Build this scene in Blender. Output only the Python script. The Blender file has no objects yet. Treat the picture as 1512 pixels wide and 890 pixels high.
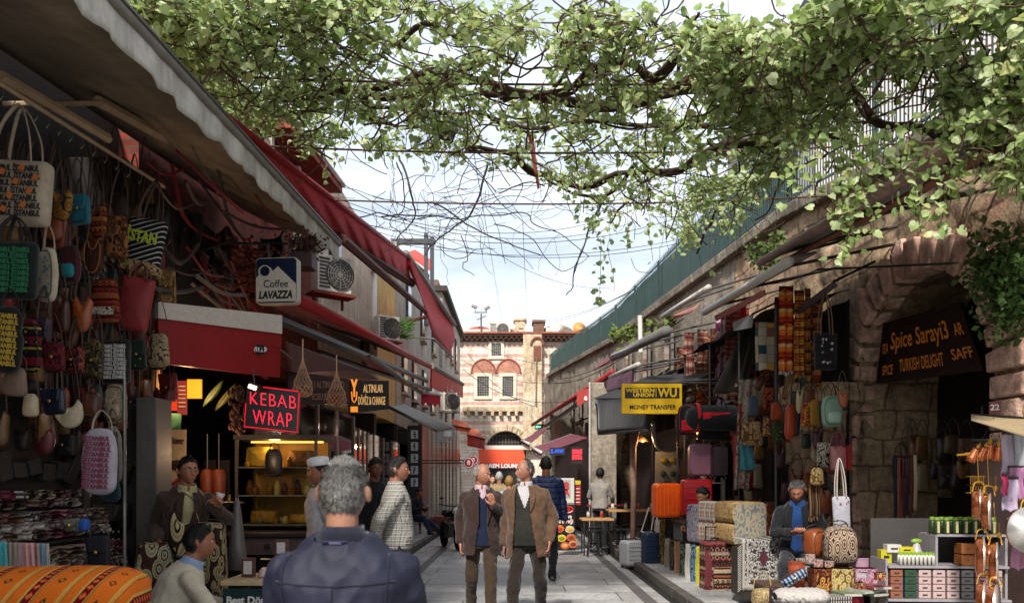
EXPO = 0.42
import bpy, bmesh, math, random
from mathutils import Vector, Matrix, noise, Euler
from math import sin, cos, pi, radians as R
random.seed(7)
F = 1176.0; CX = 763.0; CY = 712.0; H = 1.5
V = Vector
def P(px, py, d): return V(((px-CX)*d/F, d, H+(CY-py)*d/F))
def G(px, py, gz=0.0): return P(px, py, F*(H-gz)/(py-CY))
sc = bpy.context.scene
COL = sc.collection
rnd = random.random
def ru(a, b): return a+(b-a)*random.random()

# ---------------------------------------------------------------- materials
MC = {}
class NT:
    def __init__(s, name):
        s.m = bpy.data.materials.new(name); s.m.use_nodes = True
        s.t = s.m.node_tree; s.n = s.t.nodes; s.l = s.t.links
        s.b = s.n['Principled BSDF']; s.out = s.n['Material Output']
        s.tc = s.n.new('ShaderNodeTexCoord')
    def node(s, ty, **kw):
        n = s.n.new(ty)
        for k, v in kw.items():
            if k in n.inputs: n.inputs[k].default_value = v
            else: setattr(n, k, v)
        return n
    def link(s, a, b): s.l.new(a, b)
    def coord(s, scale=(1, 1, 1), rot=(0, 0, 0), loc=(0, 0, 0), kind='Object'):
        mp = s.node('ShaderNodeMapping'); mp.inputs['Scale'].default_value = scale
        mp.inputs['Rotation'].default_value = rot; mp.inputs['Location'].default_value = loc
        s.link(s.tc.outputs[kind], mp.inputs[0]); return mp.outputs[0]
    def noise(s, vec, scale, detail=4, rough=.6):
        n = s.node('ShaderNodeTexNoise'); n.inputs['Scale'].default_value = scale
        n.inputs['Detail'].default_value = detail; n.inputs['Roughness'].default_value = rough
        s.link(vec, n.inputs['Vector']); return n.outputs[0]
    def ramp(s, fac, stops, interp='LINEAR'):
        r = s.node('ShaderNodeValToRGB'); cr = r.color_ramp; cr.interpolation = interp
        while len(cr.elements) < len(stops): cr.elements.new(.5)
        for e, (p, c) in zip(cr.elements, stops):
            e.position = p; e.color = (c[0], c[1], c[2], 1) if not isinstance(c, (int, float)) else (c, c, c, 1)
        s.link(fac, r.inputs[0]); return r.outputs[0]
    def mix(s, fac, a, b, mode='MIX'):
        m = s.node('ShaderNodeMix'); m.data_type = 'RGBA'; m.blend_type = mode
        for inp, val in ((m.inputs[0], fac), (m.inputs[6], a), (m.inputs[7], b)):
            if hasattr(val, 'is_linked') or hasattr(val, 'links'): s.link(val, inp)
            elif isinstance(val, (int, float)): inp.default_value = val
            else: inp.default_value = (val[0], val[1], val[2], 1)
        return m.outputs[2]
    def math(s, op, a, b=0.0, c=0.0):
        m = s.node('ShaderNodeMath'); m.operation = op
        for i, val in enumerate((a, b, c)):
            if hasattr(val, 'links'): s.link(val, m.inputs[i])
            else: m.inputs[i].default_value = val
        return m.outputs[0]
    def sep(s, vec):
        x = s.node('ShaderNodeSeparateXYZ'); s.link(vec, x.inputs[0]); return x.outputs
    def bump(s, h, strength=.3, dist=.01, prev=None):
        b = s.node('ShaderNodeBump'); b.inputs['Strength'].default_value = strength
        b.inputs['Distance'].default_value = dist; s.link(h, b.inputs['Height'])
        if prev is not None: s.link(prev, b.inputs['Normal'])
        return b.outputs[0]
    def fin(s, col=None, rough=.7, metal=0., normal=None, spec=.4):
        b = s.b
        if col is not None:
            if hasattr(col, 'links'): s.link(col, b.inputs['Base Color'])
            else: b.inputs['Base Color'].default_value = (col[0], col[1], col[2], 1)
        if hasattr(rough, 'links'): s.link(rough, b.inputs['Roughness'])
        else: b.inputs['Roughness'].default_value = rough
        b.inputs['Metallic'].default_value = metal
        b.inputs['Specular IOR Level'].default_value = spec
        if normal is not None: s.link(normal, b.inputs['Normal'])
        return s.m
def hexc(h):
    h = h.lstrip('#'); r = [int(h[i:i+2], 16)/255 for i in (0, 2, 4)]
    return tuple(((c+.055)/1.055)**2.4 if c > .04045 else c/12.92 for c in r)
def C(c): return hexc(c) if isinstance(c, str) else c
def mat(col, rough=.7, var=.25, scale=6., bump=.25, bscale=90., metal=0., dirt=0., spec=.35):
    """general worn surface: base colour with large and small scale variation"""
    key = ('g', str(col), rough, var, scale, bump, bscale, metal, dirt)
    if key in MC: return MC[key]
    c = C(col); n = NT('surface')
    v = n.coord()
    a = n.noise(v, scale, 6); b2 = n.noise(v, scale*9, 4)
    lo = [x*(1-var) for x in c]; hi = [min(1, x*(1+var)) for x in c]
    cc = n.ramp(a, [(.3, lo), (.7, hi)])
    cc = n.mix(var*.8, cc, n.ramp(b2, [(.35, [x*.6 for x in c]), (.65, [min(1, x*1.3) for x in c])]))
    if dirt:
        g = n.noise(n.coord((1, 1, .25)), scale*.7, 8, .7)
        cc = n.mix(n.ramp(g, [(.42, 0), (.7, dirt)]), cc, (.05, .04, .032))
    rr = n.math('ADD', n.math('MULTIPLY', b2, .25), rough-.12)
    nm = n.bump(n.noise(v, bscale, 3), bump, .004) if bump else None
    MC[key] = n.fin(cc, rr, metal, nm, spec); return MC[key]
def cloth(col, col2=None, wr=.5, weave=700, rough=.88, ws=9):
    """woven fabric with soft folds"""
    key = ('c', str(col), str(col2), wr, weave, ws)
    if key in MC: return MC[key]
    c = C(col); c2 = C(col2) if col2 else [x*.75 for x in c]; n = NT('fabric')
    v = n.coord()
    a = n.noise(v, 14, 5); f = n.noise(v, 260, 2)
    cc = n.mix(n.ramp(a, [(.35, 0), (.65, 1)]), c, c2)
    cc = n.mix(.35, cc, n.ramp(f, [(.35, [x*.55 for x in c]), (.65, [min(1, x*1.35) for x in c])]))
    nm = n.bump(n.noise(n.coord((1, 1, .5)), ws, 3, .55), wr, .03)
    nm = n.bump(n.noise(v, weave, 2), .25, .002, nm)
    n.b.inputs['Sheen Weight'].default_value = .15
    MC[key] = n.fin(cc, rough, 0, nm, .2); return MC[key]
def plain(col, rough=.5, metal=0., spec=.5):
    key = ('p', str(col), rough, metal, spec)
    if key in MC: return MC[key]
    n = NT('plain'); c = C(col)
    a = n.noise(n.coord(), 30, 4)
    cc = n.ramp(a, [(.3, [x*.86 for x in c]), (.7, [min(1, x*1.08) for x in c])])
    MC[key] = n.fin(cc, rough, metal, None, spec); return MC[key]
def emit(col, s=3.):
    key = ('e', str(col), s)
    if key in MC: return MC[key]
    n = NT('glow'); c = C(col)
    n.fin(c, .5); n.b.inputs['Emission Color'].default_value = (*c, 1); n.b.inputs['Emission Strength'].default_value = s
    MC[key] = n.m; return n.m
def glassm(col='#20282a', rough=.08):
    key = ('gl', str(col))
    if key in MC: return MC[key]
    n = NT('glass'); MC[key] = n.fin(C(col), rough, 0, n.bump(n.noise(n.coord(), 3, 2), .05, .02), .8); return n.m
def clearglass():
    if 'cg' in MC: return MC['cg']
    n = NT('clear_glass'); tr = n.node('ShaderNodeBsdfTransparent'); tr.inputs[0].default_value = (.85, .88, .86, 1)
    gl = n.node('ShaderNodeBsdfGlossy'); gl.inputs['Roughness'].default_value = .05
    fr = n.node('ShaderNodeFresnel'); fr.inputs[0].default_value = 1.45
    mx = n.node('ShaderNodeMixShader'); n.link(fr.outputs[0], mx.inputs[0]); n.link(tr.outputs[0], mx.inputs[1]); n.link(gl.outputs[0], mx.inputs[2])
    n.link(mx.outputs[0], n.out.inputs[0]); MC['cg'] = n.m; return n.m
def kilim(cols, sx=10., sz=10., band='z', motif=.5, seed=0, rot=0, warp=.0):
    """banded textile: colour bands, each with a row of diamond or dot motifs"""
    key = ('k', str(cols), sx, sz, band, motif, seed, rot)
    if key in MC: return MC[key]
    n = NT('patterned_textile'); cs = [C(c) for c in cols]
    v = n.coord(rot=(0, rot, 0), loc=(seed*.37, seed*.11, seed*.53))
    o = n.sep(v)
    wob = n.math('MULTIPLY', n.noise(v, 18, 2), .02)
    A, B = (o[2], n.math('ADD', o[0], o[1])) if band == 'z' else (n.math('ADD', o[0], o[1]), o[2])
    A = n.math('ADD', A, wob)
    fa = n.math('FRACT', n.math('MULTIPLY', A, sz))
    stops = []; N = len(cs); pos = 0; rs = random.Random(seed)
    ws = [rs.choice((.5, 1, 1.6)) for _ in cs]; tot = sum(ws)
    for c, w in zip(cs, ws): stops.append((pos/tot, c)); pos += w
    base = n.ramp(fa, stops, 'CONSTANT')
    # diamonds
    tb = n.math('ABSOLUTE', n.math('SUBTRACT', n.math('FRACT', n.math('MULTIPLY', B, sx)), .5))
    ta = n.math('ABSOLUTE', n.math('SUBTRACT', n.math('FRACT', n.math('MULTIPLY', A, sz*2)), .5))
    dd = n.math('ADD', tb, ta)
    m1 = n.ramp(dd, [(0, cs[-1]), (.16, cs[0]), (.3, cs[len(cs)//2]), (.42, cs[1])], 'CONSTANT')
    msk = n.ramp(dd, [(0, 1), (.44, 0)], 'CONSTANT')
    blk = n.ramp(n.math('FRACT', n.math('MULTIPLY', A, sz*.5)), [(0, 1), (.5, 0)], 'CONSTANT')
    cc = n.mix(n.math('MULTIPLY', n.math('MULTIPLY', msk, motif*1.6), n.math('ADD', blk, .25)), base, m1)
    f = n.noise(n.coord(), 180, 3)
    cc = n.mix(.5, cc, n.ramp(f, [(.3, .35), (.7, 1.)]), 'MULTIPLY')
    nm = n.bump(n.noise(n.coord((1, 1, .6)), 11, 3), .5, .03); nm = n.bump(f, .4, .003, nm)
    MC[key] = n.fin(cc, .9, 0, nm, .15); return MC[key]
def ikat(c1, c2, c3, scale=14., stretch=.6, seed=0, rnd_=.9):
    """rounded floral / medallion print from layered cells"""
    key = ('i', str(c1), str(c2), str(c3), scale, stretch, seed)
    if key in MC: return MC[key]
    n = NT('printed_textile'); a, b, c = C(c1), C(c2), C(c3)
    v = n.coord((1, 1, stretch), loc=(seed, seed*.7, 0))
    vo = n.node('ShaderNodeTexVoronoi'); vo.inputs['Scale'].default_value = scale; vo.inputs['Randomness'].default_value = rnd_; n.link(v, vo.inputs[0])
    cc = n.ramp(vo.outputs[0], [(0, c), (.14, a), (.24, b), (.34, a), (.44, c), (.5, a), (.62, b)], 'CONSTANT')
    f = n.noise(n.coord(), 200, 3)
    cc = n.mix(.4, cc, n.ramp(f, [(.3, .4), (.7, 1.)]), 'MULTIPLY')
    nm = n.bump(n.noise(n.coord((1, 1, .6)), 12, 3), .5, .03)
    MC[key] = n.fin(cc, .88, 0, nm, .2); return MC[key]
def plaid(c1, c2, c3, s=40., lw=.16):
    key = ('pl', str(c1), str(c2), s)
    if key in MC: return MC[key]
    n = NT('checked_cloth'); o = n.sep(n.coord())
    fx = n.math('FRACT', n.math('MULTIPLY', n.math('ADD', o[0], n.math('MULTIPLY', o[1], .7)), s)); fz = n.math('FRACT', n.math('MULTIPLY', o[2], s))
    cc = n.mix(n.ramp(fx, [(0, 1), (lw, 0), (.5, .6), (.5+lw*.6, 0)], 'CONSTANT'), C(c1), C(c2))
    cc = n.mix(n.ramp(fz, [(0, .9), (lw, 0), (.5, .6), (.5+lw*.6, 0)], 'CONSTANT'), cc, C(c3))
    nm = n.bump(n.noise(n.coord((1, 1, .5)), 9, 3), .5, .03)
    MC[key] = n.fin(cc, .85, 0, nm, .2); return MC[key]
def stripes(cols, s=10., axis='x', ws=None, rot=0):
    key = ('st', str(cols), s, axis, str(ws), rot)
    if key in MC: return MC[key]
    n = NT('striped_cloth'); o = n.sep(n.coord(rot=(0, rot, 0)))
    k = {'x': 0, 'y': 1, 'z': 2}[axis]
    f = n.math('FRACT', n.math('MULTIPLY', o[k], s)); ws = ws or [1]*len(cols); tot = sum(ws); p = 0; st = []
    for c, w in zip(cols, ws): st.append((p/tot, C(c))); p += w
    cc = n.ramp(f, st, 'CONSTANT')
    cc = n.mix(.35, cc, n.ramp(n.noise(n.coord(), 60, 4), [(.3, .5), (.7, 1.)]), 'MULTIPLY')
    nm = n.bump(n.noise(n.coord((1, 1, .6)), 10, 3), .4, .03)
    MC[key] = n.fin(cc, .85, 0, nm, .2); return MC[key]

# ---------------------------------------------------------------- mesh builder
class MB:
    def __init__(s): s.v = []; s.f = []; s.mi = []; s.cur = 0
    def add(s, vs, fs, M=None):
        o = len(s.v)
        s.v += [(M @ V(p)) if M is not None else V(p) for p in vs]
        s.f += [tuple(i+o for i in f) for f in fs]; s.mi += [s.cur]*len(fs); return s
    def box(s, c, size, M=None, rot=None):
        x, y, z = [q/2 for q in size]
        vs = [V((i*x, j*y, k*z)) for i in (-1, 1) for j in (-1, 1) for k in (-1, 1)]
        if rot is not None: e = Euler(rot).to_matrix(); vs = [e @ p for p in vs]
        vs = [p+V(c) for p in vs]
        return s.add(vs, [(0, 1, 3, 2), (4, 6, 7, 5), (0, 4, 5, 1), (2, 3, 7, 6), (0, 2, 6, 4), (1, 5, 7, 3)], M)
    def hexa(s, pts): # 8 points: 4 bottom, 4 top
        return s.add(pts, [(3, 2, 1, 0), (4, 5, 6, 7), (0, 1, 5, 4), (1, 2, 6, 5), (2, 3, 7, 6), (3, 0, 4, 7)])
    def slab(s, quad, t):
        a, b, c, d = [V(p) for p in quad]; n = (b-a).cross(d-a).normalized()*t
        return s.hexa([a-n/2, b-n/2, c-n/2, d-n/2, a+n/2, b+n/2, c+n/2, d+n/2])
    def tube(s, pts, r, n=8, cap=True, M=None, flat=1.):
        pts = [V(p) for p in pts]; N = len(pts)
        if isinstance(r, (int, float)): r = [r]*N
        vs = []; up = V((0, 0, 1)); prev = None
        for i, p in enumerate(pts):
            t = (pts[min(i+1, N-1)]-pts[max(i-1, 0)])
            if t.length < 1e-9: t = V((0, 0, 1))
            t.normalize()
            if prev is None: prev = t.orthogonal().normalized()
            a = (prev-t*prev.dot(t))
            if a.length < 1e-6: a = t.orthogonal()
            a.normalize(); b = t.cross(a); prev = a
            for k in range(n):
                th = 2*pi*k/n; vs.append(p+a*cos(th)*r[i]+b*sin(th)*r[i]*flat)
        fs = [(i*n+k, i*n+(k+1) % n, (i+1)*n+(k+1) % n, (i+1)*n+k) for i in range(N-1) for k in range(n)]
        if cap: fs += [tuple(range(n))[::-1], tuple((N-1)*n+k for k in range(n))]
        return s.add(vs, fs, M)
    def capsule(s, a, b, ra, rb, n=12, sq=1., side=None):
        """tapered round-ended limb; closed"""
        a = V(a); b = V(b); d = b-a; L = d.length
        if L < 1e-6: d = V((0, 0, 1)); L = 1e-6
        t = d.normalized(); x = V(side) if side is not None else t.orthogonal()
        x = (x-t*x.dot(t)).normalized(); y = t.cross(x); rings = []
        for ph in (-80, -50, -20): rings.append((a+t*ra*sin(R(ph)), ra*cos(R(ph))))
        rings.append((a, ra)); rings.append((b, rb))
        for ph in (20, 50, 80): rings.append((b+t*rb*sin(R(ph)), rb*cos(R(ph))))
        vs = []
        for c, r in rings:
            for k in range(n): th = 2*pi*k/n; vs.append(c+x*cos(th)*r+y*sin(th)*r*sq)
        N = len(rings)
        fs = [(i*n+k, i*n+(k+1) % n, (i+1)*n+(k+1) % n, (i+1)*n+k) for i in range(N-1) for k in range(n)]
        fs += [tuple(range(n))[::-1], tuple((N-1)*n+k for k in range(n))]
        return s.add(vs, fs)
    def lathe(s, prof, n=24, M=None):
        vs = []; N = len(prof)
        for r, z in prof:
            for k in range(n): th = 2*pi*k/n; vs.append((r*cos(th), r*sin(th), z))
        fs = [(i*n+k, i*n+(k+1) % n, (i+1)*n+(k+1) % n, (i+1)*n+k) for i in range(N-1) for k in range(n)]
        if prof[0][0] > 1e-4: fs.append(tuple(range(n))[::-1])
        if prof[-1][0] > 1e-4: fs.append(tuple((N-1)*n+k for k in range(n)))
        return s.add(vs, fs, M)
    def prism(s, poly, t, y0=0., M=None):
        """poly in (x,z), extruded along y by t centred on y0"""
        n = len(poly); ar = sum(poly[i][0]*poly[(i+1) % n][1]-poly[(i+1) % n][0]*poly[i][1] for i in range(n))
        if ar < 0: poly = poly[::-1]
        vs = [(x, y0-t/2, z) for x, z in poly]+[(x, y0+t/2, z) for x, z in poly]
        fs = [tuple(range(n)), tuple(range(2*n-1, n-1, -1))]+[((i+1) % n, i, i+n, (i+1) % n+n) for i in range(n)]
        return s.add(vs, fs, M)
    def grid(s, fn, nu, nv, closeu=False, M=None):
        vs = [fn(i/nu, j/nv) for j in range(nv+1) for i in range(nu if closeu else nu+1)]
        w = nu if closeu else nu+1
        fs = [(j*w+i, j*w+(i+1) % w, (j+1)*w+(i+1) % w, (j+1)*w+i) for j in range(nv) for i in range(nu)]
        return s.add(vs, fs, M)
    def ell(s, c, rad, nu=16, nv=10, M=None, rot=None):
        e = Euler(rot).to_matrix() if rot is not None else None
        vs = []
        for j in range(nv+1):
            ph = pi*j/nv
            for i in range(nu):
                th = 2*pi*i/nu; p = V((rad[0]*sin(ph)*cos(th), rad[1]*sin(ph)*sin(th), rad[2]*cos(ph)))
                if e: p = e @ p
                vs.append(p+V(c))
        fs = [(j*nu+i, (j+1)*nu+i, (j+1)*nu+(i+1) % nu, j*nu+(i+1) % nu) for j in range(nv) for i in range(nu)]
        return s.add(vs, fs, M)
    def build(s, name, mats, parent=None, smooth=False, bevel=0., sub=0, solid=0., org=None, seg=2, sm_ang=None):
        me = bpy.data.meshes.new(name)
        vs = s.v if org is None else [p-V(org) for p in s.v]
        me.from_pydata([tuple(p) for p in vs], [], s.f)
        if not isinstance(mats, (list, tuple)): mats = [mats]
        for m in mats: me.materials.append(m)
        if len(mats) > 1: me.polygons.foreach_set('material_index', s.mi)
        if smooth: me.polygons.foreach_set('use_smooth', [True]*len(me.polygons))
        me.update()
        o = bpy.data.objects.new(name, me); COL.objects.link(o)
        if parent is not None: o.parent = parent
        if solid: md = o.modifiers.new('Solidify', 'SOLIDIFY'); md.thickness = solid; md.offset = 0
        if bevel: md = o.modifiers.new('Bevel', 'BEVEL'); md.width = bevel; md.segments = seg; md.limit_method = 'ANGLE'
        if sub: md = o.modifiers.new('Subsurf', 'SUBSURF'); md.levels = sub; md.render_levels = sub
        return o
def thing(name, label, cat, loc=(0, 0, 0), rz=0., group=None, tilt=None):
    o = bpy.data.objects.new(name, None); COL.objects.link(o); o.empty_display_size = .1
    o.location = loc; o.rotation_euler = (tilt or (0, 0, 0)); o.rotation_euler.z = rz
    o['label'] = label; o['category'] = cat
    if group: o['group'] = group
    return o
def tag(o, label, cat, group=None):
    o['label'] = label; o['category'] = cat
    if group: o['group'] = group
    return o
def kids(o): return [c for c in COL.objects if c.parent == o]
def dup(root, loc, rz=None, label=None, group=None):
    ch = kids(root)
    r = root.copy(); COL.objects.link(r); r.location = loc
    if rz is not None: r.rotation_euler.z = rz
    if label: r['label'] = label
    if group: r['group'] = group
    for c in ch:
        k = c.copy(); COL.objects.link(k); k.parent = r
        for g in kids(c):
            q = g.copy(); COL.objects.link(q); q.parent = k
    return r
def struct(name, mb, m, **kw):
    o = mb.build(name, m, None, **kw); o['kind'] = 'structure'; return o
def remesh(mb, vox, it=2, post=None, name='tmp'):
    """fuse the pieces of mb into ONE continuous surface"""
    me = bpy.data.meshes.new(name); me.from_pydata([tuple(p) for p in mb.v], [], mb.f)
    o = bpy.data.objects.new(name, me); COL.objects.link(o)
    md = o.modifiers.new('r', 'REMESH'); md.mode = 'VOXEL'; md.voxel_size = vox
    if it: m2 = o.modifiers.new('s', 'SMOOTH'); m2.iterations = it; m2.factor = .5
    dg = bpy.context.evaluated_depsgraph_get(); ev = o.evaluated_get(dg)
    nm = bpy.data.meshes.new_from_object(ev)
    bpy.data.objects.remove(o); bpy.data.meshes.remove(me)
    if post: post(nm)
    nm.polygons.foreach_set('use_smooth', [True]*len(nm.polygons)); nm.update()
    return nm
def link_mesh(name, me, m, parent, solid=0.):
    me.materials.clear()
    for q in (m if isinstance(m, (list, tuple)) else [m]): me.materials.append(q)
    me.name = name; o = bpy.data.objects.new(name, me); COL.objects.link(o); o.parent = parent
    if solid: md = o.modifiers.new('Solidify', 'SOLIDIFY'); md.thickness = solid; md.offset = -1
    return o
def cutfaces(me, test):
    bm = bmesh.new(); bm.from_mesh(me)
    bmesh.ops.delete(bm, geom=[f for f in bm.faces if test(f.calc_center_median())], context='FACES')
    bm.to_mesh(me); bm.free()
FONT = None
def text_mesh(body, size, ext=.002, align='CENTER', shear=0., sx=1., bold=0., spacing=1.):
    cu = bpy.data.curves.new('t', 'FONT'); cu.body = body; cu.size = size; cu.extrude = ext
    cu.align_x = align; cu.align_y = 'CENTER'; cu.shear = shear; cu.offset = bold; cu.space_character = spacing
    cu.resolution_u = 3
    o = bpy.data.objects.new('t', cu); COL.objects.link(o)
    dg = bpy.context.evaluated_depsgraph_get(); me = bpy.data.meshes.new_from_object(o.evaluated_get(dg))
    bpy.data.objects.remove(o); bpy.data.curves.remove(cu)
    vs = [V((p.co.x*sx, -p.co.z, p.co.y)) for p in me.vertices]; fs = [tuple(p.vertices) for p in me.polygons]
    bpy.data.meshes.remove(me)
    return vs, fs     # lies in the XZ plane facing -Y
def text(mb, body, size, at, M=None, **kw):
    """fit: total width can be given as w"""
    w = kw.pop('w', None); vs, fs = text_mesh(body, size, **kw)
    if w and vs:
        x0 = min(p.x for p in vs); x1 = max(p.x for p in vs); k = w/(x1-x0); c = (x0+x1)/2
        vs = [V(((p.x-c)*k, p.y, p.z)) for p in vs]
    vs = [p+V(at) for p in vs]
    mb.add(vs, fs, M); return mb
def rail(pts, k=6):
    """Catmull-Rom smoothing of a polyline"""
    pts = [V(p) for p in pts]; out = []
    for i in range(len(pts)-1):
        a = pts[max(i-1, 0)]; b = pts[i]; c = pts[i+1]; d = pts[min(i+2, len(pts)-1)]
        for j in range(k):
            t = j/k; out.append(.5*((2*b)+(c-a)*t+(2*a-5*b+4*c-d)*t*t+(3*b-a-3*c+d)*t**3))
    out.append(pts[-1]); return out
def sag(a, b, drop, n=14):
    a = V(a); b = V(b); return [a.lerp(b, i/n)-V((0, 0, drop*4*(i/n)*(1-i/n))) for i in range(n+1)]
# ================================================================ people
def ik(a, b, l1, l2, pole):
    a = V(a); b = V(b); d = b-a; L = min(d.length, (l1+l2)*.999); t = d.normalized(); b = a+t*L
    x = (l1*l1-l2*l2+L*L)/(2*L); h = math.sqrt(max(l1*l1-x*x, 1e-6))
    p = V(pole)-t*V(pole).dot(t); p.normalize(); return a+t*x+p*h, b
def gs(x, s): return math.exp(-(x/s)**2)
def head_pt(u):
    x, y, z = u; p = V((x*.076, y*.099, z*.118))
    if z < 0:
        p.x *= 1-.30*(-z)**1.7
        if y < 0: p.y *= 1+.42*z*z
        else: p.y *= 1+.36*z
    else: p.x *= 1-.06*z
    if y < .1:
        p.x *= 1-.0*z
        nz = max(0, min(1, (.14-z)/.42)); nose = (.004+.026*nz**1.3) if z > -.31 else .030*gs(z+.31, .07)
        if z > .2: nose *= max(0, 1-(z-.2)*8)
        p.y -= nose*gs(x, .075+.07*nz)
        p.y += .013*gs(abs(x)-.37, .17)*gs(z-.05, .11)
        p.y -= .005*gs(z-.2, .08)*math.exp(-(x/.6)**4)
        p.y -= .004*gs(abs(x)-.5, .2)*gs(z+.2, .16)
        p.y -= .007*gs(x, .26)*(gs(z+.52, .05)+gs(z+.63, .05)); p.y += .003*gs(x, .3)*gs(z+.575, .02)
        p.y -= .009*gs(x, .28)*gs(z+.86, .13)
    return p
def dirs(nu, nv):
    out = []
    for j in range(nv+1):
        ph = pi*j/nv
        for i in range(nu):
            th = 2*pi*i/nu; out.append(V((sin(ph)*cos(th), sin(ph)*sin(th), cos(ph))))
    return out, [(j*nu+i, (j+1)*nu+i, (j+1)*nu+(i+1) % nu, j*nu+(i+1) % nu) for j in range(nv) for i in range(nu)]
def hair_mask(style):
    def short(u):
        x, y, z = u
        if y > .25: return z+.62
        line = .68-.30*abs(x)**2 if y < -.45 else .68-.30*abs(x)**2+(y+.45)*(-1.0)
        if y > -.1: line = .20-(y+.1)*1.7
        return min(z-line, .5)+.04
    def receding(u):
        x, y, z = u
        top = .25*gs(x, .5)
        return min(short(u), (y+.25-(.0 if z < .3 else .15)))*1.
    def bald(u):
        x, y, z = u
        return min(min(z+.55, .62-z), (y+.12)*1.2, z+.62 if y > .25 else z-(.1-(y+.15)*1.4))
    def beard(u):
        x, y, z = u
        return min(-.30-z-.25*abs(x) if abs(x) > .3 else (-.66-z if z > -.7 else .2), .1-y)
    def goatee(u):
        x, y, z = u
        m = min(.30-abs(x), -y); a = -.42-z; lip = abs(z+.57)-.075 if abs(x) < .2 else .2
        return min(m, a, lip)
    def moustache(u):
        x, y, z = u; return min(.3-abs(x), .055-abs(z+.44), -y)
    def full(u):
        x, y, z = u; side = (-.12-z) if abs(x) > .45 else (-.40-z)
        lip = abs(z+.575)-.06 if abs(x) < .24 else .2
        return min(side, lip, .28-y)
    def long(u):
        x, y, z = u
        return min(z+1.2 if y > -.1 else z-.5, 1)
    return dict(short=short, receding=receding, bald=bald, goatee=goatee, moustache=moustache, full=full, long=long)[style]
def hairshell(mb, M, style, th=.012, nu=56, nv=44, rough=.35):
    f = hair_mask(style); ds, fs = dirs(nu, nv); vs = []
    for u in ds:
        m = f(u); n = noise.noise(u*7)*.5+noise.noise(u*19)*.5
        off = max(-.012, min(th, (m+n*.05+noise.noise(u*31)*.12)*.07))
        if off > 0: off *= 1+n*rough
        p = head_pt(u); vs.append(p+u.normalized()*off)
    mb.add(vs, fs, M)
def hand(mb, wrist, fwd, nrm, side, curl=.45, spread=1.):
    f = V(fwd).normalized(); n = V(nrm); n = (n-f*n.dot(f)).normalized(); ac = f.cross(n)*side
    w = V(wrist)
    mb.capsule(w, w+f*.03, .026, .03, 10, .8, ac)
    for i in (-1.5, -.5, .5, 1.5): mb.capsule(w+f*.02+ac*i*.012, w+f*.085+ac*i*.0195, .013, .0125, 8)
    L = {-1.5: .072, -.5: .082, .5: .078, 1.5: .06}
    for i, l in L.items():
        p = w+f*.09+ac*i*.0195*spread; d = f+ac*i*.05*spread; a = .25*curl
        for sg, (q, r) in enumerate(((.45, .0105), (.3, .0095), (.25, .0085))):
            d2 = (d.normalized()*cos(a)-n*sin(a)).normalized(); e = p+d2*l*q; mb.capsule(p, e, r, r*.92, 8); p = e; a += (.75 if sg == 0 else .6)*curl*1.4
    p = w+f*.02-ac*.026; e = p+f*.03-ac*.022-n*.012; mb.capsule(p, e, .0155, .012, 8)
    e2 = e+f*.026-ac*.006-n*.012*(1+curl); mb.capsule(e, e2, .012, .0105, 8)
    mb.capsule(e2, e2+f*.02+ac*.004-n*.008, .0105, .009, 8)
TORSO = [(-.42, .175, .125), (-.2, .172, .122), (0, .168, .12), (.25, .152, .112), (.5, .162, .122), (.70, .178, .127), (.81, .166, .112), (.89, .130, .092), (.96, .088, .076), (1.03, .06, .062), (1.1, .055, .058)]
def tor(t):
    for (a, b) in zip(TORSO, TORSO[1:]):
        if t <= b[0]: k = (t-a[0])/(b[0]-a[0]); k = max(0, k); return a[1]+(b[1]-a[1])*k, a[2]+(b[2]-a[2])*k
    return TORSO[-1][1:]
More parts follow.
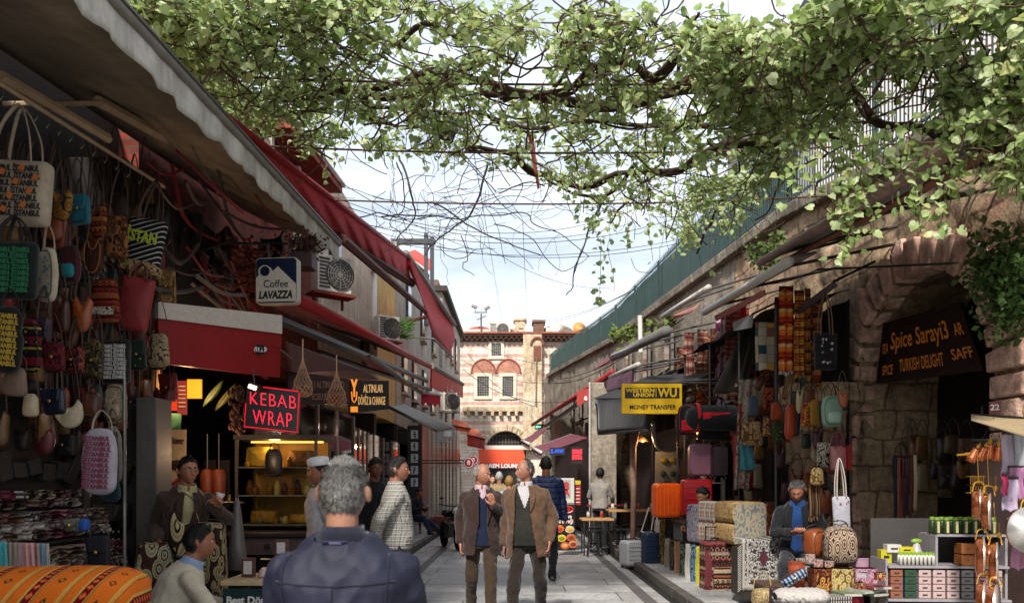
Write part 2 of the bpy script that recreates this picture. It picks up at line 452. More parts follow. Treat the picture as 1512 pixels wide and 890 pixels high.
def person(label, loc, rz=0., ht=1.75, vox=.009, hip=(0, 0, .93), neck=(0, .0, .55), head=(0, 0, 0), hands=None, poles=None, palms=None,
           curl=None, feet=None, kpoles=None, skin='#a87558', hair=('short', '#1c1512', .012), beard=None, under=None, shirt=None, jacket=None,
           trousers='#22201f', shoes='#15110f', glasses=False, belly=0., collar=None, tie=None, sleeves='long', bulk=1., cap=None, extra=None, legs=True, upper=True, shoulder=.172, sht=.84):
    root = thing('person', label, 'person', loc, rz); k = ht/1.75; root.scale = (k, k, k)
    hip = V(hip); nb = hip+V(neck); sp = (nb-hip); tdir = sp.normalized()
    yaw = 0
    xax = V((1, 0, 0)); xax = (xax-tdir*xax.dot(tdir)).normalized(); yax = tdir.cross(xax)
    def spine(t): return hip+sp*t
    def loft(mb, infl, t0, t1, bl=0., n=28, sqz=1.):
        ts = [t0+(t1-t0)*i/16 for i in range(17)]
        def fn(u, v):
            t = t0+(t1-t0)*v; rx, ry = tor(t); th = 2*pi*u; c = cos(th); s = sin(th)
            rx = rx*bulk+infl; ry = ry*bulk+infl; b = bl*gs(t-.18, .28)
            x = rx*math.copysign(abs(c)**.85, c); y = ry*math.copysign(abs(s)**.85, s)
            if s < 0: y -= b*(-s)
            return spine(t)+xax*x+yax*y
        N = 16; o = len(mb.v); mb.grid(lambda u, v: fn(u, v), n, N, True)
        mb.f += [tuple(range(o, o+n))[::-1], tuple(range(o+N*n, o+N*n+n))]; mb.mi += [mb.cur]*2
    hands = hands or {}; poles = poles or {}; palms = palms or {}; feet = feet or {}; kpoles = kpoles or {}; curl = curl or {}
    J = {}
    for s in (-1, 1):
        sh = spine(sht)+xax*s*shoulder*bulk**.5
        tg = V(hands.get(s, (s*.27, -.04, hip.z-.05)))
        el, wr = ik(sh, tg, .285, .255, poles.get(s, (s*.6, 1, -.2)))
        hj = hip+xax*s*.09-tdir*.02
        ft = V(feet.get(s, (s*.1, 0, .085)))
        kn, an = ik(hj, ft, .435, .42, kpoles.get(s, (s*.1, -1, 0)))
        J[s] = (sh, el, wr, hj, kn, an)
    # head frame
    hd_up = (tdir*.5+V((0, 0, 1))).normalized()
    hc = nb+hd_up*.155+V((0, -.02, 0))
    hc = nb + Matrix.Rotation(head[1]*.5, 3, 'X') @ (hc-nb)
    M = Matrix.Translation(hc) @ Matrix.Rotation(head[0], 4, 'Z') @ Matrix.Rotation(head[1], 4, 'X') @ Matrix.Rotation(head[2], 4, 'Y')
    # ---- body: one continuous surface
    b = MB(); ds, fs = dirs(64, 52); b.add([head_pt(u) for u in ds], fs, M)
    for s in (-1, 1):
        Me = M @ Matrix.Translation((s*.089, .016, -.006)) @ Matrix.Rotation(s*.75, 4, 'Z') @ Matrix.Rotation(-.15, 4, 'X')
        b.ell((0, 0, 0), (.007, .019, .032), 12, 8, Me); b.ell((s*.004, .004, .006), (.008, .017, .024), 12, 8, Me)
    b.capsule(nb-tdir*.06, M @ V((0, .022, -.06)), .062, .054, 18)
    loft(b, -.02, -.12, 1.0)
    for s in (-1, 1):
        sh, el, wr, hj, kn, an = J[s]
        b.capsule(sh-V((0, 0, .015)), el, .044, .038, 12); b.capsule(el, wr, .040, .027, 12)
        hand(b, wr, (wr-el) if s not in palms or len(palms[s]) < 2 else palms[s][1], palms[s][0] if s in palms else (s*1., 0, 0), s, curl.get(s, .5))
        if legs: b.capsule(hj, kn, .08, .05, 14); b.capsule(kn, an, .052, .035, 14)
    link_mesh('body', remesh(b, vox, 1), skinmat(skin), root)
    def folds(amp, sc_=8., seed=0.):
        def post(me):
            me.update(); nn = [v.normal.copy() for v in me.vertices]
            for v, n in zip(me.vertices, nn):
                q = v.co; a = noise.noise(V((q.x*sc_, q.y*sc_, q.z*sc_*.7+seed)))*amp; r = abs(noise.noise(V((q.x*sc_*1.7+3, q.y*sc_*1.7, q.z*sc_*1.3+seed))))
                v.co = q+n*(a-r*amp*1.2)
        return post
    vx = max(vox*1.25, .009)
    def garment(name, m, infl, t0, t1, slv, arm_r, cut=None, solid=0., amp=.006, bl=0., seed=0.):
        g = MB(); loft(g, infl, t0, t1, bl)
        if slv:
            for s in (-1, 1):
                sh, el, wr = J[s][:3]
                r0, r1, r2 = arm_r
                g.capsule(sh-V((0, 0, .012)), el, r0, r1, 16)
                if slv == 'long': g.capsule(el, el.lerp(wr, .93), r1, r2, 16)
                else: g.capsule(el, el.lerp(wr, .12), r1, r1, 16)
        me = remesh(g, vx, 3, folds(amp, 8., seed))
        if cut: cutfaces(me, cut)
        return link_mesh(name, me, m, root, solid)
    rel = lambda p: (p-spine((p-hip).dot(tdir)/sp.length)).dot(xax)
    front = lambda p: (p-spine((p-hip).dot(tdir)/sp.length)).dot(yax) < 0
    T = lambda p: (p-hip).dot(tdir)/sp.length
    if upper:
        if shirt:
            garment('shirt', shirt, .008, -.1, 1.04, (sleeves if not (jacket or (under and under[2])) else None), (.062, .053, .042), lambda p: T(p) > 1.0 and abs(rel(p)) < .1, amp=.004, bl=belly)
            cm = MB()   # collar: two raised leaves round the neck
            for s in (-1, 1):
                def fn(u, v, s=s):
                    th = -pi/2+s*(.12+u*(pi-.12)); r = .068+.010*v
                    z = .045*(1-v)-.012*u*0; p = nb+xax*cos(th)*r*1.05+yax*(sin(th)*r*1.05)-tdir*(.0)+tdir*(z-.005-(.03*v*(1-u)))
                    return p
                cm.grid(fn, 14, 3)
            cm.build('collar', collar or shirt, root, smooth=True, solid=.004)
        if under:   # (mat, v_depth, sleeves, open)
            vd = under[1]
            garment('vest' if not under[2] else 'sweater', under[0], .016, under[3] if len(under) > 3 else -.15, 1.03, under[2], (.066, .057, .046),
                    lambda p: (T(p) > (.97 if vd > 0 else 1.0) and abs(rel(p)) < (.1 if vd > 0 else .075)) or (front(p) and vd > 0 and T(p) > 1-vd and abs(rel(p)) < (T(p)-(1-vd))*.085/vd+.004), solid=.006, bl=belly)
        if tie:
            tm = MB(); a = spine(.97)+yax*(-.075); c = spine(.4)+yax*(-(.145+belly)); m_ = spine(.72)+yax*(-.146)
            tm.grid(lambda u, v: a.lerp(m_, min(1, v*2))+(c-m_)*max(0, v*2-1)+xax*(u-.5)*(.03+.05*v), 2, 8); tm.build('necktie', tie, root, smooth=True, solid=.008)
        if jacket:  # (mat, hem_t, gap_top, gap_bottom)  gap None = closed
            jm, hem, g0, g1 = jacket[:4]
            bigger = jacket[4] if len(jacket) > 4 else 0
            tb = jacket[5] if len(jacket) > 5 else .35
            def jc(p):
                t = T(p)
                if t < hem+.035 and abs(rel(p)) < .2: return True
                if t > .985 and abs(rel(p)) < .085: return True
                if g0 is None: return False
                if not front(p): return False
                g = g0 if t > tb else g0+(g1-g0)*(tb-t)/(tb-hem)
                if t > .8: g = g0*(1-(t-.8)*1.2)
                return abs(rel(p)-jacket_off) < g and (p-spine(t)).dot(yax) < -.02
            jacket_off = jacket[6] if len(jacket) > 6 else 0.
            garment('jacket', jm, .034+bigger, hem, 1.02, 'long', (.070+bigger*.7, .058+bigger*.7, .05+bigger*.5), jc, .008, .014, bl=belly, seed=loc[0])
            if g0 is not None:
                for s in (-1, 1):   # lapels
                    lm = MB(); vs = []
                    N = 12
                    def fn(u, v, s=s):
                        t = tb+(1.0-tb)*v; g = g0 if t < .8 else g0*(1-(t-.8)*1.2)
                        wl = .062*sin(min(1, v*1.3)*pi*.5+.1)*(1 if v < .8 else 1-(v-.8)*2.2)
                        x = s*(g-.004+wl*u)+jacket_off; rx, ry = tor(t); rx = rx*bulk+.05+bigger; ry = ry*bulk+.05+bigger+belly*gs(t-.18, .28)
                        y = -ry*math.sqrt(max(.02, 1-(abs(x)/rx)**2.3))
                        return spine(t)+xax*x+yax*y
                    lm.grid(fn, 5, N); lm.build('lapel', jacket[7] if len(jacket) > 7 else jm, root, smooth=True, solid=.005)
    if legs and trousers:
        g = MB(); loft(g, .008, -.2, .06, 0)
        for s in (-1, 1):
            hj, kn, an = J[s][3:]
            g.capsule(hj-V((0, 0, .0)), kn, .098, .073, 16); g.capsule(kn, an+V((0, 0, .03)), .073, .064, 16)
            g.capsule(an+V((0, 0, .05)), an-V((0, 0, .01)), .064, .066, 16)
        link_mesh('trousers', remesh(g, vx, 2, folds(.014, 8., loc[0])), cloth(trousers) if isinstance(trousers, str) else trousers, root)
        for s in (-1, 1):
            kn, an = J[s][4:]; sm = MB(); fw = V((an-kn).x, 0) if False else V((0, -1, 0))
            sm.capsule(an+V((0, .03, -.045)), an+V((s*.02, -.13, -.053)), .042, .034, 14, 1, (1, 0, 0)); sm.capsule(an+V((0, .01, .0)), an+V((0, .0, -.03)), .043, .045, 12)
            link_mesh('shoe', remesh(sm, .008, 2), plain(shoes, .45) if isinstance(shoes, str) else shoes, root)
    if hair:
        hm = MB(); hairshell(hm, M, hair[0], hair[2]*(.6 if vox < .0085 else 1)); o = hm.build('hair', hairmat(hair[1]), root, smooth=True)
    if beard:
        hm = MB(); hairshell(hm, M, beard[0], beard[2]); hm.build('beard', hairmat(beard[1]), root, smooth=True)
    for s in (-1, 1):
        e = MB(); e.ell((s*.0285, -.0795, .0065), (.0125, .0115, .0085), 12, 8, M); e.cur = 1; e.ell((s*.0285, -.0865, .0065), (.0058, .0055, .0058), 10, 6, M)
        e.build('eye', [plain('#c9bfb4', .3), plain('#1a100b', .2)], root, smooth=True)
        e = MB(); e.tube([M @ V((s*x, y, z)) for x, y, z in ((.012, -.098, .022), (.026, -.097, .028), (.042, -.086, .024))], [.003, .0042, .002], 6)
        e.build('eyebrow', hairmat(beard[1] if beard else hair[1]), root, smooth=True)
    if vox < .0085 and hair: strands(root, M, hair[0], 7000, .022, hair[2]*.8, [hair[1]]+['#%02x%02x%02x' % tuple(min(255, int(int(hair[1][i:i+2], 16)*q+6)) for i in (1, 3, 5)) for q in (.55, 1.35)])
    e = MB(); e.ell((0, -.0895, -.0665), (.022, .008, .0055), 12, 6, M); e.build('mouth', plain('#6d3a30', .5), root, smooth=True)
    if glasses:
        e = MB()
        for s in (-1, 1):
            e.tube([M @ V((s*.031+.021*cos(a)*1.15, -.104+.004*abs(cos(a)), .006+.016*sin(a))) for a in [2*pi*i/16 for i in range(17)]], .0016, 5)
            e.tube([M @ V((s*.056, -.1, .01)), M @ V((s*.074, -.06, .012)), M @ V((s*.08, .01, .01))], .0016, 5)
        e.tube([M @ V((-.009, -.106, .01)), M @ V((.009, -.106, .01))], .0016, 5); e.build('glasses', plain('#1a1816', .3), root)
    if cap:
        e = MB(); cap(e, M); e.build('cap', cap.mat, root, smooth=True)
    return root, J, M, nb, (xax, yax, tdir), spine
def skinmat(c):
    key = ('skin', c)
    if key in MC: return MC[key]
    n = NT('skin'); a = C(c); v = n.coord()
    cc = n.ramp(n.noise(v, 22, 4), [(.3, [a[0]*.86, a[1]*.75, a[2]*.72]), (.7, [a[0]*1.08, a[1]*1.05, a[2]*1.03])])
    cc = n.mix(.25, cc, n.ramp(n.noise(v, 90, 3), [(.35, [x*.65 for x in a]), (.6, [min(1, x*1.2) for x in a])]))
    n.b.inputs['Subsurface Weight'].default_value = .12; n.b.inputs['Subsurface Radius'].default_value = (.012, .005, .003)
    n.b.inputs['Subsurface Scale'].default_value = 1.
    MC[key] = n.fin(cc, .52, 0, n.bump(n.noise(v, 120, 4), .25, .002), .4); return MC[key]
def hairmat(c):
    key = ('hair', c)
    if key in MC: return MC[key]
    n = NT('hair'); a = C(c); v = n.coord((1, 1, .35))
    cc = n.ramp(n.noise(v, 240, 4), [(.3, [x*.35 for x in a]), (.55, a), (.75, [min(1, x*1.7) for x in a])])
    MC[key] = n.fin(cc, .55, 0, n.bump(n.noise(v, 180, 4), 1., .006), .35); return MC[key]
# ================================================================ camera, light, sky
cam = bpy.data.cameras.new('camera'); co = bpy.data.objects.new('camera', cam); COL.objects.link(co)
co.location = (0, 0, H); co.rotation_euler = (pi/2, 0, 0); cam.sensor_width = 36; cam.lens = F/1512*36
cam.shift_x = (756-CX)/1512; cam.shift_y = (CY-445)/1512; cam.dof.use_dof = True; cam.dof.focus_distance = 9.5; cam.dof.aperture_fstop = 3.2; cam.clip_end = 1000; cam.clip_start = .05; sc.camera = co
w = bpy.data.worlds.new('World'); sc.world = w; w.use_nodes = True; wn = w.node_tree.nodes; wl = w.node_tree.links
bg = wn['Background']; sky = wn.new('ShaderNodeTexSky'); sky.sky_type = 'NISHITA'; sky.sun_disc = False
SUN_EL, SUN_AZ = 43, 197   # azimuth: clockwise from +Y (north), where the sun stands
sky.sun_elevation = R(SUN_EL); sky.sun_rotation = R(SUN_AZ); sky.air_density = 1.0; sky.dust_density = 2.2; sky.ozone_density = 1.2
wtc = wn.new('ShaderNodeTexCoord'); wmp = wn.new('ShaderNodeMapping'); wmp.inputs['Scale'].default_value = (1.0, 1.0, 3.4); wmp.inputs['Location'].default_value = (.35, .2, .1)
wl.new(wtc.outputs['Generated'], wmp.inputs[0])
no = wn.new('ShaderNodeTexNoise'); no.inputs['Scale'].default_value = 2.6; no.inputs['Detail'].default_value = 7; no.inputs['Roughness'].default_value = .55; no.inputs['Distortion'].default_value = .15
wl.new(wmp.outputs[0], no.inputs['Vector'])
rp = wn.new('ShaderNodeValToRGB'); rp.color_ramp.elements[0].position = .38; rp.color_ramp.elements[0].color = (.42, .42, .42, 1); rp.color_ramp.elements[1].position = .66; rp.color_ramp.elements[1].color = (.93, .93, .93, 1); wl.new(no.outputs[0], rp.inputs[0])
mx = wn.new('ShaderNodeMix'); mx.data_type = 'RGBA'; wl.new(rp.outputs[0], mx.inputs[0]); wl.new(sky.outputs[0], mx.inputs[6]); mx.inputs[7].default_value = (10., 10.7, 11.7, 1)
wl.new(mx.outputs[2], bg.inputs[0]); bg.inputs[1].default_value = .105
sl = bpy.data.lights.new('sun', 'SUN'); so = bpy.data.objects.new('sun', sl); COL.objects.link(so); sl.energy = 4.8; sl.angle = R(5); sl.color = (1, .955, .9)
dv = V((sin(R(SUN_AZ))*cos(R(SUN_EL)), cos(R(SUN_AZ))*cos(R(SUN_EL)), sin(R(SUN_EL)))); so.rotation_euler = dv.to_track_quat('Z', 'Y').to_euler(); so.location = (0, -5, 30)
sc.view_settings.view_transform = 'Standard'; sc.view_settings.look = 'None'; sc.view_settings.exposure = EXPO; sc.view_settings.gamma = 1
sc.render.resolution_x = 1024; sc.render.resolution_y = 602
# ================================================================ ground
def paving():
    n = NT('stone_paving'); v = n.coord((1, 1, 1))
    br = n.node('ShaderNodeTexBrick'); br.inputs['Scale'].default_value = 1.; br.inputs['Brick Width'].default_value = 1.35; br.inputs['Row Height'].default_value = .78
    br.inputs['Mortar Size'].default_value = .014; br.inputs['Mortar Smooth'].default_value = .6; br.inputs['Color1'].default_value = (.27, .265, .255, 1); br.inputs['Color2'].default_value = (.38, .37, .35, 1); br.inputs['Mortar'].default_value = (.07, .065, .06, 1)
    n.link(v, br.inputs[0])
    a = n.noise(v, 1.1, 7, .65); b = n.noise(v, 14, 5, .7); c = n.noise(v, 90, 3)
    cc = n.mix(1, br.outputs[0], n.ramp(a, [(.36, .55), (.5, .9), (.62, 1.12)]), 'MULTIPLY')
    cc = n.mix(.6, cc, n.ramp(b, [(.35, .6), (.6, 1.1)]), 'MULTIPLY')
    cc = n.mix(.5, cc, n.ramp(c, [(.35, .7), (.6, 1.1)]), 'MULTIPLY')
    sp = n.ramp(n.noise(n.coord(loc=(3, 5, 1)), 6, 2), [(.60, 0), (.68, .55)]); cc = n.mix(sp, cc, (.09, .08, .075))
    nm = n.bump(br.outputs[1], -.6, .006); nm = n.bump(b, .25, .006, nm)
    return n.fin(cc, n.ramp(a, [(.3, .42), (.7, .68)]), 0, nm, .4)
pav = paving()
g = MB(); g.grid(lambda u, v: V((-150+300*u, -60+420*v, -.012)), 4, 4); struct('ground', g, mat('#6b655c', .9, .3, 1.5))
KR, KL = 2.02, -2.2
g = MB(); g.grid(lambda u, v: V((KL+.02+(KR-KL-.04)*u, -4+58*v, 0)), 6, 40); struct('street_paving', g, pav)
g = MB()
for x0, x1 in ((1.60, 1.76), (-1.74, -1.58)):
    g.grid(lambda u, v: V((x0+(x1-x0)*u, -4+58*v, .004)), 1, 60)
n_ = NT('dark_setts'); br = n_.node('ShaderNodeTexBrick'); br.inputs['Scale'].default_value = 1; br.inputs['Brick Width'].default_value = .16; br.inputs['Row Height'].default_value = .45; br.offset = 0
br.inputs['Mortar Size'].default_value = .006; br.inputs['Color1'].default_value = (.06, .055, .055, 1); br.inputs['Color2'].default_value = (.10, .095, .09, 1); br.inputs['Mortar'].default_value = (.03, .03, .03, 1); n_.link(n_.coord(), br.inputs[0])
n_.fin(n_.mix(.5, br.outputs[0], n_.ramp(n_.noise(n_.coord(), 9, 5), [(.3, .5), (.7, 1.2)]), 'MULTIPLY'), .6)
struct('paving_strip', g, n_.m)
for nm_, x0, x1 in (('pavement_right', KR+.14, 12), ('pavement_left', -12, KL-.14)):
    g = MB(); g.box(((x0+x1)/2, 24, .055), (x1-x0, 58, .13)); struct(nm_, g, pav)
kst = mat('#4d4843', .75, .35, 3, .5, 40, dirt=.5)
for nm_, x in (('kerb_right', KR+.07), ('kerb_left', KL-.07)):
    g = MB(); y = -4.
    while y < 52: g.box((x+ru(-.004, .004), y+.48, .06), (.136, .95, .14)); y += .96
    struct(nm_, g, kst, bevel=.012)
g = MB(); g.grid(lambda u, v: V((KR-.10+.09*u, -4+58*v, .003)), 1, 40); struct('gutter', g, mat('#17130f', .8, .4, 3))
# ================================================================ materials for walls
def stone(c1='#a58b6c', c2='#74604a', c3='#ad7f68', sc_=1.6, name='old_stone', blocks=False):
    n = NT(name); v = n.coord()
    a = n.noise(v, sc_, 7, .65); b = n.noise(v, 9, 7, .7); c = n.noise(v, 45, 4)
    cc = n.ramp(a, [(.3, C(c2)), (.5, C(c1)), (.68, C(c3))])
    cc = n.mix(.75, cc, n.ramp(b, [(.34, .42), (.62, 1.15)]), 'MULTIPLY')
    cc = n.mix(.5, cc, n.ramp(c, [(.35, .6), (.6, 1.15)]), 'MULTIPLY')
    st = n.ramp(n.noise(n.coord((2.2, 2.2, .5)), 2.2, 6, .7), [(.5, 0), (.7, .6)]); cc = n.mix(st, cc, (.045, .035, .028))
    nm = None
    if blocks:
        o = n.sep(v); w1 = n.math('MULTIPLY', n.noise(v, 2.5, 3), .16); cb = n.node('ShaderNodeCombineXYZ'); n.link(n.math('ADD', n.math('ADD', o[0], o[1]), w1), cb.inputs[0]); n.link(n.math('ADD', o[2], w1), cb.inputs[1])
        br = n.node('ShaderNodeTexBrick'); br.inputs['Scale'].default_value = 1; br.inputs['Brick Width'].default_value = .62; br.inputs['Row Height'].default_value = .36; br.inputs['Mortar Size'].default_value = .022; br.inputs['Mortar Smooth'].default_value = .5; br.offset = .37; br.squash = .7; br.squash_frequency = 3
        br.inputs['Color1'].default_value = (1.1, 1.05, 1, 1); br.inputs['Color2'].default_value = (.6, .55, .52, 1); br.inputs['Mortar'].default_value = (.3, .26, .23, 1); n.link(cb.outputs[0], br.inputs[0]); cc = n.mix(.85, cc, br.outputs[0], 'MULTIPLY'); nm = n.bump(br.outputs[1], -1., .05)
    nm = n.bump(b, .8, .03, nm); nm = n.bump(c, .5, .008, nm)
    return n.fin(cc, .92, 0, nm, .2)
STONE = stone('#b8a285', '#86705a', '#b8927c', blocks=True); STONE_R = stone('#cfa793', '#a37f70', '#dcbca6', 2.6, 'red_stone'); PLAST = stone('#958a7a', '#6c6257', '#a89c8a', .9, 'old_plaster')
DARK = mat('#0d0a08', .9, .4, 4); DIM_BROWN = mat('#1b1512', .85, .5, 5, .5)  # near-black browns put the shade of interiors and recesses into the colour
BRICK = None
def brickm(c1, c2, mo, bw=.22, rh=.07, ms=.008, name='brick', stain=.6, xy=True):
    n = NT(name); o = n.sep(n.coord()); cb = n.node('ShaderNodeCombineXYZ'); n.link(n.math('ADD', o[0], o[1]) if xy else o[1], cb.inputs[0]); n.link(o[2], cb.inputs[1])
    br = n.node('ShaderNodeTexBrick'); br.inputs['Scale'].default_value = 1; br.inputs['Brick Width'].default_value = bw; br.inputs['Row Height'].default_value = rh; br.inputs['Mortar Size'].default_value = ms
    br.inputs['Color1'].default_value = (*C(c1), 1); br.inputs['Color2'].default_value = (*C(c2), 1); br.inputs['Mortar'].default_value = (*C(mo), 1); n.link(cb.outputs[0], br.inputs[0])
    cc = n.mix(.8, br.outputs[0], n.ramp(n.noise(n.coord(), 2, 7, .7), [(.3, .55), (.65, 1.1)]), 'MULTIPLY')
    st = n.ramp(n.noise(n.coord((2, 2, .3)), 2, 6, .7), [(.5, 0), (.72, stain)]); cc = n.mix(st, cc, (.07, .05, .04))
    nm = n.bump(br.outputs[1], -.6, .01); nm = n.bump(n.noise(n.coord(), 40, 4), .4, .006, nm)
    return n.fin(cc, .9, 0, nm, .2)
REDBR = brickm('#84372a', '#5e271d', '#4c3e36'); 
# ================================================================ right arcade wall
def WX(d): return 5.387-.0887*d+.05
ARCHES = [(9.2, 1.32, 2.55), (13.4, 1.45, 2.2), (17.0, 1.3, 2.0), (20.4, 1.2, 2.0), (23.6, 1.1, 1.9), (27., 1.1, 1.9)]
def inarch(d, z, grow=0.):
    for c, r, s in ARCHES:
        if abs(d-c) < r+grow and (z < s or ((d-c)/(r+grow))**2+((z-s)/((r+grow)*1.04))**2 < 1): return True
    return False
def wtop(d):
    pts = ((3, 5.15), (10, 5.5), (12.6, 5.85), (26, 6.2), (40, 7.1), (60, 8))
    for (a, b), (c, e) in zip(pts, pts[1:]):
        if d <= c: return b+(e-b)*(d-a)/(c-a)
    return 8
wall = thing('arcade_wall', 'long weathered stone arcade wall under the green fence, its near arch open and dark', 'wall', (4.6, 9, 0))
org = V((4.6, 9, 0))
def block_off(d, z):
    z += .05*noise.noise(V((d*1.3, z, 7))); c = int(z/.44+50); fz = z/.44+50-c; bl = .75+.25*math.sin(c*12.9); q = d/bl+c*.37; i = int(q); fd = q-i
    h = noise.noise(V((i*3.1, c*7.7, 1.3)))*.05
    e = min(fz, 1-fz)*.44; e2 = min(fd, 1-fd)*bl; m = min(e, e2); h -= 0
    return h+noise.noise(V((d*2.2, z*2.2, 0)))*.05+noise.noise(V((d*9, z*9, 0)))*.022
m = MB(); step = .07
def wallgrid(m, d0, d1, step):
    nd = int((d1-d0)/step); nz = int(5.4/step*1.0)
    idx = {}; 
    for i in range(nd+1):
        d = d0+i*step; zt = wtop(d)
        for j in range(nz+1):
            z = zt*j/nz; idx[i, j] = len(m.v); m.v.append(V((WX(d)-block_off(d, z), d, z)))
    for i in range(nd):
        for j in range(nz):
            d = d0+(i+.5)*step; z = wtop(d)*(j+.5)/nz
            if not inarch(d, z): m.f.append((idx[i, j], idx[i, j+1], idx[i+1, j+1], idx[i+1, j])); m.mi.append(0)
wallgrid(m, 4, 15, .07); m.build('wall', STONE, wall, smooth=True, org=org)
m = MB(); wallgrid(m, 15, 44, .16); m.build('wall', PLAST, wall, smooth=True, org=org)
for ai, (c, r, s) in enumerate(ARCHES):
    m = MB(); path = [(c-r, z*s/6) for z in range(6)]+[(c-r*cos(pi*k/24), s+r*1.04*sin(pi*k/24)) for k in range(25)]+[(c+r, s*(5-z)/6) for z in range(6)]
    m.grid(lambda u, v: V((WX(path[round(u*(len(path)-1))][0])-.02+1.1*v+0, path[round(u*(len(path)-1))][0]+(noise.noise(V((u*9, v*4, ai)))*.04), path[round(u*(len(path)-1))][1]+noise.noise(V((u*9, v*4, 5)))*.04)), len(path)-1, 8)
    m.build('reveal', STONE, wall, smooth=False, org=org)
    if ai > 1: continue
    m = MB(); N = 17
    for k in range(N):
        a0 = pi*k/N+.022; a1 = pi*(k+1)/N-.022; ro = r+.44+ru(-.07, .07); x = WX(c)-.06-ru(0, .05)
        q = []
        for xx in (x, x+.3):
            for a, rr in ((a0, r+.0), (a1, r+.0), (a1, ro), (a0, ro)):
                d = c-rr*cos(a); q.append(V((xx+WX(d)-WX(c), d, s+rr*1.04*sin(a))))
        m.hexa(q)
    for sg in (-1, 1):
        z = .3
        while z < s-.05:
            z1 = min(s, z+ru(.28, .4)); d0 = c+sg*(r-.0); d1 = c+sg*(r+ru(.34, .5)); a_, b_ = min(d0, d1), max(d0, d1)
            m.hexa([V((WX(q)+xx-.07, q, zz)) for zz in (z+.01, z1-.01) for xx, q in ((0, a_), (.3, a_), (.3, b_), (0, b_))]); z = z1
    m.build('voussoirs', STONE_R, wall, bevel=.02, org=org)
m = MB(); m.slab([(WX(5)+1.15, 4, 0), (WX(43)+1.15, 43, 0), (WX(43)+1.15, 43, 5), (WX(5)+1.15, 4, 5)], .05); m.build('back_wall', DIM_BROWN, wall, org=org)
m = MB(); m.grid(lambda u, v: V((WX(4+40*u)+.0+6*v, 4+40*u, wtop(4+40*u)-.01)), 40, 1); m.build('terrace', DIM_BROWN, wall, org=org)
m = MB()   # stone cornice under the fence
d = 4.
while d < 42:
    e = d+ru(.7, 1.2); m.hexa([V((WX(d)-.13+ru(-.02, .02), d, wtop(d)-.16)), V((WX(e)-.13, e-.02, wtop(e)-.16)), V((WX(e)+.1, e-.02, wtop(e)-.16)), V((WX(d)+.1, d, wtop(d)-.16)),
      V((WX(d)-.15, d, wtop(d)+.02)), V((WX(e)-.15, e-.02, wtop(e)+.02)), V((WX(e)+.1, e-.02, wtop(e)+.02)), V((WX(d)+.1, d, wtop(d)+.02))]); d = e
m.build('cornice', PLAST, wall, bevel=.02, org=org)
# iron tie rods + cracks
m = MB(); m.tube([P(1206, 398, 9.4), P(1420, 388, 8.4)], .012, 6); m.build('tie_rod', plain('#15110e', .6), wall, org=org)
# fence
fence = thing('picket_fence', 'tall dark green metal picket fence running along the top of the stone wall', 'fence', (4.6, 9, 5.2)); org = V((4.6, 9, 5.2))
FG = mat('#2c4541', .45, .35, 3, .1, dirt=.4, metal=.0); FW = mat('#4f7a74', .4, .3, 3, .1)
def FH(d): return 1.25 if d < 14 else 1.25-.25*min(1, (d-14)/12)
m = MB(); m2 = MB(); d = 4.3; k = 0
while d < 42:
    x = WX(d)+.02; z = wtop(d)+.04; t = .02 if d < 16 else .03
    (m if k % 1 == 0 else m2).box((x, d, z+FH(d)/2), (.012, t*1.1, FH(d))); m.add([(x, d-t*.55, z+FH(d)), (x, d+t*.55, z+FH(d)), (x, d, z+FH(d)+.09)], [(0, 1, 2), (2, 1, 0)])
    d += .085 if d < 20 else .12; k += 1
m.build('pickets', FG, fence, org=org)
m = MB()
for q in (.12, .92):
    pts = [V((WX(d)+.035, d, wtop(d)+FH(d)*q+.04)) for d in [4+2*i for i in range(20)]]; m.tube(pts, .022, 4)
m.build('rails', FG, fence, org=org)
d = 5.
while d < 42:
    mm = MB(); mm.box((WX(d)+.06, d, wtop(d)+FH(d)/2), (.06, .06, FH(d)+.1)); mm.build('post', FG, fence, org=org); d += 2.6
n = NT('green_screen_netting'); ns = n.noise(n.coord((1, 1, .4)), 3, 5); n.fin(n.ramp(ns, [(.3, (.018, .05, .045)), (.7, (.045, .10, .09))]), .8); scr = n.m
m = MB(); m.grid(lambda u, v: V((WX(12.5+29.5*u)+.09+.02*sin(u*90), 12.5+29.5*u, wtop(12.5+29.5*u)+.03+(FH(12.5+29.5*u)-.1)*v)), 140, 3); m.build('screen', scr, fence, org=org, smooth=True)
# building behind the fence; pale wall stands in for bright sky between pickets
bb = thing('rendered_house', 'tall pale rendered house with dark eaves standing behind the green fence', 'building', (12.8, 29, 0))
m = MB(); m.box((0, 0, 7.8), (7.6, 10, 15.6)); m.build('wall', plain('#b9b0ac', .8), bb); m = MB(); m.box((0, 0, 15.68), (8.6, 11, .2)); m.build('eaves', plain('#231d1a'), bb)
m = MB(); m.hexa([V(p) for p in ((-4.1, -5, 15.8), (4.1, -5, 15.8), (4.1, 5, 15.8), (-4.1, 5, 15.8), (-2, -2, 17), (2, -2, 17), (2, 2, 17), (-2, 2, 17))]); m.build('roof', mat('#7d4230', .85, .3, 5), bb)
for z in (11.5, 14):
    for y in (-3, 0, 3): m = MB(); m.box((-3.82, y, z), (.05, .9, 1.3)); m.build('window', glassm(), bb)
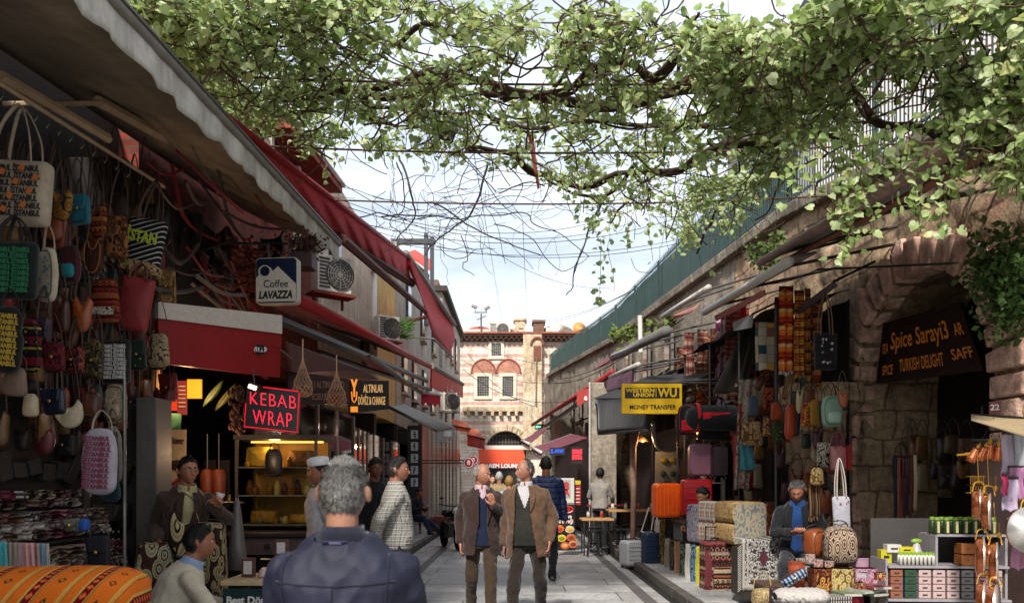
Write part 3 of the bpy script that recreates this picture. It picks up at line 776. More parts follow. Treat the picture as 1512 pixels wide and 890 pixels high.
# ================================================================ left buildings
def facade(name, label, d0, d1, x, z0, z1, m_, back=-9., loc=None, ground=True):
    t = thing(name, label, 'building', (x, (d0+d1)/2, 0)); o = V((x, (d0+d1)/2, 0))
    m = MB(); m.hexa([V((back, d0, z0)), V((x, d0, z0)), V((x, d1, z0)), V((back, d1, z0)), V((back, d0, z1)), V((x, d0, z1)), V((x, d1, z1)), V((back, d1, z1))]); m.build('wall', m_, t, org=o)
    if ground:
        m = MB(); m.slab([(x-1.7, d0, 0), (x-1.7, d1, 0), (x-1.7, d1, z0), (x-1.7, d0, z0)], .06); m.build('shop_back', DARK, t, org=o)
        for dd in (d0+.12, d1-.12): m = MB(); m.box((x-.25, dd, z0/2), (.5, .22, z0)); m.build('pier', DIM_BROWN, t, org=o)
        m = MB(); m.box((x-.9, d1-.02, z0/2), (1.7, .05, z0)); m.build('side_wall', DIM_BROWN, t, org=o)
    return t, o
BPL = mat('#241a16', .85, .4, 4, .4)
t0, o0 = facade('shop_building', 'dark fronted bag shop building on the near left beneath the canvas awning', -3.5, 7.9, -3.95, 3.9, 5.0, BPL)  # unseen near end drawn out behind the camera to hold off low sun
t1, o1 = facade('brick_house', 'red brick house with pale corner posts and deep eaves above the left awnings', 7.9, 15.0, -3.75, 3.35, 6.85, REDBR)
m = MB(); m.hexa([V(p) for p in ((-6, 11.8, 6.75), (-3.35, 11.8, 6.75), (-3.35, 15.3, 7.05), (-6, 15.3, 7.05), (-6, 11.8, 6.95), (-3.35, 11.8, 6.95), (-3.35, 15.3, 7.25), (-6, 15.3, 7.25))]); m.build('eaves', mat('#7c3b26', .8, .4, 6), t1, org=o1)
m = MB(); m.tube([(-3.33, 11.8, 6.9), (-3.33, 15.3, 7.2)], .05, 6); m.build('gutter', mat('#c9c4ba', .7, .2, 4, dirt=.5), t1, org=o1)
for dd in (11.9, 13.4, 14.9): m = MB(); m.box((-3.70, dd, 6.1), (.12, .12, 1.4)); m.build('corner_post', mat('#b9b0a2', .8, .2, 6, dirt=.6), t1, org=o1)
def creamwall(c, name):
    n = NT(name); o = n.sep(n.coord()); base = C(c)
    j = n.ramp(n.math('FRACT', n.math('MULTIPLY', o[2], 1.7)), [(0, .35), (.025, 1.), (1, 1)], 'LINEAR')
    cc = n.mix(1, n.ramp(n.noise(n.coord(), 1.4, 7, .65), [(.3, [x*.65 for x in base]), (.65, base)]), j, 'MULTIPLY')
    st = n.ramp(n.noise(n.coord((3, 3, .22)), 2.4, 7, .7), [(.46, 0), (.7, .7)]); cc = n.mix(st, cc, (.12, .095, .07))
    return n.fin(cc, .88, 0, n.bump(n.noise(n.coord(), 18, 5), .3, .01), .2)
CR1 = creamwall('#cfc3ad', 'cream_render'); CR2 = creamwall('#d8b873', 'yellow_render'); CR3 = creamwall('#b9b2a6', 'grey_render')
t2, o2 = facade('cream_house', 'cream rendered house with two wall mounted air conditioners on the left', 15.0, 21.0, -3.72, 3.3, 7.7, CR1)
t3, o3 = facade('yellow_house', 'ochre rendered house strip beside the white downpipe on the left', 21.0, 24.5, -3.74, 3.3, 8.2, CR2)
t4, o4 = facade('grey_house', 'grey streaked house far along the left side of the street', 24.5, 38, -3.7, 3.3, 8.9, CR3)
t5, o5 = facade('tower_house', 'narrow dark tower house at the far left end of the street', 38, 50, -3.55, 3.3, 10.6, CR3)
m = MB(); m.box((-5.6, 44, 10.7), (4.6, 12.6, .25)); m.build('eaves', mat('#3a302a', .8), t5, org=o5)
m = MB(); m.box((-5.6, 44, 11.05), (3.6, 11, .5)); m.build('roof', mat('#6b5546', .8), t5, org=o5)
def windows(t, o, x, items, frame='#2b2522'):
    for d, z, w_, h_ in items:
        m = MB(); m.box((x+.03, d, z), (.08, w_, h_)); a = m.build('window', plain(frame), t, org=o)
        m = MB(); m.box((x+.072, d, z), (.02, w_-.14, h_-.14)); m.build('pane', glassm(), a, org=o)
        m = MB(); m.box((x+.1, d, z-h_/2-.04), (.18, w_+.14, .07)); m.build('sill', mat('#a89d8b', .8), a, org=o)
windows(t2, o2, -3.72, [(16.2, 6.1, .9, 1.3)]); windows(t4, o4, -3.7, [(26, 5.1, .9, 1.4), (28.5, 5.1, .9, 1.4), (31.5, 5.2, .9, 1.4), (34.5, 5.2, .9, 1.4), (27, 7.6, .9, 1.2), (31, 7.6, .9, 1.2), (35, 7.7, .9, 1.2)])
windows(t5, o5, -3.55, [(40, 5.3, 1, 1.6), (44, 5.3, 1, 1.6), (40, 8.8, 1, 1.8), (43, 8.8, 1, 1.8), (46, 8.8, 1, 1.8)])
for d, z, r_ in ((19.3, 4.75, .42), (28.5, 4.1, .45), (30.4, 3.7, .4)):   # round lattice vents
    m = MB(); Mx = Matrix.Translation((-3.68, d, z)) @ Matrix.Rotation(pi/2, 4, 'Y'); m.lathe([(r_, -.03), (r_, .05), (r_*.8, .05), (r_*.8, .01)], 24, Mx)
    par, oo = (t2, o2) if d < 21 else (t4, o4); a = m.build('round_vent', plain('#1b1714'), par, org=oo, smooth=False)
    m = MB()
    for q in range(-4, 5): m.box((-3.65, d+q*r_*.19, z), (.02, .02, 1.6*r_*math.sqrt(max(.01, 1-(q*.19/.8)**2))))
    m.build('lattice', plain('#6f675a'), a, org=oo)
# ================================================================ far building (striped stone and brick), plane d = 55
FD = 55.; k = FD/F
def fx(px): return (px-CX)*k
def fz(py): return H+(CY-py)*k
fb = thing('stone_han', 'striped brick and stone building with pointed arch windows closing the end of the street', 'building', (0, FD, 0))
n = NT('striped_masonry'); o = n.sep(n.coord()); cb = n.node('ShaderNodeCombineXYZ'); n.link(o[0], cb.inputs[0]); n.link(o[2], cb.inputs[1])
br = n.node('ShaderNodeTexBrick'); br.inputs['Scale'].default_value = 1; br.inputs['Brick Width'].default_value = .75; br.inputs['Row Height'].default_value = .22; br.inputs['Mortar Size'].default_value = .012
br.inputs['Color1'].default_value = (*C('#ddd0c0'), 1); br.inputs['Color2'].default_value = (*C('#cfbeac'), 1); br.inputs['Mortar'].default_value = (.35, .26, .2, 1); n.link(cb.outputs[0], br.inputs[0])
b2 = n.node('ShaderNodeTexBrick'); b2.inputs['Scale'].default_value = 1; b2.inputs['Brick Width'].default_value = .3; b2.inputs['Row Height'].default_value = .073; b2.inputs['Mortar Size'].default_value = .008
b2.inputs['Color1'].default_value = (*C('#c9a295'), 1); b2.inputs['Color2'].default_value = (*C('#b88d80'), 1); b2.inputs['Mortar'].default_value = (.45, .36, .3, 1); n.link(cb.outputs[0], b2.inputs[0])
sel = n.ramp(n.math('FRACT', n.math('MULTIPLY', o[2], 1/.66)), [(0, 0), (.36, 1), (.66, 0)], 'CONSTANT')
up = n.ramp(n.math('MULTIPLY', o[2], .1), [(0, 0), (.42, 1)], 'CONSTANT')
cc = n.mix(n.math('MULTIPLY', sel, up), br.outputs[0], b2.outputs[0])
cc = n.mix(.7, cc, n.ramp(n.noise(n.coord(), .9, 8, .7), [(.3, .6), (.62, 1.1)]), 'MULTIPLY')
cc = n.mix(n.ramp(n.noise(n.coord((1.5, 1, .25)), 1.6, 6, .7), [(.5, 0), (.75, .6)]), cc, (.16, .09, .05))
STR = n.fin(cc, .9, 0, n.bump(br.outputs[1], -.4, .02), .2)
PALE = stone('#cdb999', '#a5876a', '#d8c9ae', .8, 'pale_stone')
m = MB()  # wall with gate arch hole
gx0, gx1 = fx(716), fx(777); gs_, gc, gr = fz(668), (gx0+gx1)/2, (gx1-gx0)/2
X0, X1, Z1 = -9., 8.5, fz(497)
m.box(((X0+gx0)/2, .6, Z1/2), (gx0-X0, 1.2, Z1)); m.box(((X1+gx1)/2, .6, Z1/2), (X1-gx1, 1.2, Z1))
arc = [(gc-gr*cos(pi*i/20), gs_+gr*1.05*sin(pi*i/20)) for i in range(21)]
for (a, b) in zip(arc, arc[1:]): m.hexa([V((a[0], 0, a[1])), V((b[0], 0, b[1])), V((b[0], 1.2, b[1])), V((a[0], 1.2, a[1])), V((a[0], 0, Z1)), V((b[0], 0, Z1)), V((b[0], 1.2, Z1)), V((a[0], 1.2, Z1))])
m.build('wall', STR, fb)
m = MB(); m.box((gc, 1.1, 2.5), (gr*2+.2, .06, 7)); m.build('gate_leaf', plain('#191513'), fb)
m = MB()
for i in range(-6, 7): m.box((gc+i*gr/6.5, .5, gs_+.8), (.05, .05, 3.2))
for i in range(6): m.box((gc, .5, gs_-.6+i*.45), (gr*2, .05, .05))
m.build('gate_grille', plain('#6d6459'), fb)
m = MB(); N = 15
for i in range(N):
    a0 = pi*i/N+.02; a1 = pi*(i+1)/N-.02; m.hexa([V((gc-r*cos(a), y, gs_+r*1.05*sin(a))) for y in (-.10, .2) for a, r in ((a0, gr), (a1, gr), (a1, gr+.42), (a0, gr+.42))])
m.build('gate_arch', PALE, fb, bevel=.02)
m = MB(); m.box((0+fx(733), -.12, fz(604)), (fx(776)-fx(690)+.6, .4, .34))
x = fx(692)
while x < fx(775): m.box((x, -.2, fz(611)), (.22, .36, .3)); x += .55
m.build('corbel_course', PALE, fb, bevel=.02)
m = MB(); m.box((fx(730), -.05, fz(555)), (fx(776)-fx(684), .14, fz(500)-fz(600))); m.build('upper_wall', STR, fb)
m = MB(); m.box((fx(786), -.25, fz(580)), (fx(800)-fx(773), .9, Z1*.0+fz(500)-fz(668))); m.build('buttress', PALE, fb)
m = MB(); m.box((fx(765), -.2, fz(496)), (fx(870)-fx(665), .8, .18)); 
x = fx(668)
while x < fx(868): m.box((x, -.30, fz(500)), (.22, .62, .16), rot=(0, 0, pi/4)); m.box((x+.17, -.26, fz(503)), (.2, .5, .14), rot=(0, 0, pi/4)); x += .36
m.build('dentil_cornice', mat('#4a342a', .85, .4, 6), fb)
m = MB(); m.hexa([V((X0, -.7, Z1+.1)), V((X1, -.7, Z1+.1)), V((X1, 6, Z1+.5)), V((X0, 6, Z1+.5)), V((X0, -.7, Z1+.22)), V((X1, -.7, Z1+.22)), V((X1, 6, Z1+1.1)), V((X0, 6, Z1+1.1))]); m.build('roof', mat('#8a4d3c', .85, .35, 4), fb)
for (x0, x1, y0, y1, fr) in ((726, 740, 508, 526, 1), (705, 722, 556, 585, 2), (742, 758, 556, 585, 2)):
    cxm, czm = (fx(x0)+fx(x1))/2, (fz(y0)+fz(y1))/2; w_, h_ = fx(x1)-fx(x0), fz(y0)-fz(y1)
    m = MB(); t_ = .22
    for sx in (-1, 1): m.box((cxm+sx*(w_/2+t_/2), -.16, czm), (t_, .16, h_+t_*2))
    for sz in (-1, 1): m.box((cxm, -.16, czm+sz*(h_/2+t_/2)), (w_, .16, t_))
    a = m.build('window', mat('#d6c8b0', .8, .2, 5, dirt=.3), fb, bevel=.015)
    m = MB(); m.box((cxm, -.128, czm), (w_, .02, h_)); m.build('pane', glassm('#1c1e20'), a)
    m = MB()
    for i in range(1, 5): m.box((cxm-w_/2+i*w_/5, -.155, czm), (.025, .025, h_))
    for i in range(1, 8): m.box((cxm, -.17, czm-h_/2+i*h_/8), (w_, .025, .025))
    m.build('bars', plain('#8b8378'), a)
for x0, x1 in ((696, 732), (733, 769)):   # pointed relieving arches
    cxm = (fx(x0)+fx(x1))/2; r = (fx(x1)-fx(x0))/2; zb = fz(551)
    pts = [(cxm+(-r+r*1.0*i/10), zb+.95*math.sqrt(max(0, 1-(1-i/10)**1.7))) for i in range(11)]; pts += [(2*cxm-a, b) for a, b in pts[::-1][1:]]
    m = MB(); m.tube([(a, -.15, b) for a, b in pts], .07, 5); m.build('relieving_arch', mat('#8d4d3c', .85), fb)
    m = MB(); m.prism(pts, .05, -.13); m.build('arch_panel', brickm('#b06f58', '#96564a', '#c0a890', .3, .08, name='pink_brick', stain=.3), fb)
m = MB(); m.tube([(fx(793)+.42*cos(pi*i/10), -.75, fz(512)+.5*sin(pi*i/10)) for i in range(11)], .09, 6); m.box((fx(793), -.72, fz(524)), (.5, .1, 1.)); m.build('niche', mat('#6f4433', .85), fb)
m = MB(); m.tube([(fx(792), -.8, fz(530)), (fx(791), -.8, fz(600))], .05, 6); m.build('downpipe', plain('#6b5a4b'), fb)
m = MB(); m.box((fx(768)-.0, 1.2, fz(484)), (fx(776)-fx(760), 1.2, fz(470)-fz(497))); m.box((fx(768), 1.2, fz(469)), (fx(778)-fx(758), 1.4, .16)); m.box((fx(769), .55, fz(478)), (.3, .1, .4)); m.build('chimney', PALE, fb, bevel=.03)
m = MB(); m.box((fx(796), 1.4, fz(484)), (fx(804)-fx(788), 1.3, fz(472)-fz(500))); m.box((fx(796), 1.4, fz(471)), (fx(806)-fx(786), 1.5, .18)); m.build('chimney', mat('#6a4f42', .9, .4, 4), fb, bevel=.03)
for px_, rr, c_ in ((706, .62, '#9c4a3c'), (752, .5, '#8b7d6a'), (825, .7, '#6c6156')):
    m = MB(); m.lathe([(rr*2*cos(pi/2*i/8), rr*1.3*sin(pi/2*i/8)) for i in range(9)], 20, Matrix.Translation((fx(px_), 2.4, Z1+.35))); m.build('dome', mat(c_, .8, .3, 4), fb, smooth=True)
for c_, s_ in (((fx(812), 1., fz(490)), (.5, .5, .9)), ((fx(848), 1.5, fz(492)), (.8, .6, .7)), ((fx(700), 1., fz(490)), (2., .8, .6))): m = MB(); m.box(c_, s_); m.build('roof_box', mat('#c2b9ab', .8), fb)
# satellite dishes, cameras on a mast, rooftop air conditioner
def dish(px, py, r, c, label, y=FD+.6, ry=.3):
    t = thing('satellite_dish', label, 'satellite dish', (fx(px), y, fz(py)-r*1.2), ry, 'satellite dishes on the far roof')
    m = MB(); Mx = Matrix.Translation((0, 0, r*1.2)) @ Matrix.Rotation(R(75), 4, 'X'); m.lathe([(r*q/6, .25*r*(q/6)**2) for q in range(7)], 22, Mx); m.build('reflector', c, t, smooth=True, solid=.03)
    m = MB(); m.tube([(0, .05, 0), (0, .1, r*1.1)], .04, 6); m.build('mast', plain('#57514a'), t)
    m = MB(); m.tube([(0, 0, r*.4), (0, -r*.9, r*1.1)], .025, 5); m.ell((0, -r*.9, r*1.12), (.08, .1, .08), 8, 6); m.build('feed_arm', plain('#8e8880'), t)
dish(856, 484, .5, mat('#c98a4c', .7, .4, 5), 'rusty orange satellite dish at the right end of the far roof')
dish(823, 487, .62, mat('#cfc6b4', .6, .2, 5), 'pale round satellite dish left of the rusty one on the far roof')
t = thing('camera_mast', 'steel mast with two floodlight cameras on the far roof left of the chimney', 'camera mast', (fx(710), FD+.5, Z1+.1))
m = MB(); m.tube([(0, 0, 0), (0, 0, fz(463)-Z1)], .06, 6); m.tube([(-.5, 0, fz(461)-Z1), (.4, 0, fz(461)-Z1)], .04, 5); m.tube([(-.3, 0, fz(472)-Z1), (.35, 0, fz(466)-Z1)], .04, 5); m.build('pole', plain('#4a4744'), t)
for q, (a, b) in enumerate(((fx(700)-fx(710), fz(453)-Z1), (fx(719)-fx(710), fz(455)-Z1))): m = MB(); m.box((a, -.1, b), (.4, .3, .16), rot=(0, (.3, -.5)[q], 0)); m.tube([(a, 0, b-.05), (a*.8, 0, fz(461)-Z1)], .025, 5); m.build('floodlight', plain('#77736c'), t)
def aircon(label, px, py, d, w_, h_, rz, dp=.3, bracket=None):
    p = P(px, py, d); t = thing('air_conditioner', label, 'air conditioner', p, rz, 'air conditioner outdoor units')
    m = MB(); m.box((0, 0, h_/2), (w_, dp, h_)); m.build('casing', mat('#cfc8ba', .5, .15, 5, .1, dirt=.3), t, bevel=.02)
    m = MB()
    for i in range(9): m.box((-w_*.30, -dp/2-.004, h_*.12+i*h_*.095), (w_*.30, .012, h_*.055))
    m.build('side_louvre', plain('#2a2522'), t)
    m = MB(); Mx = Matrix.Translation((w_*.14, -dp/2-.002, h_*.5)) @ Matrix.Rotation(pi/2, 4, 'X'); m.lathe([(.001, 0), (h_*.4, 0), (h_*.4, .02), (h_*.42, .02), (h_*.42, -.01)], 26, Mx); m.build('fan_opening', plain('#33302e'), t)
    m = MB()
    for i in range(1, 6): m.tube([(w_*.14+h_*.4*i/5.5*cos(2*pi*j/20), -dp/2-.03, h_*.5+h_*.4*i/5.5*sin(2*pi*j/20)) for j in range(21)], .004, 4)
    for i in range(6): a = pi*i/6; m.tube([(w_*.14+h_*.4*cos(a), -dp/2-.03, h_*.5+h_*.4*sin(a)), (w_*.14-h_*.4*cos(a), -dp/2-.03, h_*.5-h_*.4*sin(a))], .004, 4)
    m.build('fan_guard', plain('#8f8a80'), t)
    if bracket:
        m = MB(); m.box((0, 0, -.03), (w_*1.25, dp*1.1, .04))
        for s in (-1, 1): m.box((s*w_*.42, .12, -.13), (.04, .04, .2))
        m.build('bracket', bracket, t)
    return t
RUST = mat('#7c2a1d', .7, .4, 8, dirt=.4)
# ================================================================ left awnings
def awning(label, quad, m_, bar=None, barr=.045, valance=None, vm=None, arms=(), armm=None, group=None, cat='awning', stripes_=None, thick=.012, ragged=.0, folds=.02, nseg=30):
    """quad: outer near, outer far, inner far, inner near"""
    a, b, c, d = [V(p) for p in quad]; o = a.copy()
    t = thing('awning', label, cat, o, group=group)
    m = MB(); L = (b-a).length; nu = max(6, int(L*4))
    def fn(u, v):
        p = a.lerp(b, u).lerp(d.lerp(c, u), v); p.z -= folds*sin(v*pi)*(1+sin(u*nu*1.2)*.5); return p
    m.grid(fn, nu, 6); m.build('canopy', m_, t, smooth=True, solid=thick, org=o)
    if bar is not None: m = MB(); m.tube([a, b], barr, 8); m.build('front_bar', bar, t, org=o, smooth=True)
    if valance:
        m = MB(); nv = max(10, int(L*14))
        def fv(u, v):
            p = a.lerp(b, u); n_ = noise.noise(V((u*L*2.1, 0, 0))); p.x += .018*sin(u*L*16+n_*4)*v; p.z -= v*valance*(1+ragged*noise.noise(V((u*L*3, 5, 1)))+ragged*.7*noise.noise(V((u*L*14, 2, 1)))); return p
        m.grid(fv, nv, 5); m.build('valance', vm or m_, t, smooth=True, solid=.004, org=o)
    for p, q, r in arms: m = MB(); m.tube([V(p), V(q)], r, 6); m.build('arm', armm or bar, t, org=o)
    return t, o
CANV = mat('#8b7c66', .9, .3, 2.2, .3, 30, dirt=.55); CANW = mat('#b9b4aa', .85, .18, 5, .4, 25, dirt=.6)
BEIGE = mat('#a58d70', .6, .2, 4, .1, dirt=.3)
REDC = cloth('#c01224', '#960c1a', .35); REDD = cloth('#7a0c14', '#5a0a10', .35); REDM = mat('#8f1018', .55, .2, 4, .1, dirt=.3); BRN = mat('#4b1c17', .7, .3, 6, dirt=.3); BLK = plain('#100f10', .5); GREYM = mat('#77726a', .6, .2, 6, dirt=.3); PINK = cloth('#b5283c', '#8e1a2c', .3)
A = V((-2.2, -2.5, 3.72)); B = P(500, 360, 9.84)  # unseen near end lengthened behind the camera to keep sun off the bags
t, o = awning('long grey canvas awning with a ragged white valance at the top left', (A, B, V((-3.7, 10.1, 5.08)), V((-3.7, -2.5, 3.72))), CANV, GREYM, .04, .22, CANW,
      arms=((P(145, 150, 5.9), P(398, 288, 9.7), .045), (P(0, 112, 4.7), P(160, 205, 5.7), .035), (P(398, 288, 9.7), P(478, 352, 9.8), .03), (V((-3.8, 5.9, 4.3)), P(150, 152, 5.9), .02)), armm=BEIGE, ragged=.28, folds=.05)
m = MB(); m.tube([V(p)+V((.03, 0, .02)) for p in (A, B)], .02, 6); m.build('edge_profile', plain('#3a3936'), t, org=o)
# big red awnings above
t, o = awning('wide dark red awning rising behind the grey canvas one', (P(285, 135, 6.4), P(600, 378, 17.9), P(608, 418, 19.3), P(425, 300, 10.4)), REDC, REDM, .04, folds=.06, arms=((P(505, 352, 10.9), P(635, 466, 22.), .07), (P(425, 300, 10.4), P(608, 418, 19.3), .10), (P(635, 466, 22), V((-3.7, 23, 6.0)), .05)), armm=BRN)
t = thing('awning', 'red awning flank hanging in a curve from a grey pole before the far houses', 'awning', P(602, 380, 18)); o = P(602, 380, 18)
m = MB(); top = [P(602, 380, 18), P(620, 406, 20), P(640, 435, 22.5), P(655, 456, 25), P(670, 478, 27.5)]; low = [P(604, 392, 18), P(622, 446, 20), P(638, 490, 22), P(652, 508, 24.5), P(668, 527, 27)]
T_, L_ = rail(top, 5), rail(low, 5)
m.grid(lambda u, v: T_[round(u*20)].lerp(L_[round(u*20)], v)+V((.05*sin(v*7+u*5), 0, 0)), 20, 6); m.build('canopy', REDC, t, smooth=True, solid=.012, org=o)
m = MB(); m.tube([P(599, 374, 17.8), P(671, 479, 27.8)], .08, 8); m.build('front_bar', GREYM, t, org=o, smooth=True)
m = MB(); m.tube([P(668, 527, 27), P(640, 500, 22.3), V((-3.7, 21, 5.4))], .03, 6); m.build('arm', GREYM, t, org=o)
# lower red awning with lettered front
t, o = awning('long low red awning on black arms with a lettered red front at its far end', (P(438, 441, 8.6), P(634, 540, 20.8), V((-3.7, 21, 5.1)), V((-3.75, 8.8, 3.85))), cloth('#6e0c16', '#4c0810', .35), REDM, .075, arms=((P(405, 470, 8.4), P(630, 562, 20.5), .06), (P(470, 520, 11), P(634, 575, 20.6), .05)), armm=BLK)
a, b = P(637, 543, 20.9), P(683, 569, 33.5); c, d = P(683, 587, 33.3), P(636, 572, 20.9)
m = MB(); m.slab([a, b, c, d], .05); pl_ = m.build('front_panel', mat('#b81418', .5, .15, 3, .1), t, org=o)
u_ = (b-a).normalized(); up = V((0, 0, 1))
vs, fs = text_mesh('NİNNİ', 1., .02, bold=.02)
wx = max(p.x for p in vs)-min(p.x for p in vs)
m = MB(); m.add([V(a)+(b-a)*(.58+p.x/wx*.50)+V((0.06, -.05, 0))+V((0, 0, (p.z*.75)-.52-.35*(.58+p.x/wx*.5))) for p in vs], fs); m.build('lettering', plain('#efe6e0'), t, org=o)
m = MB(); m.tube([a+V((0, 0, .05)), b+V((0, 0, .05))], .09, 8); m.build('top_roller', GREYM, t, org=o)
# maroon one and small grey one
t, o = awning('faded pink red awning with a short maroon valance between the red and grey ones', (P(548, 527, 13), P(622, 580, 20.5), V((-3.6, 20.5, 4.4)), V((-3.6, 13, 4.2))), PINK, GREYM, .05)
m = MB(); m.grid(lambda u, v: P(622+28*u, 579+3*u+(17+3*sin(u*20))*v, 20.5+.5*u), 12, 3); m.build('valance', PINK, t, org=o, solid=.01)
m = MB(); m.tube([P(622, 578, 20.5), P(652, 582, 21)], .05, 6); m.build('front_bar', plain('#c9c4bc'), t, org=o)
GRF = cloth('#8e8a86', '#6f6b68', .3)
t, o = awning('small grey fabric awning with a pale labelled valance over the lattice window', (P(571, 599, 13.4), P(644, 636, 18.5), P(672, 630, 20.5), P(596, 596, 15.6)), GRF, BLK, .03)
m = MB(); m.grid(lambda u, v: P(645+27*u, 636-6*u+(17+2*sin(u*18))*v, 18.6+1.9*u), 12, 3); m.build('valance', GRF, t, org=o, solid=.01)
m = MB(); m.box(P(660, 640, 19.3), (.22, .03, .13)); m.build('label_patch', plain('#c9c5bd'), t, org=o)
ORF = cloth('#c4541f', '#9c3a16', .3)
awning('small orange awning at the far end of the left shops, nearer of two', (P(668, 628, 23), P(694, 633, 24), P(690, 624, 26), P(667, 618, 25)), ORF, BRN, .03, .12)
awning('small orange and red awning beside the far red cafe canopy, farther of two', (P(690, 642, 26), P(716, 648, 27), P(706, 634, 31), P(688, 630, 29)), ORF, BRN, .03, .35, cloth('#a8281a', '#7d1d14'))
# cafe awning at the end of the street
t = thing('awning', 'bright orange red cafe awning with white lettering at the end of the street', 'awning', P(741, 690, 40)); o = P(741, 690, 40)
m = MB(); q = [P(706, 663, 41.5), P(772, 663, 41.5), P(778, 684, 39.6), P(708, 684, 39.6)]; m.slab(q, .03); m.build('canopy', cloth('#d8481f', '#b83a18', .2), t, org=o)
m = MB(); m.box(P(742, 687.5, 39.55), (W_ if False else 70*39.55/F, .03, .24)); m.build('valance', plain('#a31512'), t, org=o)
m = MB(); text(m, 'HAREM LOUNGE', .26, P(742, 687.6, 39.5), w=62*39.5/F, ext=.01, bold=.01); m.build('lettering', plain('#f2ece6'), t, org=o)
m = MB(); m.box(P(739, 660.5, 41.6), (68*41.6/F, .3, .22)); m.build('roller_cover', plain('#d9d2c6'), t, org=o)
m = MB(); [m.tube([P(x, 690, 39.8), P(x, 722, 39.8)], .04, 6) for x in (709,)]; m.build('post', plain('#3a2d28'), t, org=o)
# ================================================================ signs, left
t = thing('cafe_sign', 'square navy and white coffee sign with rounded corners on a bracket, left side', 'sign', P(411, 450, 7.6), R(-6)); s_ = 7.6/F
def rrect(w, h, r, n=5, cx=0, cz=0):
    out = []
    for qx, qz, a0 in ((1, 1, 0), (-1, 1, 90), (-1, -1, 180), (1, -1, 270)):
        for i in range(n+1): a = R(a0+90*i/n); out.append((cx+qx*(w/2-r)+r*cos(a), cz+qz*(h/2-r)+r*sin(a)))
    return out
Wd, Ht_ = 64*s_, 68*s_
m = MB(); m.prism(rrect(Wd, Ht_, .04, cz=Ht_/2), .09); m.build('panel', plain('#a9a092', .4), t, bevel=.005)
m = MB(); m.prism(rrect(Wd-.02, Ht_-.02, .035, cz=Ht_/2), .01, -.048); m.build('blue_face', plain('#0c1530', .35), t)
m = MB(); hw = Wd/2-.012
pts = [(-hw, .02), (hw, .02), (hw, Ht_*.42), (.02, Ht_*.80), (-.03, Ht_*.70), (-.055, Ht_*.78), (-.09, Ht_*.83), (-.125, Ht_*.83), (-.16, Ht_*.79), (-.175, Ht_*.72), (-.17, Ht_*.62), (-hw, Ht_*.56)]
m.prism(pts, .006, -.056); m.build('pale_shape', plain('#b5ab9c', .4), t)
m = MB(); Mx = Matrix.Translation((-.105, -.061, Ht_*.70)) @ Matrix.Rotation(pi/2, 4, 'X'); m.lathe([(.001, .0), (.046, .0), (.046, .006), (.001, .006)], 24, Mx); m.build('round_dot', plain('#0c1530', .35), t)
m = MB(); text(m, 'Coffee', .1, (0.0, -.061, Ht_*.42), w=.24, ext=.002); m.build('lettering', plain('#1c1a18'), t)
m = MB(); text(m, 'LAVAZZA', .1, (0.0, -.061, Ht_*.18), w=.33, ext=.002, bold=.004, shear=.15); m.build('lettering', plain('#0c0c0e'), t)
m = MB(); m.tube([(-.1, .0, Ht_), (-.1, 0, Ht_+.14), (-.6, .1, Ht_+.2), (-1.4, .5, Ht_+.15)], .014, 6); m.tube([(.1, 0, Ht_), (.1, 0, Ht_+.14), (-.3, .1, Ht_+.19)], .012, 6); m.build('bracket', BLK, t)
t = thing('flower_basket', 'dark hanging planter with a dried bushy plant above the coffee sign', 'planter', P(449, 398, 8.0)); 
m = MB(); m.prism([(-.1, 0), (.1, 0), (.11, .16), (-.11, .16)], .2); m.build('basket', plain('#2e120e'), t, bevel=.01)
m = MB()
for i in range(420):
    a = V((random.gauss(0, .085), random.gauss(0, .07), .24+random.gauss(0, .06))); e = Euler((ru(0, 6), ru(0, 6), ru(0, 6))).to_matrix(); m.add([a+e @ V(p) for p in ((-.015, 0, 0), (0, 0, .03), (.015, 0, 0), (0, 0, -.02))], [(0, 1, 2, 3)])
m.build('leaves', mat('#3a2018', .8, .5, 20), t)
# white and red front box with wifi mark
t = thing('shop_fascia', 'red shop fascia with a white top band and a wifi mark on the left', 'sign', P(323, 555, 7.3)); o = P(323, 555, 7.3)
f1 = lambda px, py, d=7.3: P(px, py, d)
def fq(a, b, c, d_, th, m_, nm, dz=0):
    mm = MB(); mm.slab([a, b, c, d_], th); return mm.build(nm, m_, t, org=o)
fq(f1(232, 487, 6.6), f1(412, 512, 7.6), f1(411, 557, 7.6), f1(232, 536, 6.6), .05, mat('#7d0910', .45, .2, 3, .1), 'red_panel')
fq(P(231, 446, 6.58), P(414, 466, 7.58), P(414, 493, 7.58), P(231, 470, 6.58), .055, plain('#b3a79a', .5), 'white_band'); fq(P(231, 470, 6.6), P(413, 492, 7.6), P(413, 514, 7.6), P(231, 488, 6.6), .05, mat('#7d0910', .45, .2, 3, .1), 'red_panel')
m = MB(); e = P(382, 516, 7.36); pts = [(.078*cos(a), .045*sin(a)) for a in [2*pi*i/26 for i in range(26)]]; m.prism([(x, z) for x, z in pts], .012, 0, Matrix.Translation(e)); m.build('wifi_disc', plain('#0b0a0b', .4), t, org=o)
m = MB(); m.prism(rrect(.08, .048, .018), .008, 0, Matrix.Translation(e+V((.036, -.011, 0)))); m.build('wifi_plate', plain('#cfcac4', .4), t, org=o)
m = MB(); text(m, 'Wi', .06, e+V((-.04, -.014, 0)), w=.06, ext=.002, bold=.003); m.build('lettering', plain('#cfcac4'), t, org=o); m = MB(); text(m, 'Fi', .06, e+V((.036, -.019, 0)), w=.045, ext=.002, bold=.003); m.build('lettering', plain('#141214'), t, org=o)
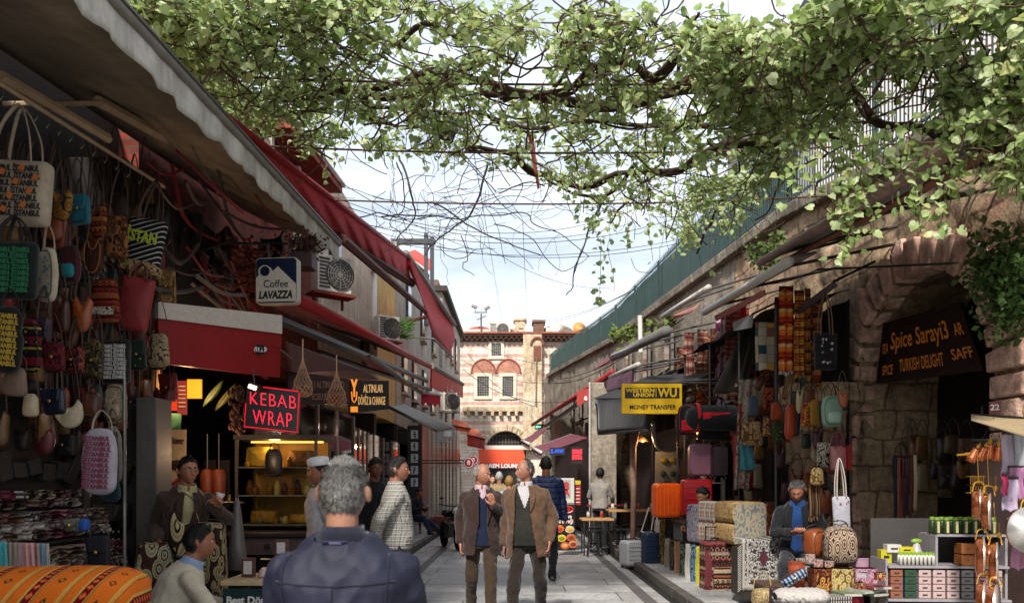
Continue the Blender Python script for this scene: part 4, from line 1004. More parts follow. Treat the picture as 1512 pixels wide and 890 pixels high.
# kebab neon
t = thing('neon_sign', 'black board with glowing red KEBAB WRAP letters in a red neon border', 'sign', P(402, 636, 7.2), R(4)); s_ = 7.2/F
m = MB(); m.prism([(-40*s_, 4*s_), (38*s_, -4*s_), (41*s_, 60*s_), (-36*s_, 68*s_)], .03); m.build('board', plain('#0a0506', .3), t)
NEO = emit('#ff2038', 1.5); NEO2 = emit('#e8102a', .6)
m = MB(); m.tube([(-37*s_, -.03, 40*s_), (-39*s_, -.03, 6*s_), (37*s_, -.03, -2*s_), (40*s_, -.03, 56*s_)], .0055, 6); m.tube([(39*s_, -.03, 58*s_), (-12*s_, -.03, 64*s_)], .0055, 6); m.build('neon_border', NEO2, t)
def dotted(txt, size, at, w):
    m = MB(); vs, fs = text_mesh(txt, size, .003, sx=1, spacing=1.12, bold=-.004); x0 = min(p.x for p in vs); x1 = max(p.x for p in vs); kk = w/(x1-x0)
    m.add([V(((p.x-(x0+x1)/2)*kk, p.y, p.z*1.0+p.x*kk*-.10))+V(at) for p in vs], fs); return m.build('neon_letters', NEO, t)
dotted('KEBAB', .17, (2*s_, -.022, 44*s_), 66*s_); dotted('WRAP', .19, (1*s_, -.022, 17*s_), 56*s_)
# hanging spotlights
for px, py, d, lb in ((376, 570, 7.0, 'small lit spotlight hanging left of the neon board'),):
    t = thing('spotlight', lb, 'lamp', P(px, py, d)); m = MB(); m.box((0, 0, 0), (.09, .06, .05), rot=(0, .35, 0)); m.tube([(0, 0, .02), (-.02, 0, .16)], .006, 5); m.build('housing', BLK, t); m = MB(); m.box((-.008, -.032, -.012), (.07, .01, .035), rot=(0, .35, 0)); m.build('lens', emit('#ffd9a0', 6), t)
# exchange office boards
t = thing('shop_board', 'dark grey exchange office board with cream capitals over the jewellery shop', 'sign', P(545, 610, 10.4)); o = P(545, 610, 10.4)
m = MB(); m.slab([P(516, 562, 10.4), P(572, 562, 10.9), P(572, 604, 10.9), P(516, 610, 10.4)], .06); m.build('panel', plain('#2c2b2e', .4), t, org=o)
CRM = emit('#d9b070', .35)
m = MB(); text(m, 'ALTINLAR', .15, P(551, 574, 10.3), w=29*10.3/F, ext=.01); text(m, 'DÖVİZ & CHANGE', .15, P(549, 592, 10.3), w=40*10.3/F, ext=.01); m.build('lettering', CRM, t, org=o)
m = MB(); text(m, 'Y', .3, P(523, 574, 10.3), w=10*10.3/F, ext=.01, bold=.01); m.box(P(523, 604, 10.35), (.09, .02, .07)); m.tube([P(519, 578, 10.3), P(520, 590, 10.3), P(523, 594, 10.3), P(526, 590, 10.3), P(527, 578, 10.3)], .008, 5); m.build('necklace_mark', emit('#f08a30', .7), t, org=o)
t = thing('shop_board', 'long dim purple brown shop board with faint letters behind the hanging nets', 'sign', P(470, 590, 10.3)); o = P(470, 590, 10.3)
m = MB(); m.slab([P(424, 548, 9.6), P(514, 560, 10.3), P(514, 596, 10.3), P(424, 598, 9.6)], .05); m.build('panel', plain('#2d1a1e', .5), t, org=o)
m = MB(); text(m, 'KUYUMCU ALTIN GOLD', .12, P(470, 568, 9.85), w=76*9.9/F, ext=.006); text(m, 'DÖVİZ BÜROSU JEWELLERY', .12, P(470, 586, 9.85), w=78*9.9/F, ext=.006); m.build('lettering', plain('#7a5a4c'), t, org=o)
m = MB(); m.slab([P(424, 505, 9.0), P(532, 545, 11), P(560, 560, 13), P(430, 548, 9.4)], .05); m.build('soffit', plain('#5b3f42', .6), t, org=o)
# vertical icon panel
t = thing('pictogram_panel', 'tall black panel with five pale pictogram squares and a red brown side', 'sign', P(612, 745, 22.5)); o = P(612, 745, 22.5)
m = MB(); m.slab([P(602, 628, 22.5), P(622, 628, 22.5), P(622, 762, 22.5), P(602, 762, 22.5)], .12); m.build('panel', plain('#0d0f14', .4), t, org=o)
m = MB(); m.slab([P(622.5, 627, 22.5), P(632, 632, 24.5), P(632, 760, 24.5), P(622.5, 762, 22.5)], .04); m.build('side_board', plain('#5d1c14', .5), t, org=o)
for i in range(5):
    m = MB(); c = P(612, 641+i*17.6, 22.42); m.box(c, (.2, .01, .24)); a = m.build('pictogram', plain('#b9bcc0', .4), t, org=o)
    m = MB(); m.ell(c+V((0, -.015, .07)), (.024, .008, .026), 8, 6); m.tube([c+V((0, -.015, .04)), c+V((.01*((-1)**i), -.015, -.03)), c+V((.03-.015*i, -.015, -.09))], .018, 5); m.tube([c+V((-.04, -.015, .0)), c+V((.0, -.015, .02)), c+V((.05, -.015, -.01+.012*i))], .012, 5); m.build('figure', plain('#15171c'), a, org=o)
for i, (px, py) in enumerate(((692, 683), (699, 679))):
    t = thing('round_sign', 'round red sign with white ring and figure, %s of the left pair' % ('nearer' if i == 0 else 'farther'), 'sign', P(px, py, 20+i*1.5)); m = MB(); Mx = Matrix.Rotation(pi/2, 4, 'X')
    m.lathe([(.001, -.03), (.14, -.03), (.14, .03), (.001, .03)], 24, Mx); m.build('disc', plain('#8f0f18', .4), t); m = MB(); m.tube([(.115*cos(2*pi*j/24), -.035, .115*sin(2*pi*j/24)) for j in range(25)], .009, 5); text(m, '8', .16, (0, -.035, 0), ext=.006, bold=.004); m.build('marking', plain('#e6d8d4'), t)
    m = MB(); m.tube([(0, .02, 0), (-.6, .1, 0), (-1.6, .4, 0)], .015, 5); m.build('bracket', BLK, t)
# lattice window grille + reflective shopfronts
t = thing('window_grille', 'tall metal lattice grille over the dark shop window beyond the pictogram panel', 'grille', P(652, 770, 27)); o = P(652, 770, 27)
m = MB()
for i in range(9): m.tube([P(634+i*5, 634, 25+i), P(634+i*5, 766, 25+i)], .024, 5)
m.build('uprights', plain('#9c9a94', .4), t, org=o); m = MB()
for j in range(14): m.tube([P(633, 640+j*9.3, 25), P(676, 645+j*8.7, 33.4)], .016, 4)
m.build('crossbars', plain('#7f7d78', .4), t, org=o)
m = MB(); m.slab([P(630, 630, 25.6), P(678, 640, 34.4), P(678, 755, 34.4), P(630, 768, 25.6)], .04); m.build('backing', plain('#14110f', .3), t, org=o)
def shopfront(label, x0, d0, x1, d1, top, cols, seed, lit=None, bays=3):
    """glazed shop window: posts, glass, back panel and shelves of goods"""
    t = thing('shop_window', label, 'shop window', ((x0+x1)/2, (d0+d1)/2, .1)); o = V(((x0+x1)/2, (d0+d1)/2, .1)); rs = random.Random(seed)
    A, B = V((x0, d0, .1)), V((x1, d1, .1)); u = (B-A); up = V((0, 0, top-.1)); nrm = u.cross(V((0, 0, 1))).normalized()*.5
    if nrm.x > 0: nrm = -nrm
    m = MB(); m.slab([A+nrm, B+nrm, B+nrm+up, A+nrm+up], .04); m.build('back_panel', mat('#2b1a14', .8, .5, 3), t, org=o)
    m = MB(); m.slab([A, B, B+V((0, 0, .5)), A+V((0, 0, .5))], .08); m.build('plinth', plain('#1d1817', .4), t, org=o)
    for i in range(bays+1): mm = MB(); mm.box(A+u*i/bays+V((0, 0, (top-.1)/2)), (.07, .07, top-.1)); mm.build('post', plain('#57524c', .35), t, org=o)
    m = MB(); m.slab([A+V((0, 0, .5))-nrm*.02, B+V((0, 0, .5))-nrm*.02, B+up-nrm*.02, A+up-nrm*.02], .008); m.build('glass', clearglass(), t, org=o)
    ml = [mat(c, .5, .3, 12) for c in cols]
    for s in range(4):
        z = .55+s*.42; m = MB(); m.slab([A+V((0, 0, z)), B+V((0, 0, z)), B+nrm*.9+V((0, 0, z)), A+nrm*.9+V((0, 0, z))], .015); m.build('shelf', plain('#8d8a84', .3), t, org=o)
        m = MB(); k_ = 0
        while k_ < 1:
            h = rs.uniform(.08, .3); w_ = rs.uniform(.05, .14); m.cur = rs.randrange(len(ml)); p = A+u*min(.96, k_+.03)+nrm*rs.uniform(.25, .7)+V((0, 0, z))
            if rs.random() < .5: m.box(p+V((0, 0, h/2)), (w_, w_, h))
            else: m.lathe([(w_*.5, 0), (w_*.55, h*.3), (w_*.3, h*.7), (w_*.35, h)], 10, Matrix.Translation(p))
            k_ += (w_+rs.uniform(.01, .05))/u.length
        m.build('displayed_goods', ml, t, org=o)
    if lit: m = MB(); m.tube([A+nrm*.5+up*.94, B+nrm*.5+up*.94], .018, 5); m.build('lamp_tube', emit(lit, 5), t, org=o)
    return t, o
shopfront('narrow jewellery shop window with pink lit shelves left of the grey posts', -2.75, 9.8, -2.6, 12.6, 2.55, ('#b0627a', '#d8a55a', '#8a8a90', '#5a2030', '#c9b8a8'), 3, '#ff9a60')
shopfront('glazed exchange office window with pale and green reflections behind the plaid man', -2.62, 12.7, -2.7, 14.3, 2.4, ('#8f9c50', '#cfc8b8', '#b34c6a', '#6e7a40'), 4, '#ffe6b0')
shopfront('dim shop window far down the left pavement behind the parked motorcycle', -3.3, 17, -3.3, 22.2, 2.6, ('#a34c2a', '#cfc8b8', '#2c3a5a', '#b0a040'), 5, '#ffd090', 4)
shopfront('last dim shop window on the left before the striped building', -2.9, 35, -3.1, 44, 2.6, ('#a34c2a', '#cfc8b8', '#2c3a5a', '#b0a040'), 6, '#ffd090', 5)
# ================================================================ left wall fittings
aircon('white air conditioner on a rust red bracket, nearer one on the cream wall', 489, 434, 13.6, .62, .62, R(38), .3, RUST)
aircon('white air conditioner high on the cream wall beside the small green plant', 571, 503, 20.5, .62, .62, R(40), .28, RUST)
aircon('small air conditioner low on the far left wall under the lettered red awning', 663, 607, 26, .5, .6, R(30), .3, GREYM)
aircon('white rooftop air conditioner beside the pale dome on the far roof', fx_ if False else 738, 497, FD+1.2, 1.5, 1., 0)
t = thing('wall_plant', 'tufty green weed growing out of the crack in the cream wall', 'plant', P(592, 488, 21.2)); m = MB()
for i in range(160):
    a = V((ru(-.1, .15), ru(-.1, .1), ru(-.2, .2))); e = a+V((ru(-.2, .5), ru(-.2, .1), ru(-.15, .4))); w_ = .02; m.add([a+V((0, 0, w_)), a-V((0, 0, w_)), e], [(0, 1, 2)])
m.build('leaves', mat('#3c5a22', .7, .5, 10), t)
t = thing('downpipe', 'white downpipe with a box joint on the cream wall at the left', 'pipe', P(552, 560, 19)); o = P(552, 560, 19); m = MB(); m.tube([P(551, 402, 20.6), P(553, 560, 20.6)], .09, 8); m.build('pipe', plain('#d3cfc8'), t, org=o, smooth=True); m = MB(); m.box(P(550, 396, 20.4), (.32, .2, .2)); m.build('lamp_head', plain('#b9b6b0'), t, org=o, bevel=.03)
t = thing('steel_frame', 'black steel gantry frame rising above the red awning into the sky', 'steel frame', P(632, 470, 27)); o = P(632, 470, 27)
m = MB(); 
for a, b in (((629, 345), (629, 480)), ((638, 350), (638, 480))): m.tube([P(*a, 27), P(*b, 27)], .09, 4)
m.build('post', plain('#1a1d22'), t, org=o); m = MB(); m.tube([P(578, 357, 27), P(643, 357, 27)], .12, 4); m.build('beam', plain('#1a1d22'), t, org=o)
t = thing('roof_gable', 'small pink roofed gable peeping over the red awning beside the steel frame', 'building', P(626, 460, 33)); o = P(626, 470, 33); t.location = o
m = MB(); m.hexa([P(606, 480, 32), P(634, 480, 32), P(634, 480, 35), P(606, 480, 35), P(606, 380, 32), P(634, 405, 32), P(634, 405, 35), P(606, 380, 35)]); m.build('wall', PLAST, t, org=o); m = MB(); m.slab([P(600, 374, 31.5), P(638, 400, 31.5), P(636, 385, 35), P(612, 370, 35)], .1); m.build('roof', mat('#b5483a', .8), t, org=o)
# ================================================================ bags
def outline(kind, w, h):
    if kind == 'tote': return rrect_t(w, h, .03, 1.0, .92)
    if kind == 'pack': return [(w/2*math.copysign(abs(cos(a))**.55, cos(a)), h/2+h/2*math.copysign(abs(sin(a))**(.8 if sin(a) > 0 else .45), sin(a))) for a in [2*pi*i/28 for i in range(28)]]
    if kind == 'hobo':
        pts = [(w/2*math.copysign(abs(cos(a))**.8, cos(a)), h*.55+h*.55*sin(a)) for a in [pi+pi*i/14 for i in range(15)]]; return pts+[(w*.5, h*.8), (w*.36, h), (w*.2, h*.78), (0, h*.7), (-w*.2, h*.78), (-w*.36, h), (-w*.5, h*.8)]
    if kind == 'bucket': return rrect_t(w, h, .05, .8, 1.05)
    return rrect_t(w, h, .025, 1., 1.)
def rrect_t(w, h, r, top, bot):
    return [(x*((bot+(top-bot)*z/h)), z) for x, z in rrect(w, h, min(r, w*.3, h*.3), 4, 0, h/2)]
def pillow(m, pts, t, wob=.006, layers=7, cz=None, flat=.18):
    n = len(pts); cx_ = sum(p[0] for p in pts)/n; cz_ = sum(p[1] for p in pts)/n if cz is None else cz; o = len(m.v); vs = []
    sd = ru(0, 99)
    for j in range(layers):
        f = -1+2*j/(layers-1); s = 1-flat*abs(f)**3.0
        for x, z in pts:
            q = V((cx_+(x-cx_)*s, f*t/2*1.0, cz_+(z-cz_)*s)); nn = noise.noise(V((q.x*14+sd, q.y*14, q.z*14)))*wob*2; q.x += nn; q.z += nn*.5; vs.append(q)
    fs = [(j*n+i, j*n+(i+1) % n, (j+1)*n+(i+1) % n, (j+1)*n+i) for j in range(layers-1) for i in range(n)]
    for j, rev in ((0, 1), (layers-1, 0)):
        s2 = []; 
        c = V((cx_, (-1 if j == 0 else 1)*t/2*1.06, cz_)); vs.append(c); ci = len(vs)-1
        fs += [((j*n+(i+1) % n), j*n+i, ci) if rev else (j*n+i, j*n+(i+1) % n, ci) for i in range(n)]
    # orientation of outline is CCW in xz -> flip sides
    m.add(vs, [f[::-1] for f in fs])
def bag(label, px, py, wpx, hpx, d, kind, m_, strap=None, hang=None, rows=None, rowcol=None, trim=None, rz=None, tilt=0, thick=None, group='bags hanging for sale', cat='bag', pocket=None, name='bag', rowsize=None, nrow=None, accent=None, accents=None, flower=None):
    k_ = d/F; w, h = wpx*k_, hpx*k_; p = P(px, py+hpx, d)
    t = thing(name, label, cat, p, ru(-.25, .25) if rz is None else rz, group); t.rotation_euler.y = tilt+ru(-.06, .06)
    if trim is None and kind in ('pack', 'pouch') and not rows: trim = plain('#1c120c', .6)
    th = thick or min(.16, max(.05, w*.32)); m = MB(); pillow(m, outline(kind, w, h), th); m.build('body', m_, t, smooth=True)
    S = strap or plain('#3b2416', .6); hg = hang if hang is not None else h*.9
    def hand_(y, sp=.3, top=.16, r=.007): 
        pts = [(-w*sp, y, h*.93), (-w*sp*.8, y, h+hg*.5), (0, y*.3, h+hg), (w*sp*.8, y, h+hg*.5), (w*sp, y, h*.93)]; m = MB(); m.tube(rail(pts, 5), r, 6, flat=.5); m.build('strap', S, t, smooth=True)
    if kind == 'tote': hand_(-th/2, .26, r=.011); hand_(th/2, .26, r=.011)
    elif kind == 'pack': hand_(th*.3, .3, r=.008); m = MB(); m.tube(rail([(-w*.3, th*.45, h*.9), (-w*.42, th*.7, h*.5), (-w*.34, th*.45, h*.1)], 4), .012, 6, flat=.4); m.build('strap', S, t, smooth=True)
    else: hand_(0, .42, r=.007)
    if trim:
        m = MB(); pts = [(x, -th/2-.006, z) for x, z in outline(kind, w*.86, h*.86)]; m.tube([V(p)+V((0, 0, h*.07)) for p in pts+[pts[0]]], .003, 5); m.build('piping', trim, t)
    if pocket:
        m = MB(); pillow(m, rrect_t(w*.62, h*.36, .03, 1, 1), .035, .002); q = m.build('pocket', pocket, t, smooth=True); q.location = (0, -th/2-.012, h*.12)
    if kind == 'pouch' and not rows:
        m = MB(); m.grid(lambda u, v: V(((u-.5)*w*.94*(1-.25*v*v), -th/2-.012+.0*v, h*.97-h*.5*v)), 8, 6); m.build('flap', accent or m_, t, solid=.008, smooth=True)
        m = MB(); m.ell((0, -th/2-.022, h*.5), (.012, .006, .012), 8, 6); m.build('clasp', plain('#a98a4a', .3, .8), t)
    if rows:
        nr = nrow or 8; m = MB()
        for i in range(nr):
            z = h*(.08+.80*(i+.5)/nr); s_ = h*.86/nr; off = ru(-.12, .12)*w
            text(m, rows, s_*1.05, (off*.3, -th/2-.010, z), w=w*.80, ext=.001, bold=.0015, shear=.15)
        m.build('print', rowcol, t)
    if flower:
        m = MB()
        for i in range(flower[1]):
            c = V((ru(-.36, .36)*w, -th/2-.010, h*ru(.12, .85))); r_ = ru(.5, 1)*w*.06
            m.prism([(c.x+r_*cos(a)*(1+.35*cos(5*a)), c.z+r_*sin(a)*(1+.35*cos(5*a))) for a in [2*pi*j/14 for j in range(14)]], .004, c.y)
        m.build('print', flower[0], t)
    return t
def XD(px, X=2.95): return X*F/(763-px)
CREAM = cloth('#a2937e', '#867760'); INK = plain('#12100f', .8); WHT = plain('#b9b2a8', .8)
LB = 'bags hanging along the left stall'
def LBag(label, px, py, w, h, kind, m_, X=2.95, **kw):
    return bag(label, px, py, w, h, XD(px, X), kind, m_, group=LB, **kw)
IST = 'İSTANBUL İSTANBUL'
LBag('big cream tote printed with black İSTANBUL rows and orange dots, top left', 26, 238, 98, 95, 'tote', CREAM, strap=CREAM, hang=.33, rows=IST, rowcol=INK, nrow=7, rz=.05, X=3.0)
tt = COL.objects[-1]
m = MB(); k_ = XD(26, 3)/F
for i in range(11): m.box(((-.42+.84*((i*.37) % 1))*98*k_*.9, -.082, (.12+.78*(i/11))*95*k_), (.03, .004, .035), rot=(0, .4, 0))
m.build('orange_marks', plain('#b5622a'), tt.parent)
LBag('yellow brown leather bag with round blue eye shapes', 90, 280, 34, 46, 'hobo', ikat('#a8761f', '#1f2a38', '#5c2d12', 26), hang=.2)
LBag('teal suede pouch bag beside the yellow eye bag', 119, 288, 28, 44, 'pouch', cloth('#1f6470', '#174a55'), hang=.25)
LBag('brown and orange banded sling bag near the rail', 145, 300, 28, 52, 'hobo', kilim(('#4a1c10', '#9c5a22', '#1d1210', '#7a2a18'), 30, 14, seed=1), hang=.3)
LBag('long beaded brown shoulder bag with fringed strap', 172, 318, 32, 64, 'bucket', ikat('#3d2216', '#8a5a32', '#1d120e', 40), hang=.35)
LBag('black tote with white wavy rows and a yellow İST, cream woven base', 206, 322, 54, 82, 'tote', stripes(('#121112', '#a8a49c'), 28, 'z', (3, 1), .5), hang=.3, tilt=.22, accent=None)
m = MB(); k_ = XD(206)/F; text(m, 'İSTAN', .12, (0, -.090, 50*k_), w=44*k_, ext=.002, bold=.004); m.build('print', plain('#a8b02a', .7), COL.objects[-1].parent); m = MB(); m.prism(rrect(50*k_, 16*k_, .02, cz=8*k_), .16); m.build('woven_base', ikat('#a2855a', '#5a4128', '#c0a878', 40), COL.objects[-2].parent)
LBag('tan leopard print flat bag right of the wavy tote', 246, 397, 26, 54, 'pouch', ikat('#6f5230', '#a07a48', '#33200f', 45), hang=.5)
LBag('black tote with green İSTANBUL rows and one pink line', 22, 358, 66, 84, 'tote', cloth('#0f1712', '#0a0f0c'), rows=IST, rowcol=plain('#1f6a44', .8), nrow=8, hang=.15, rz=.05, strap=INK)
LBag('slim cream backpack with orange and blue flowers', 70, 366, 32, 80, 'pack', cloth('#b0a48c', '#95886f'), flower=(mat('#2f6a86', .8, .9, 60), 26), hang=.15, strap=CREAM)
LBag('maroon backpack with a turquoise front and turquoise base', 105, 362, 30, 56, 'pack', cloth('#44131a', '#2d0c11'), pocket=cloth('#1f7a80', '#155a60'), hang=.15)
LBag('brown ribbed sling with tan piping beneath the banded one', 137, 352, 26, 56, 'hobo', stripes(('#4a2414', '#26110a'), 60, 'x'), trim=plain('#8b5a2a'))
LBag('dark chestnut leather sling hanging low', 92, 440, 26, 52, 'hobo', plain('#3d1c10', .45))
LBag('amber orange leather crescent sling', 122, 436, 26, 54, 'hobo', plain('#8a4216', .4))
LBag('brick red kilim bag with a white patterned band', 156, 412, 44, 64, 'bucket', kilim(('#5d1c14', '#7a2a1a', '#3a120d', '#8a4628'), 22, 11, seed=2), hang=.12)
m = MB(); k_ = XD(156)/F; m.prism(rrect(40*k_, 11*k_, .01, cz=14*k_), .004, -.075); m.build('white_band', ikat('#b5a996', '#3b2820', '#b5a996', 60), COL.objects[-1].parent)
LBag('large plain brick pink leather tote beside the kilim bag', 193, 408, 48, 80, 'tote', mat('#7a2624', .6, .25, 9, .3), hang=.1, tilt=.12, strap=plain('#5a1c1a'))
LBag('black drawstring bag printed with yellow İSTANBUL rows', 8, 452, 42, 98, 'pack', cloth('#15130e', '#0c0b08'), rows='İSTANBUL', rowcol=plain('#a8892a', .8), nrow=9, hang=.1, strap=INK)
LBag('black bag with a red pompon pattern beside the yellow lettered one', 45, 470, 34, 80, 'pack', kilim(('#15100f', '#6a1420', '#120e0c', '#8a7a3a'), 16, 8, seed=3), hang=.12, strap=INK)
LBag('black tote covered in white İSTANBUL rows', 171, 502, 46, 64, 'tote', cloth('#131214', '#0c0b0d'), rows=IST, rowcol=WHT, nrow=8, hang=.2, strap=INK, rz=0)
LBag('dark green bag with a column of yellow and red dots', 204, 502, 24, 44, 'pouch', cloth('#12261c', '#0d1a14'), flower=(plain('#a8841f'), 6), hang=.25)
LBag('cream pouch scattered with brown diamonds over the fascia', 234, 492, 34, 50, 'bucket', ikat('#a89474', '#4a3a24', '#8a734f', 26), hang=.3)
LBag('small taupe drawstring pouch at the left edge', 22, 543, 36, 42, 'bucket', mat('#6a5648', .7, .2, 10), hang=.1)
LBag('little cream leather pouch under the taupe one', 45, 581, 22, 34, 'bucket', plain('#a08e70', .5), hang=.25)
LBag('navy flap bag with a brass clasp', 81, 574, 34, 38, 'pouch', plain('#15182b', .4), hang=.35)
LBag('cream two pointed hobo bag with long tan straps', 104, 590, 36, 42, 'hobo', plain('#a39478', .5), hang=.4)
LBag('small round chestnut drum bag', 135, 577, 26, 40, 'pack', plain('#4a2816', .4), hang=.25)
LBag('beige embossed backpack right of the drum bag', 170, 567, 34, 58, 'pack', ikat('#8f7c62', '#a8967a', '#6a563e', 40), hang=.15, pocket=plain('#8f7c62'))
LBag('maroon beaded mini bag on the dark column', 80, 506, 30, 44, 'pouch', ikat('#3a1016', '#6a1c20', '#20080c', 40), hang=.2)
LBag('scarlet and black mini bag with fringe', 111, 512, 28, 40, 'pouch', ikat('#6a141a', '#1a0c0e', '#8a5a3a', 40), hang=.2)
LBag('dark floral mini bag with olive leaves', 138, 505, 28, 56, 'pouch', ikat('#1c1712', '#6a5c30', '#3a2030', 35), hang=.2)
LBag('deep purple mini sling between the text tote and the drum bag', 64, 470, 22, 36, 'pouch', plain('#2a1626', .5), hang=.2)
LBag('white backpack with pink İSTANBUL rows hanging low by the post', 146, 632, 50, 98, 'pack', cloth('#a39aa0', '#857c84'), rows='İSTANBUL', rowcol=plain('#7a2c44', .8), nrow=10, hang=.12, X=2.8, strap=CREAM, rz=0.)
LBag('grey newspaper print backpack behind the pink lettered one', 170, 628, 22, 84, 'pack', cloth('#6a645c', '#4a453f'), rows='İSTANBUL', rowcol=INK, nrow=9, hang=.12, X=2.85)
LBag('dark teal sack at the foot of the newspaper print backpack', 163, 706, 30, 34, 'bucket', cloth('#123038', '#0b2026'), hang=.05, X=2.85)
rs = random.Random(5)
for i in range(135):   # straps and small dark bags filling the rack behind
    px = rs.uniform(0, 250); py = rs.uniform(265, 600 if px > 110 else 640)
    c = rs.choice(('#2c1a10', '#4a2814', '#1a1210', '#5a3c1c', '#4a1216', '#1c2c28', '#6a4a26', '#7a3a1a', '#6a1c1a'))
    bag('small dark leather bag deep in the crowded left rack', px, py, rs.uniform(20, 32), rs.uniform(30, 56), XD(px, rs.uniform(3.06, 3.3)), rs.choice(('hobo', 'pouch', 'bucket')), plain(c, .5), group='dark bags deep in the left rack', hang=rs.uniform(.25, .6))
t = thing('hanging_rail', 'long thin beige hanging rail with wire hooks under the canvas awning', 'rail', P(120, 200, 5.3)); o = P(120, 200, 5.3)
m = MB(); m.tube([P(-60, 86, 4.2), P(242, 276, 6.6)], .014, 8); m.build('rod', BEIGE, t, org=o); m = MB()
for px in range(5, 240, 17): p = P(px, 123+px*.632, 4.2+(px+60)/302*2.4); m.tube([p+V((0, 0, .02)), p-V((0, 0, .06)), p-V((.02, 0, .09)), p-V((.03, 0, .06))], .003, 4)
m.build('hooks', plain('#9c968c', .3, .8), t, org=o)
t = thing('upright_pole', 'thin galvanised upright pole at the corner of the left stall', 'pole', V((-2.87, 5.83, 0))); m = MB(); m.tube([(0, 0, 0), (0, 0, 2.4)], .012, 8); m.build('shaft', plain('#77756f', .35, .6), t)
t = thing('panel_column', 'pale grey upright board column between the bag stall and the kebab shop', 'column', V((-3.05, 6.7, 0))); m = MB(); m.box((0, 0, 1.1), (.17, .3, 2.2)); m.build('board', mat('#57514b', .6, .25, 3, dirt=.5), t, bevel=.01); m = MB(); m.box((-.24, .1, 1.1), (.2, .2, 2.1)); m.build('board', mat('#33302e', .6, .25, 3, dirt=.4), t, bevel=.01)
# display cabinet behind the lower bags
t = thing('display_cabinet', 'dark glass display cabinet with crumpled packets behind the low bags', 'cabinet', V((-3.55, 5.6, .1))); m = MB(); m.box((0, 0, 1), (.5, 2.6, 2.)); m.build('carcass', plain('#0c0a09'), t)
m = MB(); rs = random.Random(9)
for s in range(3):
    for q in range(16): m.box((.28, -1.2+q*.16, .75+s*.36+rs.uniform(0, .05)), (.08, .13, rs.uniform(.1, .22)), rot=(rs.uniform(-.3, .3), rs.uniform(-.3, .3), 0))
m.build('packets', mat('#241f1a', .6, .9, 18), t, bevel=.01)
for y_, s_ in ((-.9, .02), (.35, .08)): m = MB(); m.box((.33, y_, 1), (.02, s_, 2.)); m.build('mullion', plain('#2c2926', .4), t)
# ---------------- scarf rack
t = thing('display_rack', 'tiered black rack stacked with folded scarves at the lower left', 'rack', V((-2.95, 5.0, .0)))
for s, (z, x) in enumerate(((.62, -.05), (.86, -.18), (1.10, -.32), (1.30, -.46))):
    m = MB(); m.box((x, 0, z), (.34, 2.2, .02)); m.build('shelf', BLK, t)
for y in (-1.05, 0, 1.05): m = MB(); m.box((-.3, y, .65), (.03, .03, 1.3)); m.build('upright', BLK, t)
rs = random.Random(11); fold_cols = ('#8a7468', '#a8968a', '#4a3438', '#c2b8aa', '#7a3444', '#a87c82', '#3c383a', '#8a7654', '#b8aca0', '#6a2434')
SC = [stripes((c, rs.choice(fold_cols)), 40, 'z') for c in fold_cols]+[ikat(c, rs.choice(fold_cols), '#1a1414', 45) for c in fold_cols[:5]]
first = {}
for s, (z, x) in enumerate(((.63, -.05), (.87, -.18), (1.11, -.32), (1.31, -.46))):
    for q in range(14):
        y = -1.0+q*.155; nlay = 3 if s < 3 else 2
        for l in range(nlay):
            mi = rs.randrange(len(SC)); key = mi
            loc = (-2.95+x+rs.uniform(-.02, .03), 5.0+y, z+.01+l*.06)
            if key in first: dup(first[key], loc, rs.uniform(-.5, .1)+.3)
            else:
                tt = thing('folded_scarf', 'folded muted scarf stacked flat on the black tiered rack', 'scarf', loc, rs.uniform(-.5, .1)+.3, 'folded scarves on the tiered rack'); tt.scale = (1.15, 1.15, 1.25)
                m = MB(); m.grid(lambda u, v: V(((v-.5)*.26, .065*cos(2*pi*u), .02+.018*sin(2*pi*u)+.004*sin(v*9))), 12, 6, True); m.grid(lambda u, v: V(((v-.5)*.25, .05*cos(2*pi*u), .046+.010*sin(2*pi*u))), 12, 6, True); m.build('cloth', SC[mi], tt, smooth=True); first[key] = tt
cols = ('#4aa0a0', '#8a8070', '#9c8a7a', '#a88a88', '#c08a86', '#c48f8a', '#a87a70', '#6a90a0', '#b0a8a0')
for i, c in enumerate(cols):
    px = 4+i*8; tt = thing('hanging_scarf', 'pastel scarf hanging in a row below the rack, colour %s' % ('turquoise', 'grey olive', 'dusty beige', 'old rose', 'salmon', 'light salmon', 'clay', 'steel blue', 'off white')[i], 'scarf', P(px, 842, 4.15+i*.03), .2, 'pastel scarves hanging below the rack')
    m = MB(); m.grid(lambda u, v: V(((u-.5)*.055*(1-.4*v)+.006*sin(u*12), .012*sin(u*15+i), v*.15)), 8, 6); m.build('cloth', cloth(c), tt, smooth=True, solid=.004)
for i in range(6):
    px = 128+i*8; tt = thing('hanging_necklace', 'dark bead necklace hanging at the corner of the scarf rack', 'necklace', P(px, 832, 5.0), .1*i, 'dark bead necklaces on the rack corner')
    m = MB(); 
    for s in range(14): a = pi*s/13; m.ell((.02*cos(a)*1.3, 0, .2-.2*sin(a)), (.008, .008, .01), 6, 4)
    m.build('beads', plain(('#2a2628', '#3a3436', '#1a1a22')[i % 3], .25), tt)
for (px, py, w_, h_, c, lb) in ((146, 790, 34, 48, '#17131a', 'black cloth purse hanging at the corner of the scarf rack'), (170, 840, 14, 52, '#7a2a22', 'long coral red tassel hanging by the rack pole'), (108, 765, 22, 20, '#5c5a50', 'grey printed card pack on the upper rack shelf'), (124, 765, 12, 18, '#1f4a90', 'bright blue packet on the upper rack shelf')):
    bag(lb, px, py, w_, h_, 4.9 if h_ > 30 else 5.3, 'pouch' if w_ > 15 else 'bucket', mat(c, .7, .3, 20), group=None, hang=.05, cat='purse' if h_ > 30 else 'packet', name='purse' if h_ > 30 else 'packet')
